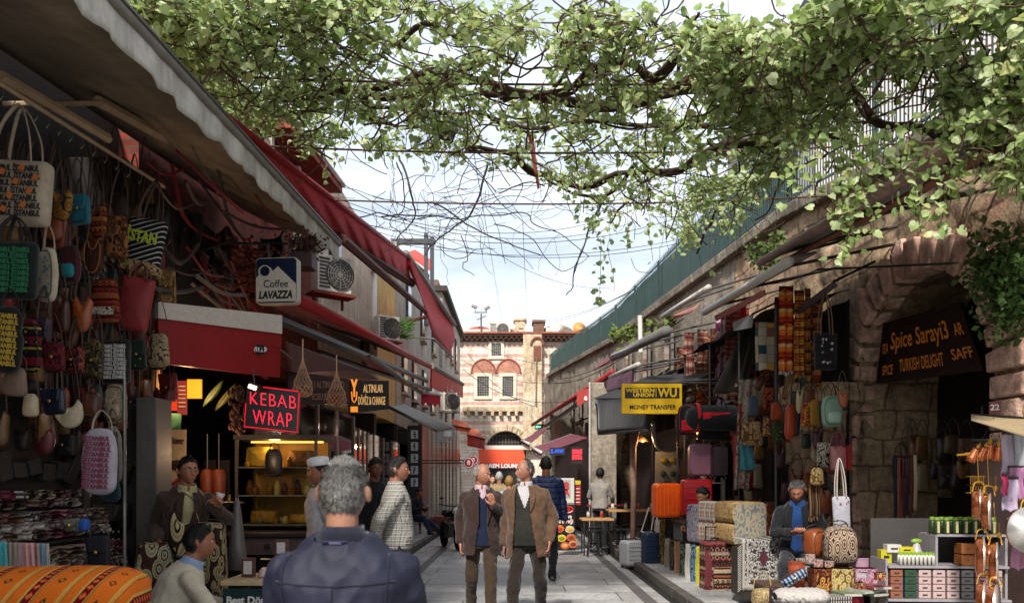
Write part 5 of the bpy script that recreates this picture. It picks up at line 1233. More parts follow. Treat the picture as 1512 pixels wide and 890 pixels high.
# orange kilim roll, front left
t = thing('kilim_bolster', 'orange kilim covered bolster with dark red diamond bands at the bottom left', 'cushion', V((-2.34, 3.75, .84)), R(8))
n = NT('orange_kilim'); o = n.sep(n.coord()); ob = n.math('ADD', n.math('MULTIPLY', o[0], 1.), n.math('MULTIPLY', o[2], -.75))
fa = n.math('FRACT', n.math('MULTIPLY', ob, 4.4)); cs = [(0, '#6e0c14'), (.13, '#8a0f16'), (.17, '#c9a24a'), (.19, '#5a5a20'), (.21, '#d96a1c'), (.62, '#d96a1c'), (.64, '#c9a24a'), (.68, '#d98a3c'), (.74, '#5a5a20'), (.76, '#d96a1c'), (.95, '#c9a24a')]
base = n.ramp(fa, [(p, C(c)) for p, c in cs], 'CONSTANT')
al = n.math('ADD', n.math('MULTIPLY', o[2], 1.2), n.math('MULTIPLY', o[1], 2.)); tb = n.math('ABSOLUTE', n.math('SUBTRACT', n.math('FRACT', n.math('MULTIPLY', al, 14)), .5)); ta = n.math('ABSOLUTE', n.math('SUBTRACT', fa, .08)); dd = n.math('ADD', tb, n.math('MULTIPLY', ta, 5))
base = n.mix(n.ramp(dd, [(0, 1), (.33, 0)], 'CONSTANT'), base, C('#d4642c'))
tb2 = n.math('ABSOLUTE', n.math('SUBTRACT', n.math('FRACT', n.math('MULTIPLY', al, 5)), .5)); ta2 = n.math('ABSOLUTE', n.math('SUBTRACT', fa, .42)); d2 = n.math('ADD', tb2, n.math('MULTIPLY', ta2, 2.4)); base = n.mix(n.ramp(d2, [(0, 0), (.10, 1), (.2, 0)], 'CONSTANT'), base, C('#3c3a18'))
base = n.mix(.4, base, n.ramp(n.noise(n.coord(), 160, 3), [(.3, .4), (.7, 1.)]), 'MULTIPLY')
KIL = n.fin(base, .9, 0, n.bump(n.noise(n.coord(), 12, 3), .5, .02), .15)
m = MB(); m.grid(lambda u, v: V((-.55+1.1*v, .22*cos(2*pi*u)*(1-abs(2*v-1)**8*.4), .13+.135*(1-abs(2*v-1)**8*.35)*math.copysign(abs(sin(2*pi*u))**.7, sin(2*pi*u)))), 32, 24, True)
n_o = len(m.v); m.f += [tuple(range(32))[::-1], tuple(range(n_o-32, n_o))]; m.mi += [0, 0]; m.build('cover', KIL, t, smooth=True)
t = thing('goods_crate', 'low dark crate carrying the orange kilim bolster', 'crate', V((-2.3, 3.9, 0))); m = MB(); m.box((0, 0, .415), (1.15, .5, .83)); m.build('box', plain('#2a1a12'), t, bevel=.01)
# ================================================================ kebab shop
t = thing('service_counter', 'black kebab shop counter with steel knobs and a dim worktop', 'counter', V((-2.9, 8.6, .1))); o = V((0, 0, 0))
m = MB(); m.box((.0, 0, .42), (1.7, .9, .84)); m.build('base', plain('#0d0b0b', .3), t, bevel=.01)
m = MB(); m.box((0, -.02, .87), (1.78, 1.0, .05)); m.build('worktop', plain('#2a2422', .3), t, bevel=.008)
m = MB(); m.box((.42, -.47, .75), (.62, .04, .17)); m.build('steel_fascia', plain('#6a6260', .35, .7), t, bevel=.005)
for x in (.36, .52): m = MB(); m.lathe([(.001, 0), (.03, 0), (.026, .03), (.001, .03)], 16, Matrix.Translation((x, -.49, .75)) @ Matrix.Rotation(pi/2, 4, 'X')); m.build('knob', BLK, t)
m = MB(); m.tube([(.3, -.5, .62), (.6, -.5, .62)], .01, 6); m.build('handle', plain('#8c8885', .3, .8), t)
t = thing('glass_case', 'lit glass case with golden shelves and a black teapot inside, kebab shop', 'display case', V((-2.55, 8.75, 1.0)))
for x in (-.42, .42):
    for y in (-.3, .3): m = MB(); m.box((x, y, .48), (.03, .03, .96)); m.build('post', plain('#3a302a'), t)
m = MB(); m.box((0, .29, .48), (.82, .02, .96)); m.build('back', mat('#a8762a', .5, .3, 6), t); m = MB(); m.box((0, 0, .98), (.9, .66, .05)); m.build('top', plain('#1c1614'), t)
for z in (.05, .36, .66): m = MB(); m.box((0, 0, z), (.84, .6, .012)); m.build('shelf', plain('#9c968c', .2), t)
for i, (x, z, w_, h_, c) in enumerate(((-.2, .06, .3, .14, '#b8862a'), (.2, .06, .26, .1, '#c9963a'), (.22, .37, .24, .2, '#a8742a'), (-.25, .67, .3, .22, '#c9a03a'), (.2, .67, .28, .18, '#8f5a20'))):
    m = MB(); pillow(m, rrect_t(w_, h_, .03, .9, 1), .2, .004); q = m.build('food_tray', mat(c, .6, .5, 25), t, smooth=True); q.location = (x, -.05, z)
rq = random.Random(2)
for i in range(34):
    z = rq.choice((.06, .37, .67)); m = MB(); h_ = rq.uniform(.05, .17); r_ = rq.uniform(.02, .045); m.lathe([(.001, 0), (r_, 0), (r_, h_*.6), (r_*.5, h_)], 10, Matrix.Translation((rq.uniform(-.38, .38), rq.uniform(-.27, .1), z))); m.build('jar', mat(rq.choice(('#a8782a', '#7a4a1c', '#c9b060', '#5a2a14', '#8a8070')), .4, .3, 25), t, smooth=True)
m = MB(); m.tube([(-.4, .1, .95), (.4, .1, .95)], .01, 6); m.build('lamp_tube', emit('#ffc45a', 3), t)
m = MB(); m.box((0, -.31, .48), (.82, .006, .9)); m.build('glass', clearglass(), t)
bag('black leather knapsack hanging before the golden lit case', 404, 662, 26, 42, 8.2, 'pack', plain('#0f0b0a', .4), group=None, hang=.06)
t = thing('menu_board', 'lit orange and red menu boards inside the kebab shop', 'menu board', P(270, 610, 8.4)); o = P(270, 610, 8.4)
for (x0, x1, y0, y1, c, e) in ((248, 262, 562, 606, '#b83018', 1.1), (262, 276, 562, 612, '#7a2c2a', .5), (277, 298, 560, 588, '#e08a1c', 1.6)):
    m = MB(); m.box(P((x0+x1)/2, (y0+y1)/2, 8.4), ((x1-x0)*8.4/F, .02, (y1-y0)*8.4/F)); m.build('lit_panel', emit(c, e*.6), t, org=o)
m = MB(); [m.box(P(269, 570+i*6, 8.35), (.07, .01, .008)) for i in range(6)]; m.build('menu_lines', plain('#d8c8b0'), t, org=o)
t = thing('food_poster', 'tall kebab poster with dark lettering behind the man in the brown jacket', 'poster', P(253, 720, 7.9)); o = P(253, 720, 7.9)
m = MB(); m.slab([P(233, 634, 7.9), P(275, 634, 7.9), P(275, 752, 7.9), P(233, 752, 7.9)], .01); m.build('sheet', mat('#8c7a5c', .5, .3, 2), t, org=o)
m = MB(); text(m, 'ızlan Döner', .1, P(254, 651, 7.88), w=36*7.9/F, ext=.003); m.build('lettering', plain('#2a1a14'), t, org=o)
m = MB(); m.prism([(-.14, -.3), (.14, -.05), (.14, .06), (-.14, -.16)], .006, 0, Matrix.Translation(P(254, 705, 7.88))); m.build('red_swash', plain('#5e1512'), t, org=o); m = MB(); m.ell(P(262, 686, 7.87), (.09, .006, .05), 14, 8); m.build('dish_picture', mat('#2c1810', .5, .6, 40), t, org=o)
for i, px in enumerate((306, 323)):
    t = thing('doner_spit', 'upright doner spit with browned meat, %s of two behind the tea drinker' % ('left' if i == 0 else 'right'), 'doner grill', P(px, 742, 8.3)); m = MB(); m.lathe([(.001, 0), (.05, .01), (.065, .08), (.075, .28), (.055, .34), (.001, .36)], 18); m.build('meat', mat('#6a2c12', .5, .5, 22, .6, 60), t, smooth=True); m = MB(); m.tube([(0, 0, -.05), (0, 0, .72)], .006, 6); m.build('skewer', plain('#8f8a84', .3, .8), t)
    m = MB(); m.box((0, .12, .2), (.14, .03, .5)); m.build('heater_back', plain('#3a3432', .3, .7), t)
rs = random.Random(3)
for i, (px, py, c, lb) in enumerate(((232, 560, '#8a6a4a', 'cream paper cone'), (252, 616, '#4a7a50', 'green round takeaway carton'), (300, 580, '#4a5618', 'yellow green plastic palm leaf'), (318, 586, '#5c5c1a', 'olive plastic palm leaf'))):
    t = thing('shop_decoration', lb+' hung inside the kebab shop', 'decoration', P(px, py+20, 8.0)); m = MB()
    if 'leaf' in lb: m.grid(lambda u, v: V(((u-.5)*.09*sin(pi*(v*.94+.03))+.2*v, .01*sin(u*6), .22*v+.05*v*v)), 4, 10)
    elif 'cone' in lb: m.lathe([(.07, 0), (.03, .3), (.008, .34)], 14)
    else: m.lathe([(.05, 0), (.09, .02), (.1, .16), (.09, .17)], 18)
    m.build('leaf' if 'leaf' in lb else 'shell', mat(c, .6, .3, 14), t, smooth=True, solid=.004)
t = thing('wall_cladding', 'orange lit dried goods garland beside the neon board', 'garland', P(350, 640, 7.6)); m = MB()
for i in range(60): m.ell((random.gauss(0, .045), random.gauss(0, .04), ru(0, .45)), (.02, .02, .03), 6, 5)
m.build('dried_goods', mat('#4a2410', .7, .7, 25), t)
for i, (px, py, d, h_, lb) in enumerate(((447, 586, 7.8, 58, 'left net bag of garlic hanging on a long cord'), (497, 600, 8.8, 52, 'right net bag of onions hanging on a long cord'))):
    t = thing('net_bag', lb, 'net bag', P(px, py, d), 0, 'net bags hanging by the exchange office'); k_ = d/F; m = MB(); h = h_*k_; r = 15*k_
    prof = [(r*q, z*h) for q, z in ((.3, 0), (.85, .06), (1, .18), (.85, .4), (.45, .65), (.12, .9), (.06, 1))]
    for j in range(14):
        m.tube([(q*cos(2*pi*j/14+z*2*s), q*sin(2*pi*j/14+z*2*s), z) for s in (4,) for q, z in prof], .0022, 4); m.tube([(q*cos(2*pi*j/14-z*8), q*sin(2*pi*j/14-z*8), z) for q, z in prof], .0022, 4)
    m.tube([(0, 0, h), (0, 0, h+.18)], .008, 6); m.build('net', mat('#a8876a', .8), t)
    m = MB()
    for j in range(16): a = ru(0, 6.3); q = ru(0, .6)*r; m.ell((q*cos(a), q*sin(a), h*ru(.06, .32)), (.026, .026, .024), 10, 7)
    m.build('contents', mat('#8a5a3a' if i == 0 else '#7a3a22', .6, .4, 20), t, smooth=True)
# patterned bag heap on the counter front + little table
PAT = ikat('#8f8060', '#2c1a12', '#6a4a1c', 17, .5, 2)
bag('big brown and cream swirl patterned shoulder bag standing behind the seated man', 302, 770, 62, 118, 6.15, 'bucket', PAT, group=None, hang=.02, rz=0, thick=.18)
bag('cream edged open handle bag hanging over the swirl patterned bag', 270, 752, 42, 70, 6.0, 'hobo', ikat('#a3936c', '#2a1a10', '#8a7448', 12, .4, 3), group=None, hang=.12, rz=.3)
bag('brown and turquoise patterned duffel slumped left of the seated man', 226, 800, 58, 80, 6.0, 'bucket', ikat('#a08c62', '#3a2018', '#1f6a74', 13, .6, 5), group=None, hang=.03, rz=.4, thick=.2)
t = thing('snack_table', 'small snack table with a food photo front between the seated and the front man', 'table', P(378, 868, 5.6)); o = P(378, 868, 5.6); t.location = (o.x, o.y, .1); o = V((o.x, o.y, .1))
zt = P(378, 853, 5.6).z
m = MB(); m.box((0, .2, zt-.13), (.36*1.3, .5, .035)); m.build('table_top', plain('#a8906a', .5), t, bevel=.006); m = MB(); m.box((0, -.02, (zt-.17)/2), (.44, .03, zt-.17)); m.build('front_panel', mat('#0f2a2c', .4, .4, 6), t)
m = MB(); text(m, 'Best Döner', .07, (-.02, -.045, zt-.25), w=.34, ext=.002, bold=.002); m.build('lettering', plain('#c9c4bc'), t)
for q in range(9): mm = MB(); mm.ell((random.uniform(-.17, .17), -.04, ru(.45, zt-.33)), (.05, .006, .035), 12, 6); mm.build('food_picture', mat(('#a8321c', '#b86a2a', '#8a8a80', '#6a7a2c')[q % 4], .5, .5, 40), t)
m = MB(); 
for sx in (-1, 1): m.box((sx*.2, .4, (zt-.15)/2), (.03, .03, zt-.15)); m.build('leg', BLK, t) if sx == 1 else None
for lb, px, py, w_, h_, c in (('small framed white price card on the snack table', 367, 851, 20, 28, '#4a1f12'), ('second framed card farther right behind the first one', 416, 820, 20, 24, '#4a1f12')):
    t = thing('framed_card', lb, 'framed card', P(px, py, 5.75)); k_ = 5.75/F; m = MB(); m.box((0, 0, h_*k_/2), (w_*k_, .03, h_*k_)); m.build('frame', plain(c), t, bevel=.004); m = MB(); m.box((0, -.018, h_*k_/2), (w_*k_*.6, .006, h_*k_*.68)); m.build('card', plain('#a8a49c'), t)
t = thing('dish_cover', 'pinkish white dome cover beside the framed card', 'dish cover', P(391, 851, 5.75)); m = MB(); m.lathe([(.05*cos(pi/2*i/8), .07*sin(pi/2*i/8)) for i in range(9)], 20); m.build('dome', plain('#b59a94', .3), t, smooth=True)
t = thing('gas_cone', 'tall pale grey cone standing under the counter', 'cone', P(350, 840, 6.9)); m = MB(); m.lathe([(.09, 0), (.07, .2), (.035, .5), (.012, .62)], 20); m.build('shell', plain('#57504b', .4), t, smooth=True)
t = thing('tea_tray', 'dark tray with small brass glasses on the counter edge', 'tray', P(330, 742, 7.3)); m = MB(); m.box((0, 0, 0), (.32, .2, .02)); m.build('tray', plain('#2a1a12'), t, bevel=.005); m = MB()
for x in (-.1, -.03, .05): m.lathe([(.014, .01), (.018, .03), (.012, .05), (.018, .075)], 10, Matrix.Translation((x, 0, 0)))
m.build('tea_glasses', plain('#a8702a', .2, .5), t)
# motorcycle, far left
t = thing('motorcycle', 'black motorcycle parked by the lattice grille on the left kerb', 'motorcycle', V((-1.5, 18.2, .0)), R(20))
for y in (-.62, .62):
    m = MB(); Mx = Matrix.Translation((0, y, .3)) @ Matrix.Rotation(pi/2, 4, 'Y'); m.lathe([(.22, -.05), (.3, -.03), (.31, 0), (.3, .03), (.22, .05), (.22, -.05)], 24, Mx); w_ = m.build('wheel', plain('#15130f', .7), t, smooth=True)
    m = MB(); [m.tube([(0, y, .3), (0, y+.23*cos(a), .3+.23*sin(a))], .008, 4) for a in [2*pi*i/8 for i in range(8)]]; m.build('rim', plain('#8c8a86', .3, .8), w_)
m = MB(); m.tube(rail([(0, -.6, .3), (.0, -.42, .75), (0, -.35, .95)], 4), .03, 8); m.build('fork', plain('#9a9894', .3, .8), t)
m = MB(); m.capsule((0, -.32, .78), (0, .15, .74), .13, .10, 14); m.build('fuel_tank', plain('#1a1013', .2), t, smooth=True); m = MB(); m.capsule((0, .15, .76), (0, .62, .8), .11, .08, 12, .6); m.build('seat', BLK, t, smooth=True)
m = MB(); m.box((0, -.0, .42), (.24, .42, .32)); m.build('engine', plain('#4a4846', .4, .6), t, bevel=.03); m = MB(); m.tube(rail([(-.36, -.3, 1.02), (-.15, -.38, .98), (.15, -.38, .98), (.36, -.3, 1.02)], 4), .015, 6); m.build('handlebar', BLK, t)
m = MB(); m.ell((0, -.45, .86), (.09, .08, .09), 14, 10); m.build('headlight', plain('#c9c5bc', .1), t, smooth=True)
for s in (-1, 1): m = MB(); m.ell((s*.3, -.3, 1.16), (.06, .015, .04), 10, 6); m.tube([(s*.3, -.3, 1.02), (s*.3, -.3, 1.13)], .006, 5); m.build('mirror', plain('#2a2a2a', .2), t)
t = thing('goods_tray', 'low tray of small red and white trinkets on the left pavement', 'tray', V((-2.1, 22.5, .12))); m = MB(); m.box((0, 0, .18), (.7, .6, .36)); m.build('crate', plain('#4a1a14'), t, bevel=.01); m = MB()
for i in range(70): m.box((ru(-.32, .32), ru(-.27, .27), .38+ru(0, .03)), (.05, .05, .05), rot=(ru(0, 1), ru(0, 1), ru(0, 1)))
m.build('trinkets', mat('#8f4438', .5, .9, 30), t)

t = thing('dark_filler', 'dark filler box with pipes and cords added to blacken the space above the red fascia', 'dark filler', V((-3.6, 7.6, 3.1))); m = MB(); m.box((0, 0, .55), (.7, 2., 1.1)); m.build('box', DIM_BROWN, t, bevel=.02)  # dark box and pipes added to blacken the space above the fascia
for i in range(38):
    m = MB(); a = V((ru(.1, .9), ru(-1.4, 1.6), ru(-.1, 1.5))); b = a+V((ru(-.1, .5), ru(.4, 1.1), ru(-.6, .2))); m.tube(rail([a, (a+b)/2-V((0, 0, ru(.0, .2))), b], 4), ru(.006, .022), 5); m.build('pipe', plain(random.choice(('#5a4c42', '#2c1512', '#6a1218', '#3a342f')), .6), t)
t = thing('dried_garland', 'bushy brown dried garland hanging left of the coffee sign', 'garland', P(376, 435, 7.9)); m = MB()
for i in range(420):
    a = V((random.gauss(0, .1), random.gauss(0, .08), .25+random.gauss(0, .14))); e = Euler((ru(0, 6), ru(0, 6), ru(0, 6))).to_matrix(); m.add([a+e @ V(p) for p in ((-.02, 0, 0), (0, 0, .035), (.02, 0, 0), (0, 0, -.025))], [(0, 1, 2, 3)])
m.build('dried_leaves', mat('#5c2416', .8, .6, 18), t)

for i in range(9):
    c = ('#4a0f14', '#2a1512', '#1a1412', '#5c1a18', '#241a16', '#3a1216', '#14100f', '#4a2418', '#1c1614')[i]; px = 225+i*22; d = 7.4+.25*i; t = thing('hanging_cloth', 'dark crumpled cloth bundle stuffed under the canvas awning above the fascia', 'cloth', P(px, 440-(i%3)*22, d), ru(-.4, .4), 'cloth bundles above the red fascia'); m = MB(); w_ = ru(.25, .4); h_ = ru(.3, .55)
    m.grid(lambda u, v: V(((u-.5)*w_*(1-.3*sin(v*3+i)), .08*sin(u*9+i)+.05*sin(v*8+u*5), h_*v+.05*sin(u*7+i))), 16, 12); m.build('cloth', cloth(c), t, smooth=True, solid=.01)
# ================================================================ right side
def RD(px, X): return X*F/(px-763)
def text_quad(mb, body, q, u0, u1, v0, v1, off=.02, bold=.0, font_h=1.):
    """q = TL, TR, BR, BL; letters fill the u,v box of the quad (v down)"""
    vs, fs = text_mesh(body, 1., 0, bold=bold); x0 = min(p.x for p in vs); x1 = max(p.x for p in vs); z0 = min(p.z for p in vs); z1 = max(p.z for p in vs)
    nrm = (q[1]-q[0]).cross(q[3]-q[0]).normalized()
    if nrm.y > 0: nrm = -nrm
    out = []
    for p in vs:
        u = u0+(u1-u0)*(p.x-x0)/(x1-x0); v = v0+(v1-v0)*(z1-p.z)/(z1-z0)
        out.append(q[0].lerp(q[1], u).lerp(q[3].lerp(q[2], u), v)+nrm*off)
    mb.add(out, fs)
MAR = cloth('#6b2433', '#4c1823', .3); GRC = cloth('#6d6966', '#55514e', .3); DKC = cloth('#1a1716', '#0f0d0d', .3)
def roll(label, a, b, r, m_, extra=None, caps=None, cat='awning'):
    o = V(a); t = thing('rolled_awning', label, cat, o); m = MB(); m.tube([a, b], r, 10); m.build('roll', m_, t, org=o, smooth=True)
    for q in (extra or ()): m = MB(); m.slab(q[0], q[2] if len(q) > 2 else .03); m.build('cover', q[1], t, org=o)
    for k_ in (.15, .55, .9): p = V(a).lerp(V(b), k_); m = MB(); m.tube([p, V((WX(p.y)-.05, p.y+.2, p.z+.35))], .02, 5); m.build('arm', plain('#3b3632'), t, org=o)
    return t
TILE = mat('#8a6e62', .7, .25, 5, .2, dirt=.5)
a, b = P(1122, 388, 10.5), P(1405, 224, 5.9)
roll('long mauve brown rolled awning under the fence at the upper right', a, b, .055, TILE, (([P(1122, 384, 10.5), P(1405, 219, 5.9), V((4.6, 5.9, 4.5)), V((4.3, 10.6, 4.75))], GRC),))
roll('rust coloured boxed awning just below the long mauve one', P(1162, 384, 10.0), P(1462, 225, 5.6), .035, mat('#7a4a35', .6, .3, 5, dirt=.4))
roll('white rolled awning with a grey cover over the hanging rugs', P(1040, 461, 12.9), P(1166, 386, 8.95), .055, plain('#b5b0aa', .5), (([P(1042, 456, 12.9), P(1166, 381, 8.95), P(1206, 372, 9.8), P(1075, 446, 13.6)], GRC), ([P(1056, 466, 12.6), P(1128, 428, 10.), P(1130, 436, 10), P(1058, 474, 12.6)], mat('#96584c', .7, .3, 5))))
roll('pale rolled awning with pink brown cover left of the white one', P(977, 468, 17.1), P(1047, 424, 12.9), .05, plain('#c4bdb4', .5), (([P(988, 476, 17.), P(1020, 462, 14.5), P(1034, 446, 14.5), P(985, 468, 17)], mat('#9c6a5c', .7, .3, 5)),))
roll('light grey roll with a purple striped valance above the black canopy', P(901, 557, 18.), P(943, 538, 14.5), .05, plain('#a8a39c', .5), (([P(898, 560, 17.5), P(934, 548, 15), P(933, 568, 15), P(895, 577, 17.5)], stripes(('#5d2440', '#8f7c84', '#3d1a2c'), 9, 'y'), .02),))
roll('grey sagging folded awning between the fence wall and the yellow sign', P(905, 528, 19.), P(985, 488, 14.), .09, GRC, (([P(880, 545, 21), P(905, 530, 19), P(912, 520, 19.5), P(885, 536, 21.5)], MAR),))
t, o = awning('long thin red edged awning descending to the striped building on the right', (P(905, 549, 18.5), P(786, 627, 36), P(812, 612, 42), P(925, 548, 20)), MAR, mat('#8f2a2c', .6), .07, arms=((P(905, 560, 18.5), P(790, 640, 35), .07),), armm=BLK)
t = thing('awning', 'bright orange red awning end flap with a white mark right of the striped building', 'awning', P(865, 597, 21)); o = P(865, 597, 21)
m = MB(); m.grid(lambda u, v: P(852+25*u, 577-5*u+(21-2*u)*v+2*sin(u*9)*v, 21.5-1.*u), 12, 4); m.build('canopy', cloth('#c23020', '#9a2216', .3), t, org=o, solid=.01); m = MB(); m.box(P(866, 588, 20.9), (.12, .01, .1), rot=(0, .3, 0)); m.build('white_mark', plain('#d8cfc8'), t, org=o)
t = thing('awning', 'plain black fabric canopy front below the yellow money transfer sign', 'awning', P(915, 640, 14.6)); o = P(915, 640, 14.6)
m = MB(); q = [P(877, 588, 16.2), P(962, 588, 13.4), P(957, 634, 13.4), P(884, 641, 16.2)]; m.grid(lambda u, v: q[0].lerp(q[1], u).lerp(q[3].lerp(q[2], u), v)+V((.02*sin(v*5+u*4), .02*sin(u*11), 0)), 12, 6); m.build('canopy', DKC, t, org=o, solid=.012, smooth=True); m = MB(); m.tube([q[3], q[2]], .02, 6); m.build('front_bar', BLK, t, org=o)
m = MB(); m.slab([q[0], q[1], q[1]+V((1.2, .4, .5)), q[0]+V((1.2, .4, .5))], .02); m.build('canopy_top', DKC, t, org=o)
for i, (qd, lb) in enumerate((([(770, 650, 30), (800, 632, 30), (812, 628, 26), (782, 655, 26)], 'small maroon awning at the far right, beside the striped building'), ([(785, 660, 24), (843, 640, 24), (868, 646, 19), (800, 668, 22)], 'second maroon awning with a white edge, over the restaurant sign'))):
    q = [P(*p) for p in qd]; t, o = awning(lb, (q[0], q[3], q[2], q[1]), MAR, plain('#c2bab2'), .045, .18, MAR)
# --- signs
t = thing('money_transfer_sign', 'yellow WESTERN UNION money transfer sign with black panel, right side', 'sign', P(962, 611, 13), R(0)); s_ = 13/F
m = MB(); m.box((0, 0, 22*s_), (88*s_, .12, 44*s_)); m.build('panel', mat('#dcae04', .4, .06, 3, .05), t, bevel=.006); m = MB(); m.box((0, -.062, 30.5*s_), (80*s_, .01, 15.5*s_)); m.build('black_band', plain('#12100a', .4), t)
YL = plain('#e3b80a', .4)
m = MB(); text(m, 'WESTERN', .085, (-18*s_, -.069, 34*s_), w=42*s_, ext=.003, bold=.003); text(m, 'UNION', .085, (-13*s_, -.069, 27.3*s_), w=30*s_, ext=.003, bold=.003); text(m, 'WU', .2, (22*s_, -.069, 30.3*s_), w=28*s_, ext=.003, bold=.006, shear=.0); m.build('lettering', YL, t)
m = MB(); [m.box((x*s_, -.069, 30.5*s_), (.006, .004, 12*s_)) for x in (4.2, 6.)]; m.build('divider_lines', YL, t)
m = MB(); text(m, 'MONEY TRANSFER', .1, (1*s_, -.064, 9.5*s_), w=68*s_, ext=.003, bold=.002); m.build('lettering', plain('#15120a'), t)
m = MB(); m.tube([(.3, 0, 44*s_), (.3, .1, 44*s_+.05), (1.2, .1, 44*s_+.1)], .02, 6); m.tube([(-.3, .02, 44*s_+.03), (1.2, .1, 44*s_+.03)], .02, 6); m.build('bracket', plain('#3a3632'), t)
t = thing('spice_shop_sign', 'dark brown shop sign with orange letters hung inside the near stone arch', 'sign', P(1370, 560, 9.0)); o = P(1370, 560, 9.0)
SD = lambda px: (4.70+1.761)/((px-763)/F+.1806)
TL, TR, BR_, BL_ = [P(a_, b_, SD(a_)) for a_, b_ in ((1307, 477), (1420, 446), (1456, 547), (1297, 566))]
m = MB(); m.slab([TL, TR, BR_, BL_], .06); m.build('board', mat('#1d0d0a', .45, .2, 4, .1), t, org=o)
ORG = plain('#d8842a', .5); q = (TL, TR, BR_, BL_)
for body, box in (('Spice Sarayi3', (.14, .80, .20, .56)), ('TEA', (.03, .11, .36, .52)), ('AR', (.86, .95, .28, .46)), ('SPICE', (.06, .18, .72, .88)), ('TURKISH DELIGHT', (.25, .70, .66, .86)), ('SAFF', (.78, .97, .64, .80))):
    m = MB(); text_quad(m, body, q, *box, off=.035, bold=.012); m.build('lettering', ORG, t, org=o)
t = thing('number_plate', 'small dark red house number plate reading 22 on the stone pier', 'sign', P(1469, 609, 7.55), R(-30)); s_ = 7.5/F; m = MB(); m.box((0, 0, 8*s_), (15*s_, .02, 17*s_)); m.build('plate', plain('#6d0d18', .4), t); m = MB(); text(m, '22', .075, (0, -.014, 7.5*s_), ext=.002, bold=.002); m.build('lettering', plain('#d8c9c4'), t)
t = thing('neon_sign', 'small red glowing sign reading CHANGE over EXTRA at the far right', 'sign', P(852, 684, 18.5)); s_ = 18.5/F; m = MB(); m.box((0, 0, 12*s_), (17*s_, .06, 25*s_)); m.build('board', plain('#1c0608'), t)
m = MB(); text(m, 'CHANGE', .14, (0, -.04, 17*s_), w=14*s_, ext=.004, bold=.004); text(m, 'EXTRA', .14, (0, -.04, 9*s_), w=14*s_, ext=.004, bold=.004); m.build('neon_letters', emit('#ff2a38', 2), t)
t = thing('restaurant_sign', 'small dark sign with blue lettering beside the red glowing sign', 'sign', P(823, 672, 19.5)); s_ = 19.5/F; m = MB(); m.box((0, 0, 6*s_), (23*s_, .05, 11*s_)); m.build('board', plain('#0c0f1c'), t); m = MB(); text(m, 'EL AWAY', .14, (0, -.035, 6*s_), w=19*s_, ext=.004); m.build('lettering', emit('#2a5ad8', 1.2), t)
t = thing('exit_sign', 'small green arrow sign hanging before the striped building', 'sign', P(801, 634, 34)); m = MB(); m.box((0, 0, .12), (.66, .06, .22)); m.build('board', plain('#0c4a34'), t); m = MB(); m.prism([(.02, .09), (.2, .09), (.2, .05), (.3, .12), (.2, .19), (.2, .15), (.02, .15)], .01, -.04); m.box((-.18, -.04, .12), (.2, .01, .07)); m.build('arrow', emit('#7affc0', 1.2), t)
# --- hanging rugs and cloths
def hangcloth(label, px, py0, py1, w, d, m_, rz=0., slant=0., fold=.02, group='rugs and cloths hanging on the right', fringe=None, nf=2, name='hanging_rug', cat='rug', taper=0.):
    k_ = d/F; W, h = w*k_, (py1-py0)*k_; t = thing(name, label, cat, P(px, py1, d), rz, group); sd = ru(0, 50)
    def fn(u, v): return V(((u-.5)*W*(1-taper*v)+slant*k_*v, fold*sin(u*pi*2*nf+sd)*(.4+.6*(1-v))+.01*sin(v*7+sd), h*v+.012*sin(u*9+sd)*(1-v)))
    m = MB(); m.grid(fn, 18, 22); m.build('cloth', m_, t, smooth=True, solid=.008)
    if fringe:
        m = MB()
        for i in range(16): p = fn((i+.5)/16, 0); m.tube([p, p+V((ru(-.008, .008), 0, -.05))], .004, 4)
        m.build('fringe', fringe, t)
    m = MB(); m.tube([V((-W*.5*(1-taper)+slant*k_, .0, h+.004)), V((W*.5*(1-taper)+slant*k_, 0, h+.004))], .012, 6); m.build('hanging_bar', plain('#2c2622'), t)
    return t
K = kilim
hangcloth('narrow faded red kilim runner, leftmost of the hanging rugs', 1018, 492, 574, 15, 14.6, K(('#6e3430', '#a08470', '#8c4a42', '#4a2a28'), 14, 5, seed=11), .2, fringe=WHT)
hangcloth('second faded red kilim runner with finer bands beside the leftmost', 1037, 488, 573, 16, 14.4, K(('#8f4a3e', '#5e2a28', '#a88a70', '#7a3a34'), 18, 9, seed=12), .15, fringe=WHT)
hangcloth('dark brown patterned runner between the kilims and the pink shawls', 1053, 486, 566, 9, 14.2, K(('#4a2a20', '#7a4a34', '#2c1814'), 16, 6, seed=13))
hangcloth('long white and plum flower shawl hanging to the duffel bags', 1065, 470, 624, 17, 13.6, ikat('#b09aa0', '#5a2040', '#8f6a7a', 13), fringe=WHT, name='hanging_shawl', cat='shawl')
hangcloth('rose pink patterned throw beside the white and plum shawl', 1082, 458, 590, 22, 13.0, K(('#a3505a', '#8a343e', '#b8807c', '#96424a'), 24, 12, seed=14, motif=.3), fringe=WHT)
hangcloth('thin bright scarlet strip at the edge of the rose throw', 1097, 450, 545, 9, 12.8, cloth('#b01a1c', '#8a1014'), name='hanging_cloth', cat='cloth')
hangcloth('black olive cape hanging slantwise with a pale hem', 1076, 486, 580, 46, 12.2, cloth('#2a241c', '#1b1712'), slant=30, taper=.65, fold=.05, fringe=plain('#8a7a54'), name='hanging_cape', cat='cape')
hangcloth('second dark cape with an ochre edge and tassels', 1096, 476, 566, 20, 11.8, cloth('#2c2618', '#1d1810'), slant=22, taper=.3, fold=.05, fringe=plain('#a89468'), name='hanging_cape', cat='cape')
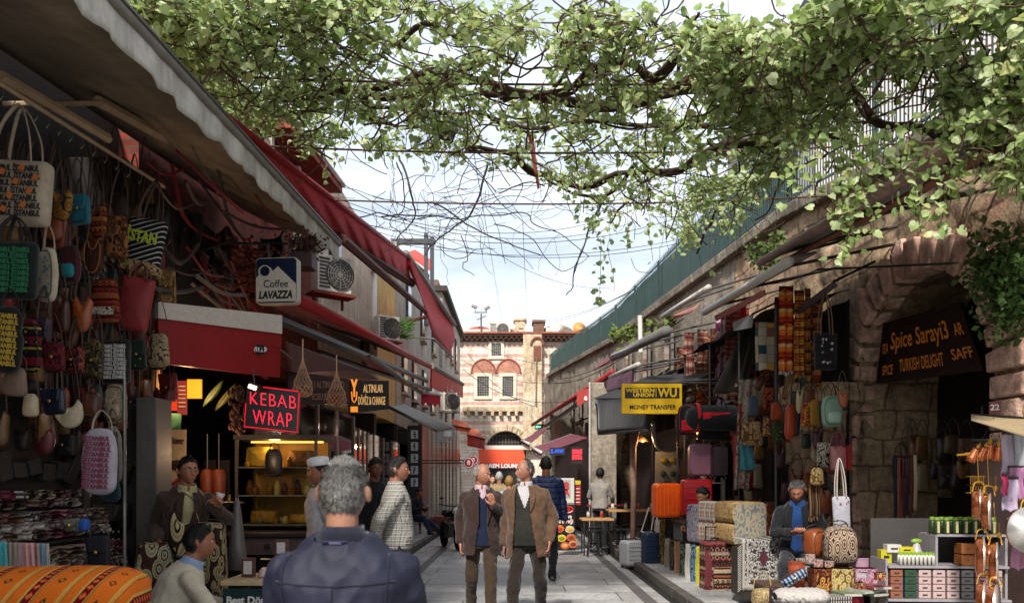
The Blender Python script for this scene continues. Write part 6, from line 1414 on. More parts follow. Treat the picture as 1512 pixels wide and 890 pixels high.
# patchwork
n = NT('patchwork'); v = n.coord(loc=(.3, 0, .2)); vo = n.node('ShaderNodeTexVoronoi'); vo.distance = 'CHEBYCHEV'; vo.inputs['Scale'].default_value = 8.5; vo.inputs['Randomness'].default_value = 0; n.link(n.coord((1, 0, 1), loc=(.3, 0, .2)), vo.inputs[0])
hs = n.sep(vo.outputs['Color']); cc = n.ramp(hs[0], [(0, C('#a89a84')), (.22, C('#1c3a44')), (.36, C('#b5892c')), (.5, C('#9a8f80')), (.66, C('#7a4a3c')), (.78, C('#23554c')), (.9, C('#bfb29a'))], 'CONSTANT'); cc = n.mix(n.ramp(vo.outputs[0], [(0, 0), (.46, 0), (.47, 1)], 'CONSTANT'), cc, C('#6a5c50')); PATCH = n.fin(n.mix(.4, cc, n.ramp(n.noise(n.coord(), 90, 3), [(.3, .4), (.7, 1)]), 'MULTIPLY'), .9)
hangcloth('square patchwork hanging of cream, teal and mustard blocks', 1133, 476, 546, 36, 10.6, PATCH, .0, nf=1)
hangcloth('orange kilim with stacked bright squares, tallest of the row', 1161, 424, 548, 21, 10.2, K(('#b5441c', '#8f2a16', '#d0702a', '#c9a870', '#7a1c14'), 7, 4.5, seed=21), fringe=WHT)
hangcloth('rust red fringed runner beside the stacked squares kilim', 1180, 430, 553, 14, 10.1, K(('#8a2c18', '#b8642a', '#3c1610', '#c08a3a'), 12, 9, seed=22), fringe=plain('#a8742a'))
hangcloth('thin ochre and black bordered strip at the right of the rugs', 1192, 428, 556, 8, 10.1, K(('#a8702a', '#2a1710', '#8a4a1c'), 16, 7, seed=23), fringe=plain('#a8742a'))
hangcloth('dark brown narrow cloth between the patchwork and the orange kilim', 1148, 440, 566, 8, 10.3, cloth('#3a1c14', '#28120c'), name='hanging_cloth', cat='cloth')
hangcloth('multicoloured flower shawl draped down the post by the capes', 1094, 560, 722, 22, 11.0, ikat('#9a8f84', '#7a3a34', '#4a6a4a', 15, .7, 4), slant=10, taper=-.1, name='hanging_shawl', cat='shawl', fold=.04)
hangcloth('turquoise and grey cloth hanging behind the flower shawl', 1106, 650, 694, 24, 10.9, cloth('#3a7a86', '#2a5a66'), slant=-6, taper=.3, name='hanging_cloth', cat='cloth')
hangcloth('coral red long cloth under the flower shawl', 1088, 640, 700, 9, 11.1, cloth('#9a3a30', '#7a2a22'), name='hanging_cloth', cat='cloth')
# boards of folded awning arms
for lb, pts in (('short pale grey box flap hanging under the rolled awning', [P(1084, 476, 11.6), P(1110, 464, 10.6), P(1108, 484, 10.6), P(1086, 488, 11.6)]), ('dark slanting awning arm plate over the black tote', [P(1174, 458, 10.2), P(1230, 416, 8.6), P(1233, 424, 8.6), P(1178, 466, 10.2)])):
    t = thing('awning_plate', lb, 'awning arm', pts[0]); m = MB(); m.slab(pts, .05); m.build('plate', mat('#6c6a68' if 'pale' in lb else '#2f2f31', .5, .2, 5), t, org=pts[0]); m = MB(); m.tube([pts[1], pts[1]+V((.5, .1, .25))], .015, 5); m.build('arm', BLK, t, org=pts[0])
RB = 'bags hanging at the right stall'
def RBag(label, px, py, w, h, X, kind, m_, **kw): return bag(label, px, py, w, h, RD(px, X), kind, m_, group=RB, **kw)
RBag('black tote with small white flowers hung on long straps', 1219, 492, 34, 54, 3.45, 'tote', cloth('#15141a', '#0d0c10'), flower=(plain('#a8a09c'), 14), hang=.45, strap=plain('#5a4420'), rz=0)
RBag('cream and brown round basket bag beside the shawl', 1110, 622, 32, 36, 3.2, 'bucket', ikat('#a08a64', '#5a3a20', '#7a2a1c', 22), hang=.1)
RBag('blue grey crumpled cloth bag above the basket bag', 1113, 584, 16, 30, 3.25, 'bucket', cloth('#4a5a66', '#36444e'), hang=.15)
RBag('red and black tasselled satchel', 1138, 572, 22, 34, 3.3, 'pouch', ikat('#7a1c1c', '#1a1010', '#a8702a', 30), hang=.2)
RBag('orange triangular folded bag', 1146, 594, 18, 26, 3.3, 'bucket', cloth('#a84a24', '#7a3016'), hang=.25)
RBag('black embroidered bag with green stitches', 1150, 622, 20, 32, 3.3, 'pouch', ikat('#14120f', '#3a5a30', '#5a1a2a', 34), hang=.25)
RBag('small purple and gold dangling pouch', 1132, 614, 12, 30, 3.3, 'bucket', ikat('#2a1a3a', '#a8822a', '#8a2a5a', 40), hang=.2)
RBag('long bright orange leather bag', 1165, 596, 15, 52, 3.35, 'pack', plain('#a33c14', .4), hang=.2)
RBag('purple leather bag half behind the orange one', 1174, 600, 12, 44, 3.45, 'pack', plain('#2c1f38', .4), hang=.2)
RBag('cream twisted strap bag', 1180, 574, 10, 36, 3.4, 'hobo', plain('#a3926c', .5), hang=.2)
RBag('red and gold brocade satchel left of the mint backpack', 1192, 594, 20, 36, 3.45, 'bucket', ikat('#8f2a20', '#b58a3a', '#4a1412', 30), hang=.2)
RBag('yellow green brocade satchel beside the red and gold one', 1204, 590, 14, 38, 3.5, 'bucket', ikat('#8a8430', '#a85a24', '#5a3a18', 30), hang=.2)
RBag('mint green backpack with a white top pocket', 1229, 584, 32, 46, 3.5, 'pack', plain('#6f8f7a', .5), pocket=plain('#8aa392', .5), hang=.15, rz=.1)
RBag('black and white floral handbag by the pillar', 1216, 653, 20, 38, 3.3, 'pouch', ikat('#a39a8c', '#1c1614', '#5a4a40', 34), hang=.15)
RBag('dusty pink leather handbag with a dark red side', 1238, 658, 26, 36, 3.4, 'tote', plain('#8a5450', .45), hang=.15, strap=plain('#5a0f12'))
m = MB(); m.box((.1, 0, .13), (.05, .12, .26)); m.build('red_gusset', plain('#6d1214', .4), COL.objects[-1].parent)
RBag('white printed tote with blue corners hung on long white handles', 1243, 732, 26, 50, 3.1, 'tote', cloth('#9c9aa0', '#84828a'), hang=.36, strap=plain('#a39a90'), flower=(plain('#7a3a4a'), 4), rz=0)
RBag('cream lace purse hanging from the floral handbag', 1207, 690, 20, 26, 3.2, 'bucket', ikat('#a8905a', '#6a4a24', '#c0aa7a', 40), hang=.05)
hangcloth('brown tasselled shawl hanging below the lace purse', 1203, 714, 762, 17, RD(1203, 3.2), stripes(('#4a3424', '#7a5c40', '#2c1c12'), 30, 'x'), name='hanging_shawl', cat='shawl', fringe=plain('#6a4c34'))
hangcloth('dark red flower cloth hanging left of the sitting man', 1132, 742, 800, 30, RD(1132, 3.3), ikat('#2c1210', '#7a4a2a', '#7a1c20', 22), name='hanging_cloth', cat='cloth')
rs = random.Random(21)
for i in range(85):
    px = rs.uniform(1085, 1255); py = rs.uniform(545, 745); c = rs.choice(('#5a2416', '#20140f', '#6a3a1a', '#3a1a2a', '#7a3a14', '#1c2c24', '#7a1c18', '#8a6a34', '#8a7a60'))
    bag('small dark bag deep inside the right stall', px, py, rs.uniform(13, 22), rs.uniform(20, 40), RD(px, rs.uniform(3.5, 3.9)), rs.choice(('hobo', 'pouch', 'bucket')), plain(c, .5), group='dark bags deep in the right stall', hang=.2)
for i in range(16):
    px = rs.uniform(1325, 1430); py = rs.uniform(632, 690); c = rs.choice(('#4a3a20', '#20140f', '#5a3a2a', '#2a1a20', '#6a4a24', '#7a6a50'))
    bag('leather bag hanging in the dark opening of the near arch', px, py, rs.uniform(18, 28), rs.uniform(28, 46), RD(px, 5.0), rs.choice(('hobo', 'pouch', 'bucket')), plain(c, .45), group='leather bags inside the near arch', hang=.2)
for i, (c, nm_) in enumerate((('#14202a', 'navy'), ('#8a4a34', 'salmon'), ('#5a141a', 'crimson'), ('#1c1c20', 'black'), ('#6a1c20', 'wine red'), ('#a39370', 'cream'))):
    px = 1322+i*6; hangcloth('%s leather belt strip hanging beside the stone pillar' % nm_, px, 674-(i == 5)*4, 772-i*4, 5, RD(px, 4.45), plain(c, .5), name='hanging_belt', cat='belt', group='leather belts hanging by the pillar', fold=.005)
# --- stone pillar stands proud of the wall beside the arch
t = thing('stone_pillar', 'rough stone pillar carrying the far side of the near arch', 'pillar', (4.1, 10.75, .1)); m = MB()
def pil(u, v):
    a = 2*pi*u; z = v*2.7; w_ = .36+.03*noise.noise(V((cos(a)*2, sin(a)*2, z*2)))+(.14 if z > 2.25 else 0)*min(1, (z-2.25)/.2)+(.07 if z < .35 else 0); e = 4
    c_, s_ = cos(a), sin(a); r = w_/((abs(c_)**e+abs(s_)**e)**(1/e)); n_ = .02*noise.noise(V((c_*6, s_*6, z*7))); return V(((r+n_)*c_, (r*.9+n_)*s_, z))
m.grid(pil, 48, 60, True); m.build('shaft', STONE, t, smooth=True); m = MB(); m.box((0, 0, .2), (1., .95, .4)); m.build('plinth', mat('#2a211b', .9, .4, 6), t, bevel=.03)
# --- suitcases
def suitcase(label, px, py, w, h, d, m_, rz=.1, dp=.24, wheels=True, ribs='v', handle=False, band=None, name='suitcase'):
    k_ = d/F; W, Hh = w*k_, h*k_; t = thing(name, label, 'suitcase', P(px, py+h, d), rz); z0 = .04 if wheels else 0; m = MB()
    pts = rrect(W, Hh-z0, min(.06, W*.2), 5, 0, (Hh-z0)/2+z0); n_ = len(pts)
    prof = [(-.5, .90), (-.42, .975), (-.3, 1), (-.02, 1), (0, .985), (.02, 1), (.3, 1), (.42, .975), (.5, .90)]; o_ = len(m.v)
    for f, s in prof:
        for x, z in pts: m.v.append(V((x*s, f*dp, (Hh+z0)/2+(z-(Hh+z0)/2)*s)))
    for j in range(len(prof)-1):
        for i in range(n_): m.f.append((o_+j*n_+(i+1) % n_, o_+j*n_+i, o_+(j+1)*n_+i, o_+(j+1)*n_+(i+1) % n_)); m.mi.append(0)
    m.f += [tuple(range(o_, o_+n_)), tuple(range(o_+(len(prof)-1)*n_, o_+len(prof)*n_))[::-1]]; m.mi += [0, 0]
    m.build('shell', m_, t, smooth=False, bevel=.004)
    if ribs:
        m = MB()
        for i in range(5):
            f = -.32+.16*i
            if ribs == 'v': m.box((f*W, -dp/2-.002, Hh*.5), (W*.05, .018, Hh*.72))
            else: m.box((0, -dp/2-.002, Hh*(.2+.15*i)), (W*.8, .018, Hh*.04))
        m.build('ribs', m_, t, bevel=.006)
    if wheels:
        for x in (-.36, .36):
            for y in (-.36, .36): mm = MB(); mm.lathe([(.001, -.012), (.024, -.012), (.024, .012), (.001, .012)], 12, Matrix.Translation((x*W, y*dp, .024)) @ Matrix.Rotation(pi/2, 4, 'Y')); mm.build('wheel', BLK, t)
    m = MB(); m.tube(rail([(-.07, -.0, Hh-.005), (-.06, 0, Hh+.025), (.06, 0, Hh+.025), (.07, 0, Hh-.005)], 4), .009, 6); m.build('handle', BLK, t)
    if handle: m = MB(); m.tube([(-W*.3, dp*.3, Hh-.02), (-W*.3, dp*.3, Hh+.17), (W*.3, dp*.3, Hh+.17), (W*.3, dp*.3, Hh-.02)], .011, 6); m.build('pull_handle', BLK, t)
    return t
suitcase('bright orange hard suitcase standing behind the folded throws', 984, 713, 40, 54, 12.9, plain('#e2560e', .3), .15, .26)
suitcase('bright red hard suitcase with ribs under the dusky pink one', 1028, 707, 44, 58, 12.6, plain('#a80f1a', .3), -.05, .28, ribs='h')
suitcase('dusky pink hard suitcase standing on the red one', 1034, 655, 34, 51, 12.6, plain('#7a4a5c', .4), -.05, .26, ribs=None)
suitcase('dark plum hard suitcase beside the dusky pink one', 1062, 658, 22, 50, 12.3, plain('#23141d', .4), -.05, .26, ribs=None)
suitcase('navy blue cabin suitcase standing on the kerb side pavement', 961, 785, 24, 54, 13.7, mat('#1c2740', .5, .1, 4, .05), .25, .26, ribs='h', handle=False)
t = suitcase('silver grey hard case on castors at the pavement edge', 934, 797, 32, 41, 13.9, mat('#9a9a9a', .35, .15, 4, .05), .35, .34, ribs='h')
t = suitcase('striped red and brown kilim trolley case with a raised handle', 1057, 797, 42, 84, 10.4, K(('#4a1818', '#6e2a30', '#1d1210', '#8a7a66', '#5a1c20', '#2a1612'), 12, 5.2, seed=31), .2, .26, ribs=None, handle=True)
m = MB(); pillow(m, rrect_t(.24, .3, .03, 1, 1), .06, .003); q = m.build('front_pocket', K(('#3a1414', '#8a4a2a', '#1d1210', '#9a8a70'), 14, 8, seed=32), t, smooth=True); q.location = (.02, -.15, .1)
t = thing('folding_sign', 'small folding picture frame leaning on the navy suitcase', 'frame', P(957, 785, 13.8)); m = MB(); m.tube([(-.12, 0, 0), (.02, .05, .42), (.12, .05, .40), (.05, 0, 0), (-.12, 0, 0)], .012, 5); m.build('frame', plain('#a8a098'), t)
# duffels and sports rucksack
BKC = cloth('#14141a', '#0c0c10'); RDC = cloth('#b01420', '#8a0c16')
t = thing('duffel_bag', 'large black duffel bag with bright red bands hanging above the suitcases', 'bag', P(1054, 638, 12.2), .1); m = MB(); m.capsule((-.24, 0, .22), (.28, 0, .22), .21, .22, 20, .85); m.build('body', BKC, t, smooth=True)
for x, w_ in ((-.28, .05), (.02, .5)):
    m = MB(); m.grid(lambda u, v: V((x+(v-.5)*w_, .212*.86*cos(2*pi*u), .22+.222*sin(2*pi*u)*(1 if x < 0 else 1))) if x < 0 else V((x+(v-.5)*w_, -.19*cos((u-.5)*.9), .2+.20*(u-.5)*.9)), 24, 4, x < 0); m.build('red_band', RDC, t, smooth=True, solid=.008)
m = MB(); m.tube(rail([(-.15, -.15, .3), (-.1, -.12, .5), (.1, -.12, .5), (.16, -.15, .3)], 4), .014, 6, flat=.4); m.build('handle', BKC, t)
bag('black and red sports rucksack hanging left of the duffel bag', 1014, 596, 32, 46, 13.0, 'pack', BKC, group=None, hang=.2, pocket=RDC, trim=plain('#b01420'))
bag('dark green black holdall hanging under the duffel bag', 1050, 632, 44, 18, 12.4, 'bucket', cloth('#10181a', '#0a0f10'), group=None, hang=.03)
# low tables under the goods
def crate(label, x, y, w, dp, h, c='#4a3626', rz=0):
    t = thing('goods_table', label, 'table', (x, y, .12), rz); m = MB(); m.box((0, 0, h-.02), (w, dp, .04)); m.build('table_top', mat(c, .8, .3, 6), t, bevel=.004)
    m = MB(); m.box((0, 0, (h-.05)/2), (w-.06, dp-.06, h-.05)); m.build('cloth_skirt', cloth('#1c1614', '#120e0c'), t); return t
crate('draped table carrying the orange and red suitcases', 3.15, 12.75, 1.2, .8, .78)
crate('draped table under the folded throws', 2.95, 11.9, .8, .9, .42)
crate('draped table under the beige carpet cube', 3.1, 10.9, .95, .7, .42)
crate('low draped bench in front of the sitting man', 2.95, 7.9, 1.0, .9, .36)
crate('draped table of boxes by the near arch', 3.75, 7.6, .7, 1.0, .28)
# folded throws stack: curved dark and white layers
rs = random.Random(14)
for i in range(9):
    z = .54+i*.048; c = ('#1c1a1e', '#26262c', '#a39a8c', '#2a1c1c', '#15151a', '#8f8676', '#22262e', '#3a2a24', '#121218')[i]
    tt = thing('folded_throw', 'folded throw, %s from the bottom of the curved stack by the orange case' % ('first', 'second', 'third', 'fourth', 'fifth', 'sixth', 'seventh', 'eighth', 'ninth')[i], 'throw', (2.73, 11.45, z), .2, 'folded throws in the curved stack')
    m = MB(); m.grid(lambda u, v: V(((v-.5)*.46, .17*cos(2*pi*u), .022*sin(2*pi*u)+.022+.05*(2*abs(v-.5))**2)), 14, 12, True); m.build('cloth', stripes((c, '#b0a898' if i % 3 else c, c), 8, 'y', (5, .6, 3)), tt, smooth=True)
# fringed scarves draped down the front
fr = (('#a39a94', 'white and lilac'), ('#a8862c', 'mustard fringed'), ('#9a8f80', 'cream knotted'), ('#5a4a3c', 'brown flecked'), ('#a87a5a', 'peach'), ('#3a5a44', 'bottle green edged'), ('#b0a9a0', 'off white'), ('#2a6a8a', 'sky blue'), ('#a8a030', 'yellow dotted'), ('#8a5a2c', 'amber'), ('#5c2026', 'burgundy'))
for i, (c, nm_) in enumerate(fr):
    px = 970+i*7.6; y0 = 762+i*3.5 if i < 2 else 790+i*2; y1 = 836+i*4; d = RD(px, 2.5)*.985
    hangcloth('%s scarf draped down the front of the throw table' % nm_, px, y0, min(y1, 866), 9, d, ikat(c, '#2c2420', '#8f8676', 30, .5, i) if i % 2 else cloth(c), rz=.35, fold=.025, nf=3, name='draped_scarf', cat='scarf', group='scarves draped down the throw table', fringe=plain(c))
def cube(label, px, py0, py1, w, d, m_, rz=.2, dp=.42, name='folded_carpet', cat='carpet', layers=5, m2=None, grp=None):
    k_ = d/F; W, h = w*k_, (py1-py0)*k_; t = thing(name, label, cat, P(px, py1, d), rz, grp); m = MB()
    for i in range(layers):
        z = h*(i+.5)/layers; hh = h/layers*.52
        m.grid(lambda u, v: V(((abs(cos(2*pi*u))**.35*math.copysign(1, cos(2*pi*u)))*W*.5*(.98+.02*sin(v*9+i)), (v-.5)*dp, z+hh*math.copysign(abs(sin(2*pi*u))**.6, sin(2*pi*u)))), 20, 4, True); n_ = len(m.v); m.f += [tuple(range(n_-20, n_)), tuple(range(n_-100, n_-80))[::-1]]; m.mi += [0, 0]
    m.build('layers', m_, t, smooth=False, bevel=.004); 
    if m2: m = MB(); m.slab([(-W*.46, -dp/2-.012, h*.04), (W*.46, -dp/2-.012, h*.04), (W*.46, -dp/2-.012, h*.96), (-W*.46, -dp/2-.012, h*.96)], .012); m.build('face', m2, t)
    return t
cube('big beige folded carpet block with a grey patterned face', 1092, 740, 802, 52, 10.3, ikat('#a88a5c', '#8a6c40', '#b89a6c', 30), .15, .6, layers=2, m2=ikat('#8a8578', '#6a6a68', '#a3926a', 14))
cube('white lattice printed folded blanket left of the beige carpet block', 1052, 740, 802, 24, 10.9, plaid('#8a5a4c', '#aaa496', '#aaa496', 9, .3), .2, .5, name='folded_blanket', cat='blanket', layers=2)
cube('pale lilac patterned blanket slung beside the lattice one', 1032, 745, 800, 18, 11.3, ikat('#a09aa4', '#5a4a60', '#8a8490', 30), .3, .4, name='folded_blanket', cat='blanket', layers=1)
cube('dark brown striped folded blankets behind the kilim trolley', 1086, 800, 852, 22, 10.7, stripes(('#2c1a14', '#4a3024', '#1a100c', '#8a6a50'), 9, 'z', (3, 2, 3, .6)), .2, .4, name='folded_blanket', cat='blanket')
cube('grey blue plastic box below the dark striped blankets', 1088, 846, 884, 20, 10.3, plain('#3c4248', .4), .2, .3, name='plastic_box', cat='box', layers=1)
# white and black floral rug over a crate
t = thing('draped_rug', 'white and black floral rug with a plum medallion draped over a crate', 'rug', P(1127, 872, 8.9), .05); k_ = 8.9/F; W, h = 62*k_, 74*k_
m = MB(); m.box((0, .22, h*.5-.08), (W*.94, .42, h-.02)); m.build('crate', plain('#2c241c'), t)
n = NT('floral_rug'); o = n.sep(n.coord()); ax = n.math('ABSOLUTE', o[0]); cb = n.node('ShaderNodeCombineXYZ'); n.link(ax, cb.inputs[0]); n.link(o[2], cb.inputs[2]); vo = n.node('ShaderNodeTexNoise'); vo.inputs['Scale'].default_value = 22; vo.inputs['Distortion'].default_value = 1.6; vo.inputs['Detail'].default_value = 1; n.link(cb.outputs[0], vo.inputs[0])
cc = n.ramp(vo.outputs[0], [(0, C('#2a2226')), (.47, C('#a8a29a')), (.56, C('#2a2226')), (.62, C('#8f8a84'))], 'CONSTANT')
med = n.math('ADD', n.math('MULTIPLY', n.math('ABSOLUTE', o[0]), 13.), n.math('MULTIPLY', n.math('ABSOLUTE', n.math('SUBTRACT', o[2], h*.66)), 8.)); cc = n.mix(n.ramp(med, [(0, 1), (.8, 0)], 'CONSTANT'), cc, C('#4a1c28'))
edge = n.ramp(n.math('MULTIPLY', ax, 1/(W*.5)), [(0, 0), (.72, 1), (.78, 0), (.9, 1)], 'CONSTANT'); cc = n.mix(edge, cc, C('#9a958c'))
low = n.ramp(n.math('MULTIPLY', o[2], 1/h), [(0, 1), (.14, .0), (.17, 1), (.20, 0)], 'CONSTANT'); cc = n.mix(low, cc, C('#9a958c')); FR = n.fin(n.mix(.4, cc, n.ramp(n.noise(n.coord(), 150, 3), [(.3, .4), (.7, 1)]), 'MULTIPLY'), .9, 0, n.bump(n.noise(n.coord(), 14, 3), .4, .02))
m = MB()
def rg(u, v):
    x = (u-.5)*W*1.02
    if v < .7: return V((x, -.01+.012*sin(u*14), h*(v/.7)+.01))
    q = (v-.7)/.3; return V((x, -.01+.42*q, h+.012+.01*sin(u*9)))
m.grid(rg, 24, 20); m.build('cloth', FR, t, smooth=True, solid=.008)
for s in (-1, 1):
    m = MB()
    for i in range(22): z = h*(.05+.9*i/22); m.tube([(s*W*.51, .02, z), (s*(W*.51+.05), -.0, z-.035)], .003, 4)
    m.build('fringe', WHT, t)
# front heap
bag('brown and cream ogee patterned backpack on the low bench', 1240, 776, 48, 56, 7.5, 'pack', ikat('#9a8a74', '#3a1c18', '#5a2c24', 15, .45, 6, .4), group=None, hang=.05, rz=-.15, thick=.24)
bag('tan leather rucksack leaning behind the ogee backpack', 1206, 780, 34, 42, 7.9, 'pack', plain('#7a3a14', .45), group=None, hang=.04, rz=.4, thick=.16)
bag('straw basket handbag with two arched handles at the bottom edge', 1127, 868, 34, 24, 7.2, 'bucket', ikat('#8a7450', '#a8946a', '#4a3a24', 40), group=None, hang=.16, strap=plain('#a08a5c'), thick=.14)
bag('plum leather handbag right of the straw one', 1148, 866, 24, 26, 7.1, 'pouch', plain('#2a1820', .4), group=None, hang=.05)
def jar(label, px, py, w, h, d, m_, lidm=None, name='drum', cat='drum'):
    k_ = d/F; t = thing(name, label, cat, P(px, py, d)); r = w*k_/2; hh = h*k_; m = MB(); m.lathe([(.001, 0), (r*.9, 0), (r, hh*.15), (r*.92, hh*.6), (r, hh)], 20); m.build('body', m_, t, smooth=True); m = MB(); m.lathe([(r*1.02, hh), (r*1.02, hh+.02), (.001, hh+.025)], 20); m.build('lid', lidm or m_, t); return t
jar('orange brown woven basket at the left of the box pile', 1176, 868, 24, 36, 7.2, mat('#7a3214', .7, .5, 30))
for i, (px, py, c, lb) in enumerate(((1182, 834, '#5a5048', 'grey brown'), (1196, 828, '#8a6a60', 'rosy'), (1208, 836, '#8a5650', 'pink brown'), (1224, 838, '#7a4a44', 'terracotta'), (1188, 846, '#8a8288', 'white ringed'))):
    jar('%s little knitted drum in the heap under the ogee backpack' % lb, px, py+4, 15, 11, 7.35-i*.03, ikat(c, '#a39a90', '#3a2a28', 50), name='knitted_drum', cat='drum')
def pbox(label, px, py, w, h, d, m_, dp=.16, rz=0., name='gift_box', cat='box', lid=None, face=None, grp=None):
    k_ = d/F; t = thing(name, label, cat, P(px, py+h, d), rz, grp); m = MB(); m.box((0, 0, h*k_/2), (w*k_, dp, h*k_)); m.build('carton', m_, t, bevel=.003)
    m = MB(); m.box((0, 0, h*k_*.93), (w*k_+.006, dp+.006, h*k_*.14)); m.build('lid', lid or m_, t, bevel=.002)
    if face: m = MB(); m.box((0, -dp/2-.002, h*k_*.45), (w*k_*.7, .005, h*k_*.6)); m.build('label_panel', face, t)
    return t
pbox('dark red and gold ornate gift box left of the cream one', 1210, 838, 26, 38, 7.1, ikat('#3a120e', '#7a4a1c', '#5a1c14', 24), face=ikat('#9a6a2a', '#3a120e', '#b08a4a', 30))
pbox('cream and gold carved gift box in the front heap', 1241, 838, 34, 36, 7.15, ikat('#a08c58', '#5a4420', '#b8a470', 28), rz=-.3)
pbox('pink packaged sweets box with a clear front', 1284, 838, 48, 32, 7.2, ikat('#a87a88', '#8a5066', '#b09aa0', 26), rz=-.1)
pbox('second pink sweets box stacked behind the clear fronted one', 1278, 822, 40, 18, 7.5, mat('#9a7684', .5, .2, 20), rz=.05)
pbox('solid bright blue box at the foot of the white shelf', 1330, 850, 36, 34, 7.0, plain('#10309a', .4))
for i, (px, py, c, lb) in enumerate(((1250, 872, '#5a6a50', 'green edged'), (1272, 868, '#8a8a7c', 'grey'), (1292, 862, '#7a3a3c', 'rose covered'), (1286, 872, '#2a4a3a', 'dark green'))):
    t = thing('picture_book', '%s picture book lying flat in the front heap' % lb, 'book', P(px, py+6, 6.9), ru(-.5, .5)); m = MB(); m.box((0, 0, .015), (.17, .22, .028)); m.build('cover', mat(c, .4, .3, 20), t, bevel=.002); m = MB(); m.box((0, -.001, .015), (.165, .222, .02)); m.build('pages', plain('#a8a294'), t)
t = thing('fluffy_rug', 'white fluffy folded sheepskin at the bottom edge', 'sheepskin', P(1182, 892, 6.7)); m = MB(); m.grid(lambda u, v: V(((v-.5)*.44, .14*cos(2*pi*u)*(1-abs(2*v-1)**6*.5), .07+.07*sin(2*pi*u)*(1-abs(2*v-1)**6*.5)))+V((noise.noise(V((u*20, v*20, 0)))*.012,)*3), 40, 40, True); m.build('fleece', mat('#a39d96', .95, .2, 40, 1., 140), t, smooth=True)
for i in range(3):
    t = thing('striped_blanket', 'black and white striped folded blanket by the sheepskin, %s layer' % ('lowest', 'middle', 'top')[i], 'blanket', P(1228, 896-i*6, 6.8), .3, 'striped blankets by the sheepskin'); m = MB(); m.box((0, 0, .017), (.26, .2, .032)); m.build('cloth', stripes(('#17151a', '#a39c94'), 40, 'x'), t, bevel=.01)
bag('blue and white bundled umbrella bag leaning over the heap', 1176, 846, 40, 12, 7.0, 'pouch', stripes(('#2a3a5a', '#8a9aa8'), 30, 'x'), group=None, hang=.02, tilt=-.6)
# --- white shelf with soaps, jars and boxes
t = thing('display_shelf', 'white stepped display shelf with soaps and jars before the near arch', 'shelf', (3.72, 6.95, .1), R(-4)); ORGN = V((3.72, 6.95, .1)); WS = plain('#857f82', .5)
zz = lambda py, d=6.9: H+(CY-py)*d/F-.1
for x0, x1, z, dp in ((-.52, .5, zz(884), .5), (-.5, .5, zz(836), .42), (-.08, .5, zz(790), .34)):
    m = MB(); m.box(((x0+x1)/2, .1, z), (x1-x0, dp, .02)); m.build('shelf_board', WS, t, bevel=.002)
for x, z0, z1 in ((-.5, 0, zz(826)), (-.08, zz(884), zz(790)), (.5, 0, zz(790))): m = MB(); m.box((x, .12, (z0+z1)/2), (.02, .36, z1-z0)); m.build('side_panel', WS, t)
m = MB(); m.box((0, .32, .55), (1., .015, 1.05)); m.build('back_panel', plain('#3a3634'), t)
def shelfthing(name, label, cat, x, y, z, grp): return thing(name, label, cat, Matrix.Translation(ORGN) @ Matrix.Rotation(R(-4), 4, 'Z') @ V((x, y, z)), R(-4), grp)
proto = None
for i in range(7):
    for j in range(2):
        x = -.06+i*.078; y = -.02+j*.09; lb = 'dark green jar with a cream label on the top white shelf'
        if proto is None:
            proto = shelfthing('jar', lb, 'jar', x, y, zz(790)+.012, 'dark green jars on the white shelf'); m = MB(); m.lathe([(.001, 0), (.028, 0), (.03, .02), (.03, .1), (.02, .12)], 12); m.build('glass_body', mat('#22351a', .3, .4, 20), proto, smooth=True); m = MB(); m.lathe([(.022, .12), (.022, .145), (.001, .146)], 12); m.build('lid', plain('#6f8a30'), proto); m = MB(); m.box((0, -.030, .06), (.02, .004, .1)); m.build('label', plain('#a8a070'), proto)
        else: dup(proto, Matrix.Translation(ORGN) @ Matrix.Rotation(R(-4), 4, 'Z') @ V((x, y, zz(790)+.012)))
proto = None
for i in range(9):
    for j in range(2):
        x = -.38+i*.034+j*.01; y = -.06+j*.07
        if proto is None:
            proto = shelfthing('tube', 'small white tube with a green cap on the middle white shelf', 'tube', x, y, zz(836)+.012, 'white tubes with green caps'); m = MB(); m.lathe([(.001, 0), (.013, 0), (.013, .08), (.008, .085)], 10); m.build('body', plain('#b5b3a8', .4), proto, smooth=True); m = MB(); m.lathe([(.009, .085), (.009, .11), (.001, .11)], 10); m.build('cap', plain('#7a9a2a'), proto)
        else: dup(proto, Matrix.Translation(ORGN) @ Matrix.Rotation(R(-4), 4, 'Z') @ V((x, y, zz(836)+.012)))
for i, (x, c, w_, h_, lb) in enumerate(((-.46, '#a8a01a', .09, .12, 'yellow carton with black print'), (-.4, '#b5b0a8', .12, .07, 'white carton beside the yellow one'), (-.3, '#b0a41c', .12, .05, 'flat yellow carton behind the tubes'))):
    q = shelfthing('carton', lb+' on the middle white shelf', 'carton', x, .1-.02*i, zz(836)+.012+(.1 if i else 0), None); m = MB(); m.box((0, 0, h_/2), (w_, .1, h_)); m.build('carton', plain(c, .4), q, bevel=.002); m = MB(); m.box((0, -.052, h_*.5), (w_*.5, .003, h_*.2)); m.build('print', plain('#1c1a14'), q)
q = shelfthing('gift_cone', 'silver cone bag with a green leaf top on the middle shelf', 'cone bag', -.2, .06, zz(836)+.012, None); m = MB(); m.lathe([(.07, 0), (.05, .1), (.02, .19), (.001, .2)], 14); m.build('foil', plain('#9a9490', .3), q, smooth=True); m = MB(); m.ell((0, 0, .2), (.05, .03, .025), 10, 6); m.build('leaf_top', plain('#6a8a2a'), q)
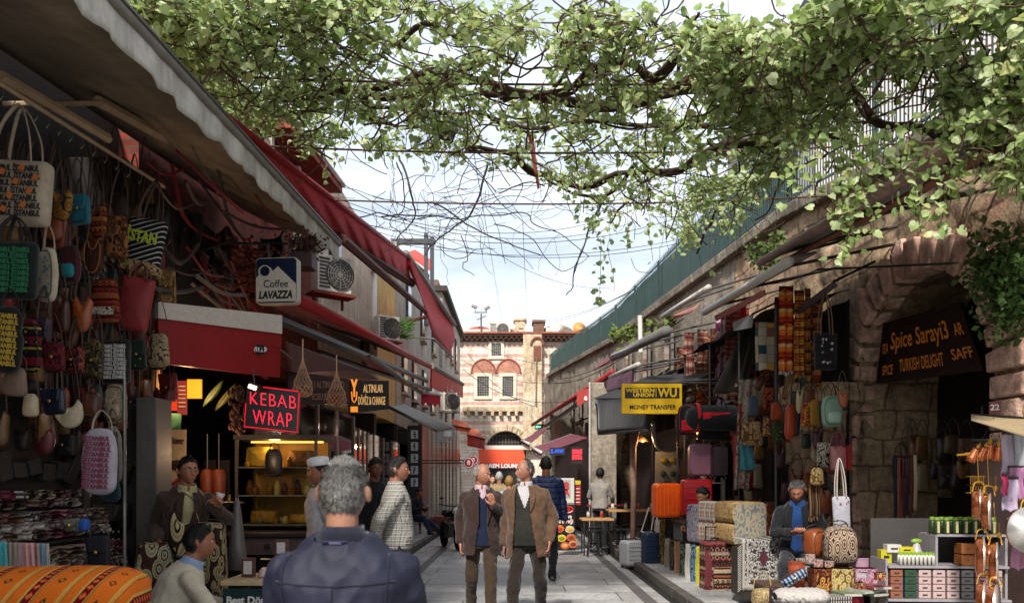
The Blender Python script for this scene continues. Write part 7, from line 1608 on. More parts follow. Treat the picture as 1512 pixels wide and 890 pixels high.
for r_ in range(2):
    for i in range(2):
        q = shelfthing('wooden_box', 'small plain wooden box, one of four on the middle white shelf', 'box', .17+i*.12, -.02, zz(836)+.012+r_*.1, 'small wooden boxes on the white shelf'); m = MB(); m.box((0, 0, .046), (.112, .14, .09)); m.build('carton', mat('#8a5226', .6, .3, 12), q, bevel=.004); m = MB(); m.ell((0, -.072, .05), (.006, .004, .006), 6, 5); m.build('knob', BLK, q)
cols = (('#7a4a34', 'brown'), ('#1c3a24', 'dark green'), ('#a8908c', 'blush'), ('#a8908c', 'blush'), ('#a8908c', 'blush'), ('#6a6a68', 'grey'), ('#a8707c', 'pink'), ('#9a8a7c', 'beige'))
for i, (c, nm_) in enumerate(cols):
    for r_ in range(4):
        q = shelfthing('soap_box', '%s soap box stacked on the lowest white shelf' % nm_, 'soap box', -.43+i*.118, -.04, zz(884)+.012+r_*.062, '%s soap boxes on the lowest shelf' % nm_); m = MB(); m.box((0, 0, .029), (.1, .12, .056)); m.build('carton', plain(c, .5), q, bevel=.003); m = MB(); m.box((0, -.062, .03), (.04, .003, .012)); m.build('print', plain('#2a2220'), q)
# --- copper pans, towels, tray, canvas
COP = plain('#c8744a', .27, .9); TIN = plain('#dad6ce', .3, .8); BRS = plain('#c0923a', .4, .7)
def pan(label, px, py, d, r, rz=0., tilt=0., turn=0.):
    t = thing('copper_pan', label, 'pan', P(px, py, d), rz, 'copper pans hanging at the right edge'); t.rotation_euler.y = tilt
    Mx = Matrix.Translation((0, 0, -r)) @ Matrix.Rotation(turn, 4, 'Z') @ Matrix.Rotation(R(90), 4, 'X'); m = MB(); m.lathe([(.001, -.045), (r*.82, -.045), (r*.95, -.02), (r, .012), (r*1.03, .014)], 32, Mx); m.build('bowl', COP, t, smooth=True, solid=.0)
    m = MB(); m.lathe([(r*1.03, .015), (r*.93, -.014), (r*.8, -.036), (.001, -.037)], 32, Mx); m.build('tin_lining', TIN, t, smooth=True)
    m = MB(); m.tube(rail([(-.05, 0, -.02), (-.03, 0, .05), (.03, 0, .05), (.05, 0, -.02)], 4), .006, 6); m.tube([(0, 0, .05), (0, .02, .3)], .0025, 4); m.build('handle', BRS, t)
for i, (px, py, d, r, tn, lb) in enumerate(((1445, 722, 6.2, .12, 1.1, 'upper left'), (1460, 728, 6.1, .14, 1.0, 'upper right'), (1450, 792, 6.1, .15, 1.1, 'middle left'), (1470, 800, 6.0, .16, 1.05, 'middle right'), (1452, 858, 6.0, .15, 1.0, 'lower left'), (1470, 862, 5.9, .16, .9, 'lower right'))):
    pan('tin lined copper frying pan seen edge on, %s of the hanging six' % lb, px, py, d, r, turn=tn)
pan('large round tin lined tray pan facing the street at the right edge', 1517, 748, 5.6, .16, turn=.1)
for i, (px, py, w_, lb) in enumerate(((1432, 656, 12, 'left of the row'), (1444, 654, 12, 'second of the row'), (1458, 652, 11, 'third of the row'), (1470, 655, 10, 'right of the row'))):
    t = thing('copper_jug', 'small copper coffee pot with brass top hanging upside down, %s' % lb, 'coffee pot', P(px, py+26, 6.4), 0, 'copper coffee pots hanging in a row'); t.rotation_euler.y = .5 if i < 2 else .15; m = MB(); m.lathe([(.001, 0), (.035, .005), (.042, .03), (.028, .1), (.034, .12)], 16); m.build('body', COP, t, smooth=True); m = MB(); m.lathe([(.012, .12), (.016, .15), (.004, .18)], 10); m.build('brass_top', BRS, t); m = MB(); m.tube([(-.04, 0, .05), (-.12, 0, .0)], .008, 6); m.build('handle', BRS, t); m = MB(); m.tube([(0, 0, .18), (0, 0, .4)], .002, 4); m.build('cord', BLK, t)
for i, (px, py, w_, h_) in enumerate(((1440, 703, 22, 14), (1442, 716, 26, 12))):
    t = thing('brass_rack', 'small brass fretwork holder, %s of two behind the copper pans' % ('upper', 'lower')[i], 'holder', P(px, py+h_, 6.6)); k_ = 6.6/F; m = MB(); m.box((0, 0, .005), (w_*k_, .06, .01)); m.box((0, 0, h_*k_), (w_*k_, .06, .01)); [m.box(((j-3)*w_*k_/7, -.025, h_*k_/2), (.006, .006, h_*k_)) for j in range(7)]; m.build('fretwork', BRS, t)
for i, (px, py, w_, h_, c, lb) in enumerate(((1492, 640, 24, 66, '#a89aa4', 'pale lilac towel at the top'), (1508, 632, 18, 70, '#a3a4a8', 'white grey towel at the top edge'), (1500, 690, 22, 46, '#9a6a8a', 'mauve towel in the middle'), (1492, 706, 22, 48, '#b0a0b4', 'light lavender towel below'), (1506, 770, 22, 70, '#a8788c', 'rose pink towel under the tray pan'), (1484, 700, 8, 30, '#8a2044', 'thin magenta cloth'))):
    hangcloth('%s, right edge of the near stall' % lb, px, py, py+h_, w_, 5.9-i*.03, cloth(c), name='towel', cat='towel', group='towels at the right edge', fold=.015)
t = thing('canvas_canopy', 'small beige canvas canopy over the copper pans', 'awning', P(1470, 640, 6.6)); o = P(1470, 640, 6.6); m = MB(); m.grid(lambda u, v: P(1434+90*u, 612+6*u+8*v+22*v*u, 7.0-1.2*u-.6*v), 12, 6); m.build('canvas', cloth('#a08862', '#84704e'), t, org=o, solid=.01, smooth=True); m = MB(); m.tube([P(1434, 612, 7), P(1524, 618, 5.8)], .012, 5); m.tube([P(1450, 612, 6.9), P(1450, 600, 8)], .01, 5); m.build('frame', BLK, t, org=o)
rs = random.Random(8)
for i in range(14):
    px = rs.uniform(1445, 1512); py = rs.uniform(700, 880); t = thing('key_ring', 'small brass trinket dangling among the copper pans', 'trinket', P(px, py, 6.4), 0, 'brass trinkets among the pans'); m = MB(); m.ell((0, 0, 0), (.02, .01, .025), 8, 6); m.tube([(0, 0, .02), (0, 0, .1)], .003, 4); m.build('charm', BRS, t, smooth=True)
hangcloth('dark backing cloth behind the copper pans', 1490, 650, 900, 110, 7.0, cloth('#2a1a16', '#1c120f'), name='hanging_cloth', cat='cloth', group=None)
# --- restaurant
WOOD = mat('#a07848', .55, .25, 5, .15)
def table(label, x, y, w, dp, h=.75, rz=0, m_=WOOD, z=0.):
    t = thing('restaurant_table', label, 'table', (x, y, z), rz); m = MB(); m.box((0, 0, h-.02), (w, dp, .04)); m.build('table_top', m_, t, bevel=.005)
    for sx in (-1, 1):
        for sy in (-1, 1): mm = MB(); mm.box((sx*(w/2-.05), sy*(dp/2-.05), (h-.04)/2), (.03, .03, h-.04)); mm.build('leg', BLK, t)
    return t
table('bare wooden restaurant table nearest the food poster', 1.66, 16.6, .66, .7, .76, m_=WOOD)
table('long wooden restaurant table behind the nearest one', 2.45, 17.2, 1.0, .7, .92, z=.0); table('wooden restaurant table continuing right towards the orange case', 3.4, 16.6, .85, .7, .95, z=0.)
table('restaurant table with a red cloth behind the wooden ones', 2.1, 18.6, .9, .6, .98, m_=plain('#7a1420'))
proto = None; rs = random.Random(4)
for i, (x, y) in enumerate(((1.55, 16.1), (1.8, 16.3), (1.7, 17.3), (2.1, 16.7), (2.35, 16.6), (2.6, 16.7), (2.3, 17.9), (2.7, 17.9), (2.95, 16.4), (3.2, 16.1), (3.5, 16.1), (3.1, 17.3))):
    if proto is None:
        proto = thing('bar_stool', 'black metal stool at the restaurant tables', 'stool', (x, y, 0), 0, 'black stools at the restaurant tables')
        m = MB(); m.lathe([(.001, .5), (.15, .5), (.155, .53), (.001, .535)], 18); m.build('seat', BLK, proto)
        for a in range(4): q = MB(); c_, s_ = cos(a*pi/2+pi/4), sin(a*pi/2+pi/4); q.tube([(.12*c_, .12*s_, .5), (.17*c_, .17*s_, 0)], .012, 6); q.build('leg', BLK, proto)
        m = MB(); m.tube([(.15*cos(2*pi*j/16), .15*sin(2*pi*j/16), .18) for j in range(17)], .008, 5); m.build('foot_ring', BLK, proto)
    else: dup(proto, (x, y, 0), rs.uniform(0, 1.5))
for i in range(8):
    x = 1.5+i*.28; y = 16.7 if i < 2 else 17.1; z = .78 if i < 2 else .94; t = thing('condiment_jar', 'small condiment pot standing on the restaurant tables', 'pot', (x, y, z), 0, 'condiment pots on the restaurant tables'); m = MB(); m.lathe([(.001, 0), (.04, 0), (.035, .09), (.03, .1)], 12); m.build('body', plain(('#b5b0a8', '#9a2a20', '#c2bcae')[i % 3], .3), t, smooth=True); m = MB(); m.lathe([(.032, .1), (.03, .125), (.001, .13)], 10); m.build('lid', plain('#8a8680', .3, .7), t)
t = thing('food_poster', 'upright black and red restaurant poster with food photographs', 'poster', P(834, 812, 16.4), .05); s_ = 16.4/F; m = MB(); m.box((0, 0, 34*s_), (31*s_, .05, 68*s_)); m.build('panel', plain('#140c0c', .35), t, bevel=.004)
m = MB(); m.tube([(12*s_*cos(a), -.03, (60+5*sin(a))*s_) for a in [2*pi*i/20 for i in range(21)]], .02, 5); m.ell((0, -.028, 60*s_), (8*s_, .006, 3*s_), 14, 6); m.build('logo_oval', plain('#b0201a', .4), t)
m = MB(); text(m, 'Simit ve', .12, (0, -.032, 50*s_), w=20*s_, ext=.004, bold=.003); text(m, 'Su Böreği', .12, (0, -.032, 43*s_), w=24*s_, ext=.004, bold=.003); m.build('lettering', plain('#d8c0b8'), t)
for i, (x, z, c1, c2) in enumerate(((-8, 32, '#b8641c', '#a8282a'), (7, 31, '#b0a890', '#c08a2a'), (-5, 18, '#c9a020', '#6a7a20'), (9, 19, '#a85a2a', '#7a2a1a'), (0, 7, '#a84a28', '#b88a50'), (12, 9, '#b06a3a', '#6a2a1a'))):
    m = MB(); m.ell((x*s_, -.03, z*s_), (7*s_, .01, 5.5*s_), 16, 6); m.cur = 1; m.ell((x*s_, -.038, z*s_), (4.4*s_, .01, 3.2*s_), 12, 6); m.build('food_picture', [mat(c1, .5, .4, 30), mat(c2, .5, .4, 30)], t)
t = thing('ice_cabinet', 'white framed menu cabinet with red print standing above the food poster', 'cabinet', P(834, 742, 17.2)); s_ = 17.2/F; m = MB(); m.box((0, .15, 18*s_), (28*s_, .3, 37*s_)); m.build('cabinet', plain('#b8b5ae', .4), t, bevel=.01); m = MB(); m.box((-2*s_, -.005, 21*s_), (20*s_, .02, 26*s_)); m.build('panel', plain('#8f9a90'), t); m = MB(); text(m, '8', .24, (2*s_, -.02, 24*s_), ext=.004, bold=.01); text(m, 'A', .2, (2*s_, -.02, 15*s_), ext=.004, bold=.01); m.build('lettering', plain('#b01f1c'), t); m = MB(); m.box((0, .15, -18*s_), (28*s_, .3, 34*s_)); m.build('base', plain('#8a8782'), t)
t = thing('price_board', 'narrow red and yellow price board beside the menu cabinet', 'sign', P(853, 745, 17.4)); s_ = 17.4/F; m = MB(); m.box((0, 0, 15*s_), (9*s_, .04, 30*s_)); m.build('board', plain('#8a1418'), t); m = MB(); m.box((0, -.022, 33*s_), (8*s_, .03, 6*s_)); m.build('yellow_top', plain('#b8a01a'), t); m = MB(); [m.box((0, -.025, (4+5*j)*s_), (6*s_, .01, 1.2*s_)) for j in range(5)]; m.build('print_lines', plain('#d8cabe'), t)
t = thing('stone_pier', 'beige stone pier with a small pipe behind the restaurant tables', 'pillar', P(890, 760, 19.5)); t.location.z = .12; m = MB(); m.box((0, 0, 1.9), (.62, .5, 3.8)); m.build('shaft', PLAST, t, bevel=.03); m = MB(); m.tube([(-.34, -.27, 0), (-.34, -.27, 3.8)], .03, 6); m.build('pipe', plain('#a8a29a'), t)
t = thing('wooden_post', 'worn wooden forked post under the black canopy', 'post', P(934, 800, 15.2)); t.location.z = .12; m = MB(); m.tube([(0, 0, 0), (.02, 0, 1.2), (0, 0, 2.5)], [.05, .055, .07], 8); m.tube([(0, 0, 1.9), (.12, 0, 2.5)], .045, 7); m.build('shaft', mat('#8a6a5a', .8, .4, 9), t, smooth=True)
t = thing('meter_board', 'pale board with brass gas meters behind the orange suitcase', 'meter board', P(988, 715, 15.6)); s_ = 15.6/F; m = MB(); m.box((0, .1, 24*s_), (38*s_, .1, 50*s_)); m.build('board', plain('#7a746a'), t)
for x in (-8, 6):
    for z in (36, 16): q = MB(); q.lathe([(.001, 0), (.06, 0), (.05, .06), (.001, .07)], 14, Matrix.Translation((x*s_, .04, z*s_)) @ Matrix.Rotation(pi/2, 4, 'X')); q.build('meter', plain('#8f7a1c' if z > 20 else '#2a3a28', .4), t)
t = thing('downpipe', 'grey downpipe bending above the meter board', 'pipe', P(955, 650, 15)); o = P(955, 650, 15); m = MB(); m.tube(rail([P(946, 612, 14.5), P(948, 622, 14.6), P(964, 624, 14.8), P(966, 645, 15), P(975, 662, 15.4), P(1006, 664, 15.6)], 4), .045, 8); m.build('pipe', plain('#857f78', .4), t, org=o, smooth=True)
t = thing('downpipe', 'short white vertical pipe in front of the fence wall', 'pipe', P(945, 500, 17)); o = P(945, 500, 17); m = MB(); m.tube([P(945, 466, 17), P(946, 520, 17)], .05, 8); m.build('pipe', plain('#c9c5be', .5), t, org=o)
for i, (px, py, d, lb) in enumerate(((949, 652, 15.5, 'warm lit hanging lamp behind the wooden post'),)):
    t = thing('hanging_lamp', lb, 'lamp', P(px, py, d)); m = MB(); m.lathe([(.13, 0), (.05, .1), (.01, .14)], 16); m.build('lamp_shade', plain('#6a4a20', .4), t, smooth=True, solid=.006); m = MB(); m.ell((0, 0, .03), (.035, .035, .04), 10, 8); m.build('bulb', emit('#ffb860', 9), t, smooth=True); m = MB(); m.tube([(0, 0, .14), (0, 0, .7)], .004, 4); m.build('cord', BLK, t)
shopfront('dark restaurant interior window with bottles behind the tables', 3.55, 20.5, 3.75, 14.5, 2.6, ('#6a4a2a', '#2a4a3a', '#8a6a3a', '#8a8478'), 12, '#ffb060', 5)
shopfront('postcard stand window with green and red cards before the striped building', 2.1, 33, 2.6, 21.5, 2.7, ('#2a7a5a', '#a83a2a', '#b8b0a0', '#3a5a8a'), 13, '#ffe0a0', 5)
rs = random.Random(77)
t = thing('wall_windows', 'grey wooden shuttered upper windows on the far right wall', 'shutters', (2.9, 26, 3.2))
for i in range(8):
    d = 19+i*2.1; m = MB(); m.box((WX(d)-.12-2.9, d-26, 1.5), (.06, .85, 1.3)); a = m.build('window', mat('#6d655c', .8, .3, 8, dirt=.4), t); m = MB(); m.box((WX(d)-.16-2.9, d-26, 1.5), (.03, .6, 1.0)); m.build('pane', glassm(), a)
    m = MB(); m.box((WX(d)-.16-2.9, d+.6-26, .3), (.14, .5, .5)); m.build('shutter', mat('#8a8278', .8, .3, 8, dirt=.4), t)
# weeds on the wall
def ivy(label, pts, n_, spread, c, name='wall_plant', size=.035, hang=.0):
    p0 = V(pts[0]); t = thing(name, label, 'plant', p0); m = MB()
    for i in range(n_):
        a = V(random.choice(pts)).lerp(V(random.choice(pts)), ru(0, 1)*.6)+V((random.gauss(0, spread*.45), random.gauss(0, spread), random.gauss(0, spread)-hang*rnd()))-p0
        e = Euler((ru(0, 6), ru(0, 6), ru(0, 6))).to_matrix(); s = size*ru(.6, 1.4); m.add([a+e @ (V(p)*s) for p in ((-.5, 0, 0), (0, .15, .9), (.5, 0, 0), (0, .1, -.7))], [(0, 1, 2, 3)])
    m.build('leaves', mat(c, .7, .5, 10), t); m = MB()
    for i in range(14): a = V((0, 0, 0)); b = V(random.choice(pts))-p0+V((random.gauss(0, spread*.4), random.gauss(0, spread), random.gauss(0, spread))); m.tube(rail([a, (a+b)/2+V((0, .05, .08)), b], 4), .005, 4)
    m.build('stems', plain('#2a1e14'), t); return t
ivy('green climbing plant growing out of the stone right of the arch', [P(1450, 385, 7.4), P(1480, 400, 7.1), P(1505, 430, 6.9), P(1490, 440, 7.0), P(1512, 390, 6.8)], 1500, .16, '#3c5420', size=.05, hang=.1)
ivy('yellow green weed on the cornice above the yellow sign', [P(990, 478, 16.5), P(905, 495, 20), P(930, 492, 19)], 260, .12, '#5a6a24', size=.07)
ivy('small weed on the ledge above the rolled awnings', [P(1110, 372, 12), P(1130, 380, 11.4), P(1150, 365, 11.2)], 300, .12, '#4a5c24', size=.05)

# dark sheets added as the shade of shop recesses behind the goods
def shade_backing(label, pts, top, m_, name='shade_sheet'):
    o = V(pts[0]); t = thing(name, label, 'dark backing', o); m = MB()
    m.grid(lambda u, v: V(pts[0]).lerp(V(pts[1]), u)+V((.03*sin(u*40), 0, top*v)), 40, 4); m.build('dark_back', m_, t, org=o, smooth=True, solid=.01)
    m = MB(); a, b = V(pts[0])+V((0, 0, top)), V(pts[1])+V((0, 0, top)); m.grid(lambda u, v: a.lerp(b, u)+V((-1.0*v, 0, .12-.25*v+.03*sin(u*20))), 30, 5); m.build('dark_roof', m_, t, org=o, smooth=True, solid=.01)
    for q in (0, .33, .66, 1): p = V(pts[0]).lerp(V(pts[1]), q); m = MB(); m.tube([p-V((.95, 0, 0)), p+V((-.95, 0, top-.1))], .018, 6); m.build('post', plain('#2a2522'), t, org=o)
shade_backing('added dark sheets standing in for the shaded recess behind the hanging rugs and bags', [(4.30, 10.3, .12), (3.95, 14.2, .12)], 3.75, DIM_BROWN)
shade_backing('added dark sheets standing in for the shaded recess behind the suitcases and meters', [(3.9, 14.6, .12), (3.45, 20.2, .12)], 3.1, DIM_BROWN)

rs = random.Random(99); RW = [K(('#7a2a20', '#a8703a', '#2c1812', '#8f3a24'), 12, 6, seed=51), K(('#5a1c22', '#8a5a4a', '#9a3a34', '#3a1418'), 16, 8, seed=52), K(('#a0481c', '#5a2a14', '#c08a44', '#7a1c14'), 10, 7, seed=53), ikat('#7a2a2c', '#a88a6a', '#3a1a1a', 16), ikat('#4a2a1a', '#9a7a4a', '#1c120e', 18)]
for i in range(22):
    px = rs.uniform(1000, 1245); py = rs.uniform(440, 520) if px > 1080 else rs.uniform(490, 540); hangcloth('reddish patterned rug hanging in the second row of the right stall', px, py, py+rs.uniform(80, 130), rs.uniform(12, 20), RD(px, 3.85 if px > 1060 else 3.5), rs.choice(RW), rz=rs.uniform(-.2, .3), group='second row of rugs at the right stall', fringe=plain('#8a7450'), nf=1)
for i in range(16):
    px = rs.uniform(1090, 1190); py = rs.uniform(790, 850); c = rs.choice(('#6a2a1c', '#8a7a60', '#2a2a34', '#7a5a2a', '#a39a8c'))
    cube('small folded textile wedged between the floor goods', px, py, py+rs.uniform(12, 22), rs.uniform(18, 30), RD(px, 3.15), cloth(c) if i % 2 else rs.choice(RW), rs.uniform(-.3, .4), .2, 'folded_textile', 'textile', 2, grp='small folded textiles between the floor goods')

for i, (px, py, d, w_, c) in enumerate(((1000, 545, 15.5, 1.7, '#4a4644'), (965, 560, 17.5, 1.6, '#5a2630'), (930, 572, 20, 1.9, '#77726c'), (905, 585, 22.5, 1.9, '#5c2a30'), (885, 600, 25, 2., '#3a3634'), (862, 618, 28, 2.2, '#6a2c34'))):
    a = P(px, py, d); awning('small sloping %s canopy, number %s from the near end of the right wall' % (('charcoal', 'wine', 'stone grey', 'plum', 'black brown', 'faded crimson')[i], ('one', 'two', 'three', 'four', 'five', 'six')[i]), (a, a+V((-.15, w_, .02)), a+V((.9, w_, .5)), a+V((.95, 0, .5))), cloth(c), BLK, .03, .16, cloth(c), folds=.05)
rs = random.Random(17)
for i in range(24):
    px = rs.uniform(1125, 1300); py = rs.uniform(838, 884); c = rs.choice(('#8a2c20', '#a3926c', '#3a2a5a', '#b0602a', '#a89aa0', '#2a4a44', '#7a1c2a'))
    pbox('small trinket box jumbled in the near right heap', px, py, rs.uniform(10, 18), rs.uniform(8, 15), RD(px, rs.uniform(2.95, 3.3)), ikat(c, '#a8905a', '#2c1a14', 40) if i % 2 else plain(c), dp=.08, rz=rs.uniform(-.8, .8), grp='small trinket boxes in the near right heap')
# ================================================================ the people
from mathutils.bvhtree import BVHTree
def FX(px, d): return (px-CX)*d/F
BRJ = cloth('#33241f', '#281b17', .6, ws=7); TANJ = cloth('#5a4230', '#453122', .6, ws=7); NAVYS = cloth('#131c34', '#0e1528', .3)
def strands(root, M, style, n_, ln, th, cols, seed=1):
    rs = random.Random(seed); f = hair_mask(style)
    for ci, c in enumerate(cols):
        m = MB()
        for i in range(n_//len(cols)):
            u = V((rs.gauss(0, 1), rs.gauss(0, 1), rs.gauss(0, 1))).normalized()
            if f(u) < .03: continue
            p = head_pt(u)+u*th*.55; down = V((0, .4, -1)) if u.z < .75 else V((rs.uniform(-1, 1), -.6, .3)); fl = (down-u*down.dot(u)).normalized()
            w_ = noise.noise(u*5)*1.2; fl = (fl+u.cross(fl)*w_).normalized()
            l = ln*rs.uniform(.6, 1.2); d1 = (u*.75+fl*.7+V((rs.uniform(-.3, .3), rs.uniform(-.3, .3), rs.uniform(-.3, .3)))).normalized(); sd_ = d1.cross(u).normalized()*.0009
            q = p+d1*l*.55; e = q+(d1*.35+fl*.6).normalized()*l*.5; m.add([p-sd_, p+sd_, q+sd_*.8, q-sd_*.8, e], [(0, 1, 2, 3), (3, 2, 4)], M)
        m.build('hair_strands', plain(c, .5), root)
# 1 the front man, seen from behind
def jacket_navy():
    n = NT('wind_jacket'); v = n.coord(); c = C('#191a2c'); cc = n.mix(n.ramp(n.noise(v, 3, 4), [(.3, 0), (.7, 1)]), [x*.8 for x in c], [x*1.2 for x in c])
    nm = n.bump(n.noise(n.coord((1.4, 1.4, .7)), 3.2, 1.5, .4), .55, .05); nm = n.bump(n.noise(v, 500, 2), .15, .001, nm)
    return n.fin(cc, .68, 0, nm, .35)
JN = jacket_navy()
r1, J1, M1, nb1, ax1, sp1 = person('man in a navy jacket seen from behind, short grey hair, nearest in the street', (FX(508, 2.55), 2.55, 0), pi, 1.572, .0065, neck=(0, .02, .55), sht=.80, head=(-.06, .06, 0),
    hands={-1: (-.27, -.18, .86), 1: (.27, -.18, .86)}, poles={-1: (-.7, .8, -.2), 1: (.7, .8, -.2)}, skin='#936a54', hair=('short', '#5a5651', .011), jacket=(JN, -.3, None, None, .016), shirt=cloth('#20222c'), trousers='#2a2a30', bulk=1.08, shoulder=.19)
# standing collar, yoke seam and label
m = MB(); xx, yy, tt_ = ax1
m.grid(lambda u, v: nb1+xx*cos(2*pi*u)*(.098-.012*v)+yy*(sin(2*pi*u)*(.098-.012*v)+.0)+tt_*(-.045+.062*v-.012*sin(2*pi*u)*-1), 40, 4, True); m.build('collar', cloth('#191a28', '#12131e'), r1, smooth=True, solid=.008)
jk = [c for c in kids(r1) if c.name.startswith('jacket')][0].data; bv = BVHTree.FromPolygons([v.co for v in jk.vertices], [p.vertices for p in jk.polygons])
def on_back(x, z, off=.004):
    h = bv.ray_cast(V((x, 1., z)), V((0, -1, 0))); return (h[0]+h[1]*off) if h[0] else None
def seam(pts, r, name='seam', m_=None):
    q = [on_back(x, z) for x, z in pts]; q = [p for p in q if p is not None]
    if len(q) > 2: m = MB(); m.tube(q, r, 6); m.build(name, m_ or cloth('#1a1b2a'), r1, smooth=True)
seam([(-.2+.4*i/30, 1.335-.012*cos(pi*(i-15)/30)) for i in range(31)], .0022); seam([(0.0, 1.33-.5*i/20) for i in range(21)], .0018)
for s in (-1, 1): seam([(s*(.165+.012*sin(i/12*pi)), 1.46-.30*i/16) for i in range(17)], .0022)
p = on_back(-.0, 1.462, .003)
if p: m = MB(); m.box(p, (.085, .004, .022), rot=(-.75, 0, 0)); q_ = m.build('neck_label', plain('#1d2140', .5), r1); m = MB(); m.box(p+V((0, .004, .002)), (.04, .003, .007), rot=(-.75, 0, 0)); m.build('label_print', plain('#8d90a8'), q_)
# short grey strands
strands(r1, M1, 'short', 15000, .015, .011, ('#77736e', '#5c5853', '#423e3a', '#8b8781'))
# 2, 3 the two strolling men
person('balding man in a maroon brown jacket and navy sweater, turned to his companion', (FX(711, 8.65), 8.65, 0), .12, 1.70, .0062, head=(.85, .10, 0), hip=(0, 0, .93), neck=(.0, -.03, .55),
    hands={1: (.115, -.27, 1.30), -1: (-.235, .0, .88)}, poles={1: (.9, .25, -1), -1: (-.35, 1, 0)}, palms={1: ((.3, -1, .1), (-.35, -.35, .85))}, curl={1: .95}, feet={-1: (-.10, .24, .12), 1: (.08, -.30, .085)}, kpoles={-1: (-.15, -1, 0)}, skin='#946650',
    hair=('bald', '#8d8a85', .012), shirt=cloth('#b0969c'), under=(NAVYS, .20, 'long'), jacket=(BRJ, -.36, .05, .095, .008, .3), trousers='#35281b', belly=.02, bulk=1.08)
person('grey haired bearded man in a tan blazer over a dark vest and checked shirt', (FX(779, 8.45), 8.45, 0), -.12, 1.74, .0062, head=(-.95, .02, .0), neck=(-.02, -.02, .55),
    hands={1: (.245, -.06, .90), -1: (-.25, .02, .84)}, poles={1: (.8, 1, .1), -1: (-.3, 1, 0)}, feet={-1: (-.14, -.30, .085), 1: (.12, .22, .13)}, kpoles={-1: (-.3, -1, 0), 1: (.2, -1, 0)}, skin='#8c604c',
    hair=('receding', '#4f4a46', .010), beard=('goatee', '#9a958f', .022), shirt=plaid('#b5b0ae', '#6a6870', '#8a8890', 46), under=(cloth('#26251f', '#1b1a16', .6), .42, None), jacket=(TANJ, -.40, .085, .14, .009, .5, -.02), trousers='#221913', belly=.07, bulk=1.13)
# 4 puffer
n = NT('quilted_nylon'); o = n.sep(n.coord()); f = n.math('FRACT', n.math('MULTIPLY', o[2], 13)); q = n.ramp(f, [(0, 0), (.12, .8), (.5, 1), (.9, .8), (1, 0)]); c = C('#16264e')
PUF = n.fin(n.mix(q, [x*.3 for x in c], [x*1.4 for x in c]), .42, 0, n.bump(q, 1., .03), .5)
r4, *_ = person('tall dark haired man in a navy quilted jacket walking away', (FX(806, 12.3), 12.3, 0), pi-.1, 1.9, .009, head=(.1, 0, 0), hands={-1: (-.27, -.05, .84), 1: (.26, -.22, .98)}, feet={-1: (-.1, .12, .085), 1: (.09, -.2, .085)}, skin='#8d5b42', hair=('short', '#12100e', .012), jacket=(PUF, -.14, None, None, .014), trousers='#121216', shoes='#3a3836', bulk=1.08)
# 5.. far walkers
person('white haired man in a beige coat walking away down the street', (FX(737, 18.3), 18.3, 0), pi, 1.74, .012, hair=('short', '#b5b2ac', .014), jacket=(cloth('#a08a68', '#866f50'), -.3, None, None, .01), trousers='#2b2520', feet={1: (.1, -.2, .085), -1: (-.1, .1, .085)})
person('fair haired woman with a light blue top walking away, dark trousers', (FX(752, 16.0), 16.0, 0), pi+.15, 1.62, .011, hair=('long', '#8f6a38', .022), jacket=(cloth('#6a8fb0', '#a8b8c4'), -.12, None, None, 0), trousers='#14141c', feet={1: (.08, -.12, .085), -1: (-.08, .1, .085)}, bulk=.92)
bag('teal handbag carried by the woman in the light blue top', 741, 750, 10, 18, 15.9, 'pouch', cloth('#1f4a5c'), group=None, hang=.1)
person('pale faced person half hidden behind the balding man in the far street', (FX(727, 20.5), 20.5, 0), .2, 1.68, .013, hair=('short', '#2c1c14', .02), jacket=(cloth('#5a2a2c'), -.2, None, None, 0), trousers='#1c1c22', skin='#c09078')
person('distant walker in dark clothes under the red cafe awning', (FX(766, 30), 30, 0), .0, 1.72, .014, hair=('short', '#1a1412', .02), jacket=(cloth('#8a8478'), -.2, None, None, 0), trousers='#22222a')
person('distant walker in a grey top, left side of the far street', (FX(722, 33), 33, 0), pi, 1.7, .014, hair=('short', '#1a1412', .02), jacket=(cloth('#4a4c54'), -.2, None, None, 0), trousers='#22222a')
# 7 plaid man
PLD = plaid('#7d7b74', '#3c3b3c', '#a8a298', 30, .2)
person('dark haired man in a grey checked shirt standing in profile, hands behind him', (FX(584, 7.6), 7.6, 0), 1.85, 1.74, .0068, head=(-.22, .02, 0), hands={1: (.14, .2, .92), -1: (-.12, .20, .95)}, poles={1: (1, .6, .2), -1: (-1, .6, .2)}, skin='#8b5e4a',
    hair=('short', '#1c1512', .011), shirt=PLD, under=(PLD, 0., 'long', -.04), trousers='#26262c', belly=.04, bulk=1.05)
# 8 cook
def capf(e, M):
    e.lathe([(.083, .055), (.088, .06), (.09, .10), (.086, .125), (.05, .14), (.001, .142)], 24, M @ Matrix.Translation((0, .006, -.005)) @ Matrix.Scale(1.16, 4, (0, 1, 0)))
capf.mat = plain('#c9c6c2', .7)
person('cook in a white cap and white coat, half hidden behind the front man', (FX(476, 7.3), 7.3, 0), -1.25, 1.72, .008, head=(.1, .15, 0), skin='#8f5c42', hair=('short', '#15100e', .01), jacket=(cloth('#a9a4a2', '#8f8a88'), -.3, None, None, 0), hands={-1: (-.22, -.05, .9), 1: (.22, -.05, .9)}, trousers='#22222a', cap=capf)
person('dark haired young man in dark clothes looking down behind the checked shirt', (FX(552, 9.9), 9.9, .0), .7, 1.80, .009, head=(-.2, .25, 0), skin='#6d4230', hair=('short', '#0e0b0a', .02), jacket=(cloth('#15151a', '#0e0e12'), -.2, None, None, 0), trousers='#15151a')
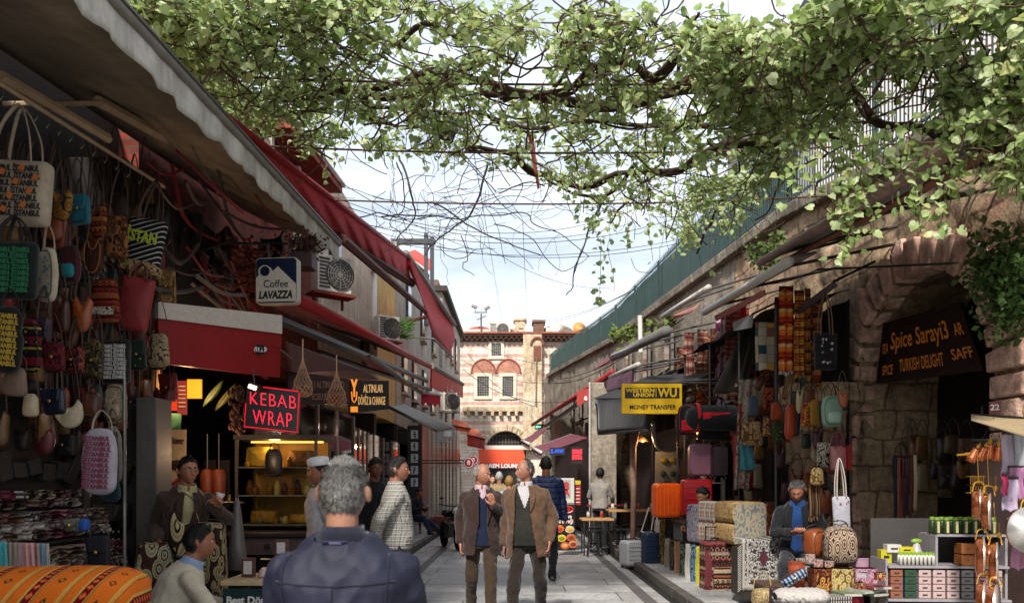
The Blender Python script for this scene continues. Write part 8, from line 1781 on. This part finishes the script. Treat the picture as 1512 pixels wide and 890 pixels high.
# 10 seated at the kerb
def seat_block(label, x, y, z0, h, w=.36, dp=.34, c='#2a1d16', name='low_stool'):
    t = thing(name, label, 'stool', (x, y, z0)); m = MB(); m.box((0, 0, h-.02), (w, dp, .04)); m.build('seat', mat(c, .7), t, bevel=.01)
    for sx in (-1, 1):
        for sy in (-1, 1): m = MB(); m.tube([(sx*w*.38, sy*dp*.38, h-.04), (sx*w*.44, sy*dp*.44, 0)], .015, 6); m.build('leg', mat(c, .7), t)
person('seated young man in dark jeans with a dark top on the far left kerb', (FX(612, 21.5), 21.5, .12), 1.0, 1.72, .011, hip=(0, 0, .45), neck=(0, -.12, .53), head=(0, .3, 0), feet={-1: (-.12, -.62, .085), 1: (.14, -.75, .085)}, hands={-1: (-.1, -.36, .72), 1: (.1, -.36, .72)}, skin='#8a5a42', hair=('short', '#15100e', .016), jacket=(cloth('#1a1a20'), -.12, None, None, 0), trousers='#1c2438')
seat_block('low stool under the young man on the far left kerb', FX(612, 21.5), 21.5, .12, .36)
# 11 tea drinker
r11, J11, *_ = person('man with glasses in a brown jacket raising a white cup at the counter', (FX(268, 6.5), 6.5, .12), .55, 1.60, .0068, neck=(.02, -.16, .53), head=(.25, .0, 0), hands={1: (.16, -.42, 1.33), -1: (-.22, -.25, 1.02)}, poles={1: (1, .2, -.9), -1: (-.2, 1, -.3)}, palms={1: ((.2, .9, .3), (.55, -.65, .35))}, curl={1: .9},
    skin='#98654a', hair=('short', '#171210', .010), shirt=cloth('#a89c70'), jacket=(cloth('#3d2b20', '#2c1f17'), -.3, .05, .07, .006, .4), trousers='#1c1815', glasses=True)
wr = r11.matrix_basis @ (J11[1][2]+V((.06, -.07, .03))); t = thing('tea_cup', 'small white cup held by the man in the brown jacket', 'cup', wr); m = MB(); m.lathe([(.001, 0), (.018, 0), (.03, .03), (.034, .055), (.031, .055), (.02, .01)], 18, Matrix.Rotation(.3, 4, 'Y')); m.build('bowl', plain('#b5b2ac', .3), t, smooth=True)
# 12 seated man in a cream sweater
CRS = cloth('#bdb09a', '#a59982', .6, ws=6)
person('seated dark haired man in a cream sweater seen from behind, lower left', (FX(228, 5.45), 5.45, 0), 2.05, 1.74, .0068, hip=(0, 0, .44), neck=(0, -.24, .50), head=(-.05, .05, 0), feet={-1: (-.15, -.42, .085), 1: (.15, -.42, .085)}, hands={-1: (-.08, -.52, .62), 1: (.06, -.55, .60)}, poles={-1: (-1, .3, -.6), 1: (1, .3, -.6)},
    skin='#8f5d45', hair=('short', '#0f0c0b', .011), shirt=cloth('#8796ac'), under=(CRS, .06, 'long', -.2), trousers='#1c1c20', bulk=1.12, shoulder=.19)
seat_block('low wooden stool under the man in the cream sweater', FX(228, 5.45), 5.45, 0, .36)
# 13 man with the phone
r13, J13, *_ = person('seated grey haired man in a black jacket looking down at his phone', (3.12, 8.85, .12), -.35, 1.72, .0075, hip=(0, 0, .66), neck=(0, -.16, .52), head=(-.1, .55, 0), feet={-1: (-.14, -.34, .085), 1: (.14, -.36, .085)}, hands={-1: (-.04, -.40, .86), 1: (.10, -.40, .86)}, poles={-1: (-1, .2, -.8), 1: (1, .2, -.8)}, palms={-1: ((-.4, .2, -1), (.3, -.8, .1)), 1: ((.4, .2, -1), (-.3, -.8, .1))}, curl={-1: .8, 1: .8},
    skin='#96624a', hair=('short', '#4a4846', .012), shirt=cloth('#1c3c70'), under=(cloth('#1c3c70', '#142c54'), .1, None), jacket=(cloth('#15161a', '#0f1013'), -.2, .06, .09, .004, .4), trousers='#26272c')
wr = r13.matrix_basis @ ((J13[1][2]+J13[-1][2])/2+V((0, -.09, .02))); t = thing('phone', 'dark phone in the hands of the seated man', 'phone', wr, -.35, None, (-.9, 0, 0)); m = MB(); m.box((0, 0, 0), (.07, .009, .14)); m.build('case', plain('#0d0d10', .2), t, bevel=.003); m = MB(); m.box((0, .006, 0), (.062, .002, .125)); m.build('screen', emit('#9ab0c8', .5), t)
seat_block('stool under the seated man with the phone', 3.12, 8.85, .12, .56)
# 14 bending man, 15 waiter
person('man in a dark cap bending over the folded throws behind the red suitcase', (FX(1058, 11.85), 11.85, .12), -1.15, 1.72, .009, hip=(0, .18, .66), neck=(0, -.34, .42), head=(0, .5, 0), hands={-1: (-.1, -.5, .74), 1: (.15, -.45, .76)}, skin='#9a6a50', hair=('short', '#0d0d10', .02), jacket=(cloth('#131317', '#0e0e11'), -.2, None, None, .01), trousers='#18181c')
person('waiter in a grey shirt with his back turned behind the restaurant tables', (FX(886, 18.1), 18.1, .0), pi-.4, 1.82, .011, skin='#4a2c20', hair=('short', '#0c0908', .02), shirt=cloth('#8d8880', '#77726b'), under=(cloth('#8d8880', '#77726b'), 0., 'long', -.1), hands={1: (.2, -.3, 1.05), -1: (-.2, -.3, 1.0)}, trousers='#141418')

def lamp(px, py, d, e, c, r=.06):
    l = bpy.data.lights.new('lamp_and_fill', 'POINT'); l.energy = e; l.color = c; l.shadow_soft_size = r; o = bpy.data.objects.new('lamp_and_fill', l); COL.objects.link(o); o.location = P(px, py, d)  # some match visible lamps, others are added by guess to brighten dim shops
lamp(318, 668, 7.5, 10, (1, .62, .36)); lamp(275, 575, 7.9, 11, (1, .6, .3)); lamp(405, 655, 8.6, 5, (1, .62, .25)); lamp(480, 630, 11.2, 16, (1, .6, .5)); lamp(950, 655, 15.3, 14, (1, .6, .3)); lamp(690, 660, 24, 14, (1, .45, .25))
# ================================================================ grapevine canopy
from mathutils.geometry import intersect_point_line
vine = thing('grapevine', 'leafy grapevine trained over the whole street on twisted brown branches', 'vine', (4.6, 6.5, 0)); vo_ = V((4.6, 6.5, 0))
def zc(px):   # height of the canopy above the camera
    return 3.95-.55*max(0, min(1, (px-950)/450))-.25*max(0, min(1, (420-px)/250))
def CD(px, py):
    d = F*zc(px)/(CY-py); return min(d, 8.7-(px-1120)/125) if px > 1120 else d
def VP(px, py, j=0.): return P(px, py, CD(px, py)*(1+j))
def leafmat():
    n = NT('vine_leaf'); oi = n.node('ShaderNodeNewGeometry')
    r = oi.outputs['Random Per Island']
    cc = n.ramp(r, [(0, C('#5b7433')), (.3, C('#86a055')), (.6, C('#abbb7a')), (.85, C('#c3cc9e')), (1, C('#d0cc88'))])
    cc = n.mix(.3, cc, n.ramp(n.noise(n.coord(), 60, 3), [(.3, C('#587030')), (.7, C('#c6d698'))]))
    bs = n.node('ShaderNodeMix'); bs.data_type = 'RGBA'; n.link(oi.outputs['Backfacing'], bs.inputs[0]); n.link(cc, bs.inputs[6]); l2 = n.mix(.5, cc, C('#b9c4a4')); n.link(l2, bs.inputs[7])
    n.fin(bs.outputs[2], .42, 0, None, .5)
    tr = n.node('ShaderNodeBsdfTranslucent'); t2 = n.mix(.4, cc, C('#9db03a')); n.link(t2, tr.inputs[0])
    ms = n.node('ShaderNodeMixShader'); ms.inputs[0].default_value = .45; n.link(n.b.outputs[0], ms.inputs[1]); n.link(tr.outputs[0], ms.inputs[2]); n.link(ms.outputs[0], n.out.inputs[0]); return n.m
LEAF = leafmat(); BARK = mat('#3a281d', .9, .45, 14, .8, 60); TWIG = mat('#4a3a2c', .9, .3, 20, .2); DTWIG = plain('#1b1715', .8)
OUT = [(0, .07), (.20, -.06), (.42, .04), (.50, .24), (.47, .40), (.44, .60), (.24, .70), (.12, .86), (0, .98), (-.13, .84), (-.26, .70), (-.45, .58), (-.46, .38), (-.52, .22), (-.40, .03), (-.2, -.05)]
lm = {}
def leaf(m, p, nrm, size, droop=.18):
    n = nrm.normalized(); t = n.orthogonal().normalized(); a = ru(0, 2*pi); x = (t*cos(a)+n.cross(t)*sin(a)); y = n.cross(x); o = len(m.v)
    fold = ru(.1, .35)
    for u, v in OUT: m.v.append(p+(x*u+y*v)*size+n*size*(fold*abs(u)-droop*v*v))
    m.v.append(p+y*size*.45+n*size*-.02)
    k_ = len(OUT)
    for i in range(k_): m.f.append((o+i, o+(i+1) % k_, o+k_)); m.mi.append(0)
def inpoly(x, y, poly):
    c = False; n = len(poly)
    for i in range(n):
        x1, y1 = poly[i]; x2, y2 = poly[(i+1) % n]
        if (y1 > y) != (y2 > y) and x < (x2-x1)*(y-y1)/(y2-y1)+x1: c = not c
    return c
MAIN = [(150, -30), (1540, -30), (1540, 300), (1500, 260), (1450, 215), (1400, 190), (1350, 160), (1290, 240), (1230, 230), (1190, 225), (1150, 255), (1110, 300), (1080, 350), (1030, 375), (985, 350), (950, 300), (900, 335), (850, 330), (810, 280), (760, 240), (700, 255), (640, 225), (560, 225), (500, 250), (470, 240), (430, 200), (370, 205), (330, 165), (270, 130), (200, 45)]
TOP = [(150, -60), (600, -60), (640, 5), (700, 25), (740, 40), (760, 12), (800, 30), (850, 10), (900, 15), (950, 30), (1000, 45), (1020, 10), (1060, 5), (1075, 40), (1120, 55), (1180, 35), (1240, -10), (1290, -60), (1540, -60)]
def topy(x):
    for (a, b), (c, d) in zip(TOP, TOP[1:]):
        if x <= c: return b+(d-b)*(x-a)/(c-a)
    return -60
HOLES = [(600, 45, 40, 22), (640, 80, 40, 14), (800, 105, 52, 26), (745, 120, 30, 22), (960, 100, 60, 12), (700, 60, 22, 14), (860, 140, 30, 10), (985, 150, 60, 12), (900, 175, 50, 10), (1300, 165, 95, 62), (1270, 110, 50, 20), (1215, 260, 60, 45), (480, 60, 30, 12), (1450, 60, 40, 40), (1060, 160, 50, 16), (820, 300, 60, 20), (700, 235, 30, 12), (1180, 270, 40, 30)]
def dens(x, y):
    if not inpoly(x, y, MAIN) or y < topy(x): return 0
    d = .95
    for hx, hy, rx, ry in HOLES:
        q = ((x-hx)/rx)**2+((y-hy)/ry)**2
        if q < 1.15: d *= .05+.12*min(1, q)
    n_ = noise.noise(V((x/42, y/22, 3.3))); d *= max(.04, min(1, .55+n_*2.3))
    if x < 470: d = max(d, .55) if y < 190 else d
    if 1050 < x < 1260 and 20 < y < 200: d = max(d, .8)
    if 640 < x < 1000 and y > 190: d *= .6
    return d
rv = random.Random(42); m = MB(); cnt = 0; tw = MB()
while cnt < 2750:
    px, py = rv.uniform(150, 1540), rv.uniform(-60, 390)
    if rv.random() > dens(px, py): continue
    cnt += 1; j = rv.gauss(0, .045); c = VP(px, py, j); d = c.y; size0 = .090 if px < 1000 else .098
    k_ = rv.randint(4, 9); dr = V((rv.gauss(0, 1), rv.gauss(0, 1), rv.gauss(0, .5))).normalized()
    a = c-dr*.16; b = c+dr*.16+V((0, 0, -.03)); tw.tube([a, (a+b)/2+V((0, 0, .03)), b], .0035, 4)
    for i in range(k_):
        s_ = rv.uniform(-1, 1); p = c+dr*.17*s_+V((rv.gauss(0, .05), rv.gauss(0, .05), rv.gauss(0, .045)))
        nr = V((rv.gauss(0, .6), rv.gauss(-.55, .6), rv.gauss(.6, .5))); leaf(m, p, nr, size0*rv.uniform(.4, 1.05), rv.uniform(.0, .55))
        q = p; tw.tube([c+dr*.17*s_, q], .0016, 3)
# hanging strands: (px, y0, y1, density)
STR = [(1255, 220, 372, 1), (1205, 230, 300, 1), (1275, 240, 300, 1), (1310, 215, 285, 1), (1340, 200, 262, 1), (1362, 205, 320, 1), (1402, 200, 300, 1), (1428, 205, 262, 1), (1500, 225, 300, 1), (1450, 225, 262, .8), (1185, 225, 280, .8),(1245, 215, 385, 1), (1228, 260, 330, 1), (1390, 190, 350, 1), (1375, 250, 345, .8), (1480, 235, 290, 1), (1505, 230, 265, 1), (1320, 200, 300, .6), (1165, 225, 300, .8), (890, 330, 450, .9), (905, 345, 430, .6), (960, 345, 385, .7), (870, 280, 345, .8), (1000, 330, 380, .9), (1060, 330, 405, .6), (1040, 340, 395, .6), (480, 225, 262, .8), (500, 215, 250, .7), (600, 215, 240, .6), (1150, 250, 285, .8), (1290, 235, 262, .8), (1265, 290, 318, 1), (1290, 340, 350, 1), (1455, 195, 240, 1), (925, 330, 372, .7), (850, 250, 330, .7), (1100, 290, 350, .6)]
for px, y0, y1, q in STR:
    d = CD(px, min(y0, 300))*rv.uniform(.93, 1.02); d = min(d, 6.6-(px-1150)/300) if px > 1150 else d; pts = []; n_ = max(3, int((y1-y0)/12)); x = px
    for i in range(n_+1): x += rv.gauss(0, 3.0); pts.append(P(x, y0-30+(y1-y0+30)*i/n_, d))
    tw.tube(rail(pts, 3), .004, 4)
    for p in rail(pts, 3):
        if rv.random() < q: 
            for _ in range(rv.choice((1, 1, 2))): leaf(m, p+V((rv.gauss(0, .05), rv.gauss(0, .05), rv.gauss(0, .02))), V((rv.gauss(0, .6), rv.gauss(-.8, .5), rv.gauss(.5, .4))), .078*rv.uniform(.5, 1.1)*(d/7)**.3)
m.build('foliage', LEAF, vine, org=vo_); tw.build('twigs', TWIG, vine, org=vo_)
# main limbs: pixel polylines with thickness (m)
LIMBS = [([(1560, 250), (1420, 205), (1310, 185), (1262, 130), (1235, 80)], .045, 0.), ([(1540, 120), (1400, 95), (1250, 80), (1120, 100), (1010, 120), (930, 140), (850, 150), (770, 140), (700, 130)], .06, .02),
 ([(1100, 110), (1040, 130), (960, 140), (890, 155), (830, 145), (760, 130), (690, 110), (640, 112), (560, 128), (480, 140), (400, 138)], .05, .0), ([(1010, 75), (960, 105), (920, 95), (870, 105), (820, 130), (740, 140)], .045, -.01),
 ([(590, 75), (625, 45), (680, 60), (700, 50)], .03, 0), ([(700, 115), (645, 125), (600, 135), (540, 140)], .045, .01), ([(1150, 210), (1080, 215), (1010, 240), (930, 255), (860, 275), (800, 255), (750, 230), (690, 215)], .045, .0), ([(930, 250), (890, 290), (840, 280), (770, 240)], .03, .02),
 ([(1240, 200), (1180, 190), (1100, 180), (1000, 190), (900, 175), (800, 185), (700, 170), (600, 175)], .035, .03), ([(640, 175), (560, 160), (480, 100), (420, 60), (360, 20)], .025, 0), ([(480, 130), (470, 90), (500, 50)], .02, 0), ([(1080, 190), (1110, 140), (1090, 90), (1130, 60)], .025, 0),
 ([(800, 150), (830, 100), (870, 60), (860, 20)], .02, 0), ([(1000, 120), (1010, 70), (1030, 20)], .022, 0), ([(900, 330), (960, 250), (1000, 190), (1040, 120)], .02, .01), ([(1030, 370), (1060, 300), (1090, 250), (1120, 180)], .022, .02)]
tk = MB(); tk.tube(rail([V((4.9, 6.9, 0)), V((4.75, 6.8, 1.6)), V((4.85, 6.6, 3.4)), V((4.6, 6.4, 4.6)), VP(1560, 200)], 6), [.1-.0018*i for i in range(25)], 10); tk.build('trunk', BARK, vine, smooth=True, org=vo_)
for pl, r, j in LIMBS:
    pts = [VP(x, y, j) for x, y in pl]; pts = rail(pts, 6); n_ = len(pts); q = []
    for i, p in enumerate(pts): q.append(p+V((noise.noise(p*1.7)*.08, noise.noise(p*1.7+V((5, 0, 0)))*.08, noise.noise(p*2.3+V((0, 9, 0)))*.09)))
    r *= .92; mm = MB(); mm.tube(q, [r*(1-.45*i/n_)*(1+.25*noise.noise(V((i*.8, r*99, 0)))) for i in range(n_)], 8)
    if r > .03: mm.tube([p+V((.04*sin(i*.7), .03, .04*cos(i*.7))) for i, p in enumerate(q)], r*.45, 6)
    mm.build('branch', BARK, vine, smooth=True, org=vo_)
m = MB()
for i in range(620):   # secondary twigs through the crown
    for _ in range(20):
        px, py = rv.uniform(200, 1500), rv.uniform(0, 340)
        if dens(px, py) > .1: break
    p = VP(px, py, rv.gauss(0, .04)); pts = [p]; dr = V((rv.gauss(0, 1), rv.gauss(0, .7), rv.gauss(-.15, .4))).normalized()
    for s in range(6): dr = (dr+V((rv.gauss(0, .35), rv.gauss(0, .35), rv.gauss(0, .3)))).normalized(); p = p+dr*rv.uniform(.06, .16); pts.append(p)
    m.tube(rail(pts, 2), rv.uniform(.003, .010), 4)
m.build('twigs', TWIG, vine, org=vo_)
# bare dead vine tangle under the canopy, farther down the street
m = MB()
BT = [([(590, 230), (605, 280), (612, 320), (585, 355)], .02), ([(722, 240), (705, 290), (690, 320), (650, 350), (625, 378)], .022), ([(905, 270), (870, 340), (850, 400), (838, 438)], .018), ([(890, 290), (862, 360), (846, 415)], .014), ([(560, 320), (620, 318), (680, 322), (770, 315), (790, 330), (830, 350), (870, 378)], .014), ([(640, 300), (700, 335), (740, 355), (800, 378)], .016), ([(530, 322), (560, 315), (610, 322), (660, 318)], .012),
 ([(750, 245), (770, 270), (760, 300)], .012), ([(730, 330), (780, 350), (830, 400), (868, 378)], .01), ([(682, 350), (690, 380), (684, 395), (700, 408)], .01), ([(588, 240), (598, 300), (575, 330), (600, 352)], .012), ([(690, 230), (740, 300), (790, 340)], .01)]
for pl, r in BT: pts = rail([P(x, y, 13.5+rv.gauss(0, .3)) for x, y in pl], 6); m.tube([p+V((noise.noise(p*3)*.05, 0, noise.noise(p*3+V((3, 3, 3)))*.05)) for p in pts], [r*(1-.5*i/len(pts)) for i in range(len(pts))], 5)
for i in range(110):
    px, py = rv.gauss(700, 110), rv.gauss(300, 34)
    if not (500 < px < 960) or py < 225 or py > 385: continue
    p = P(px, py, rv.uniform(12.6, 14.5)); pts = [p]; dr = V((rv.gauss(0, 1), 0, rv.gauss(0, .5))).normalized(); cv = rv.gauss(0, .28)
    for s in range(rv.randint(4, 10)): dr = (Matrix.Rotation(cv*.35+rv.gauss(0, .25), 3, 'Y') @ dr); p = p+dr*rv.uniform(.05, .16); pts.append(p)
    m.tube(rail(pts, 2), rv.uniform(.003, .0075), 4)
for i in range(34):
    px = rv.choice((rv.uniform(540, 760), rv.uniform(930, 1150))); y0 = rv.uniform(215, 320); p = P(px, y0, rv.uniform(11.5, 14)); pts = [p]
    for s in range(rv.randint(4, 10)): p = p+V((rv.gauss(0, .03), rv.gauss(0, .02), -rv.uniform(.06, .14))); pts.append(p)
    m.tube(rail(pts, 2), rv.uniform(.003, .006), 4)
t = thing('bare_vine', 'bare dark tangle of leafless vine stems hanging against the sky', 'vine', P(700, 300, 13.5)); m.build('stems', DTWIG, t, org=P(700, 300, 13.5))
t = thing('floodlight', 'dark floodlight box hanging among the vine leaves left of centre', 'lamp', VP(655, 195), .5); m = MB(); m.box((0, 0, 0), (.26, .1, .16), rot=(.3, .3, 0)); m.build('housing', plain('#1a1c1e', .4), t, bevel=.01); m = MB(); m.box((.0, -.052, -.015), (.2, .01, .11), rot=(.3, .3, 0)); m.build('lens', plain('#6f757a', .15), t); m = MB(); m.tube([(0, 0, .05), (0, 0, .4)], .012, 5); m.build('bracket', BLK, t)
t = thing('red_strip', 'faded red cloth strip dangling from the vine in mid street', 'cloth strip', P(790, 280, 9.5)); o = P(790, 280, 9.5); m = MB(); m.grid(lambda u, v: P(783+12*v+(u-.5)*9*(1-.6*v), 195+85*v, 9.5)+V((0, .03*sin(v*5), 0)), 3, 12); m.build('cloth', cloth('#7a3a32', '#5c2a24'), t, org=o, solid=.006)
# pergola beams: steel bars crossing the street that carry the vine
for i, (y, lb) in enumerate(((7.6, 'nearest'), (9.2, 'middle'), (10.9, 'farthest'))):
    a, b = V((-3.7, y, 5.42)), V((WX(y)+.05, y+.2, 5.5)); t = thing('pergola_wire', '%s of three rusty rods stretched over the street under the vine' % lb, 'rod', a); m = MB(); m.tube(sag(a, b, .12), .012, 5); m.build('rod', mat('#4a2c20', .7), t, org=a)
# cables
CABS = [(((492, 318, 14), (1000, 322, 16), .5)), (((486, 288, 15), (960, 300, 18), .7)), (((495, 300, 14), (930, 330, 20), .5)), (((520, 330, 17), (1060, 345, 16), .6)), (((540, 350, 18), (1010, 352, 18), .4)), (((500, 268, 14), (760, 380, 30), .3)), (((700, 228, 12), (742, 478, 52), .0)), (((772, 330, 14), (778, 470, 52), .0)), (((780, 470, 52), (1010, 385, 20), .6)), (((810, 475, 50), (1000, 392, 19), .3)), (((640, 300, 20), (900, 425, 24), .6)), (((680, 530, 34), (860, 560, 30), .5)), (((684, 545, 30), (850, 590, 24), .5)), (((690, 500, 40), (830, 540, 34), .3)), (((480, 425, 16), (560, 470, 22), .1)), (((540, 385, 19), (640, 470, 30), .1)), (((820, 560, 30), (1010, 470, 14.5), .25)), (((820, 566, 30), (960, 500, 17), .25)), (((690, 520, 36), (790, 600, 28), .4)), (((1206, 398, 9.6), (1120, 420, 10.6), .05))]
for i, (a, b, s_) in enumerate(CABS):
    a, b = P(*a), P(*b); t = thing('overhead_cable', 'thin dark cable strung through the air over the street', 'cable', a, group='overhead cables across the street'); m = MB(); r = .007 if a.y < 25 else .011; m.tube(sag(a, b, s_, 22), r, 4); m.build('cable', DTWIG, t, org=a)
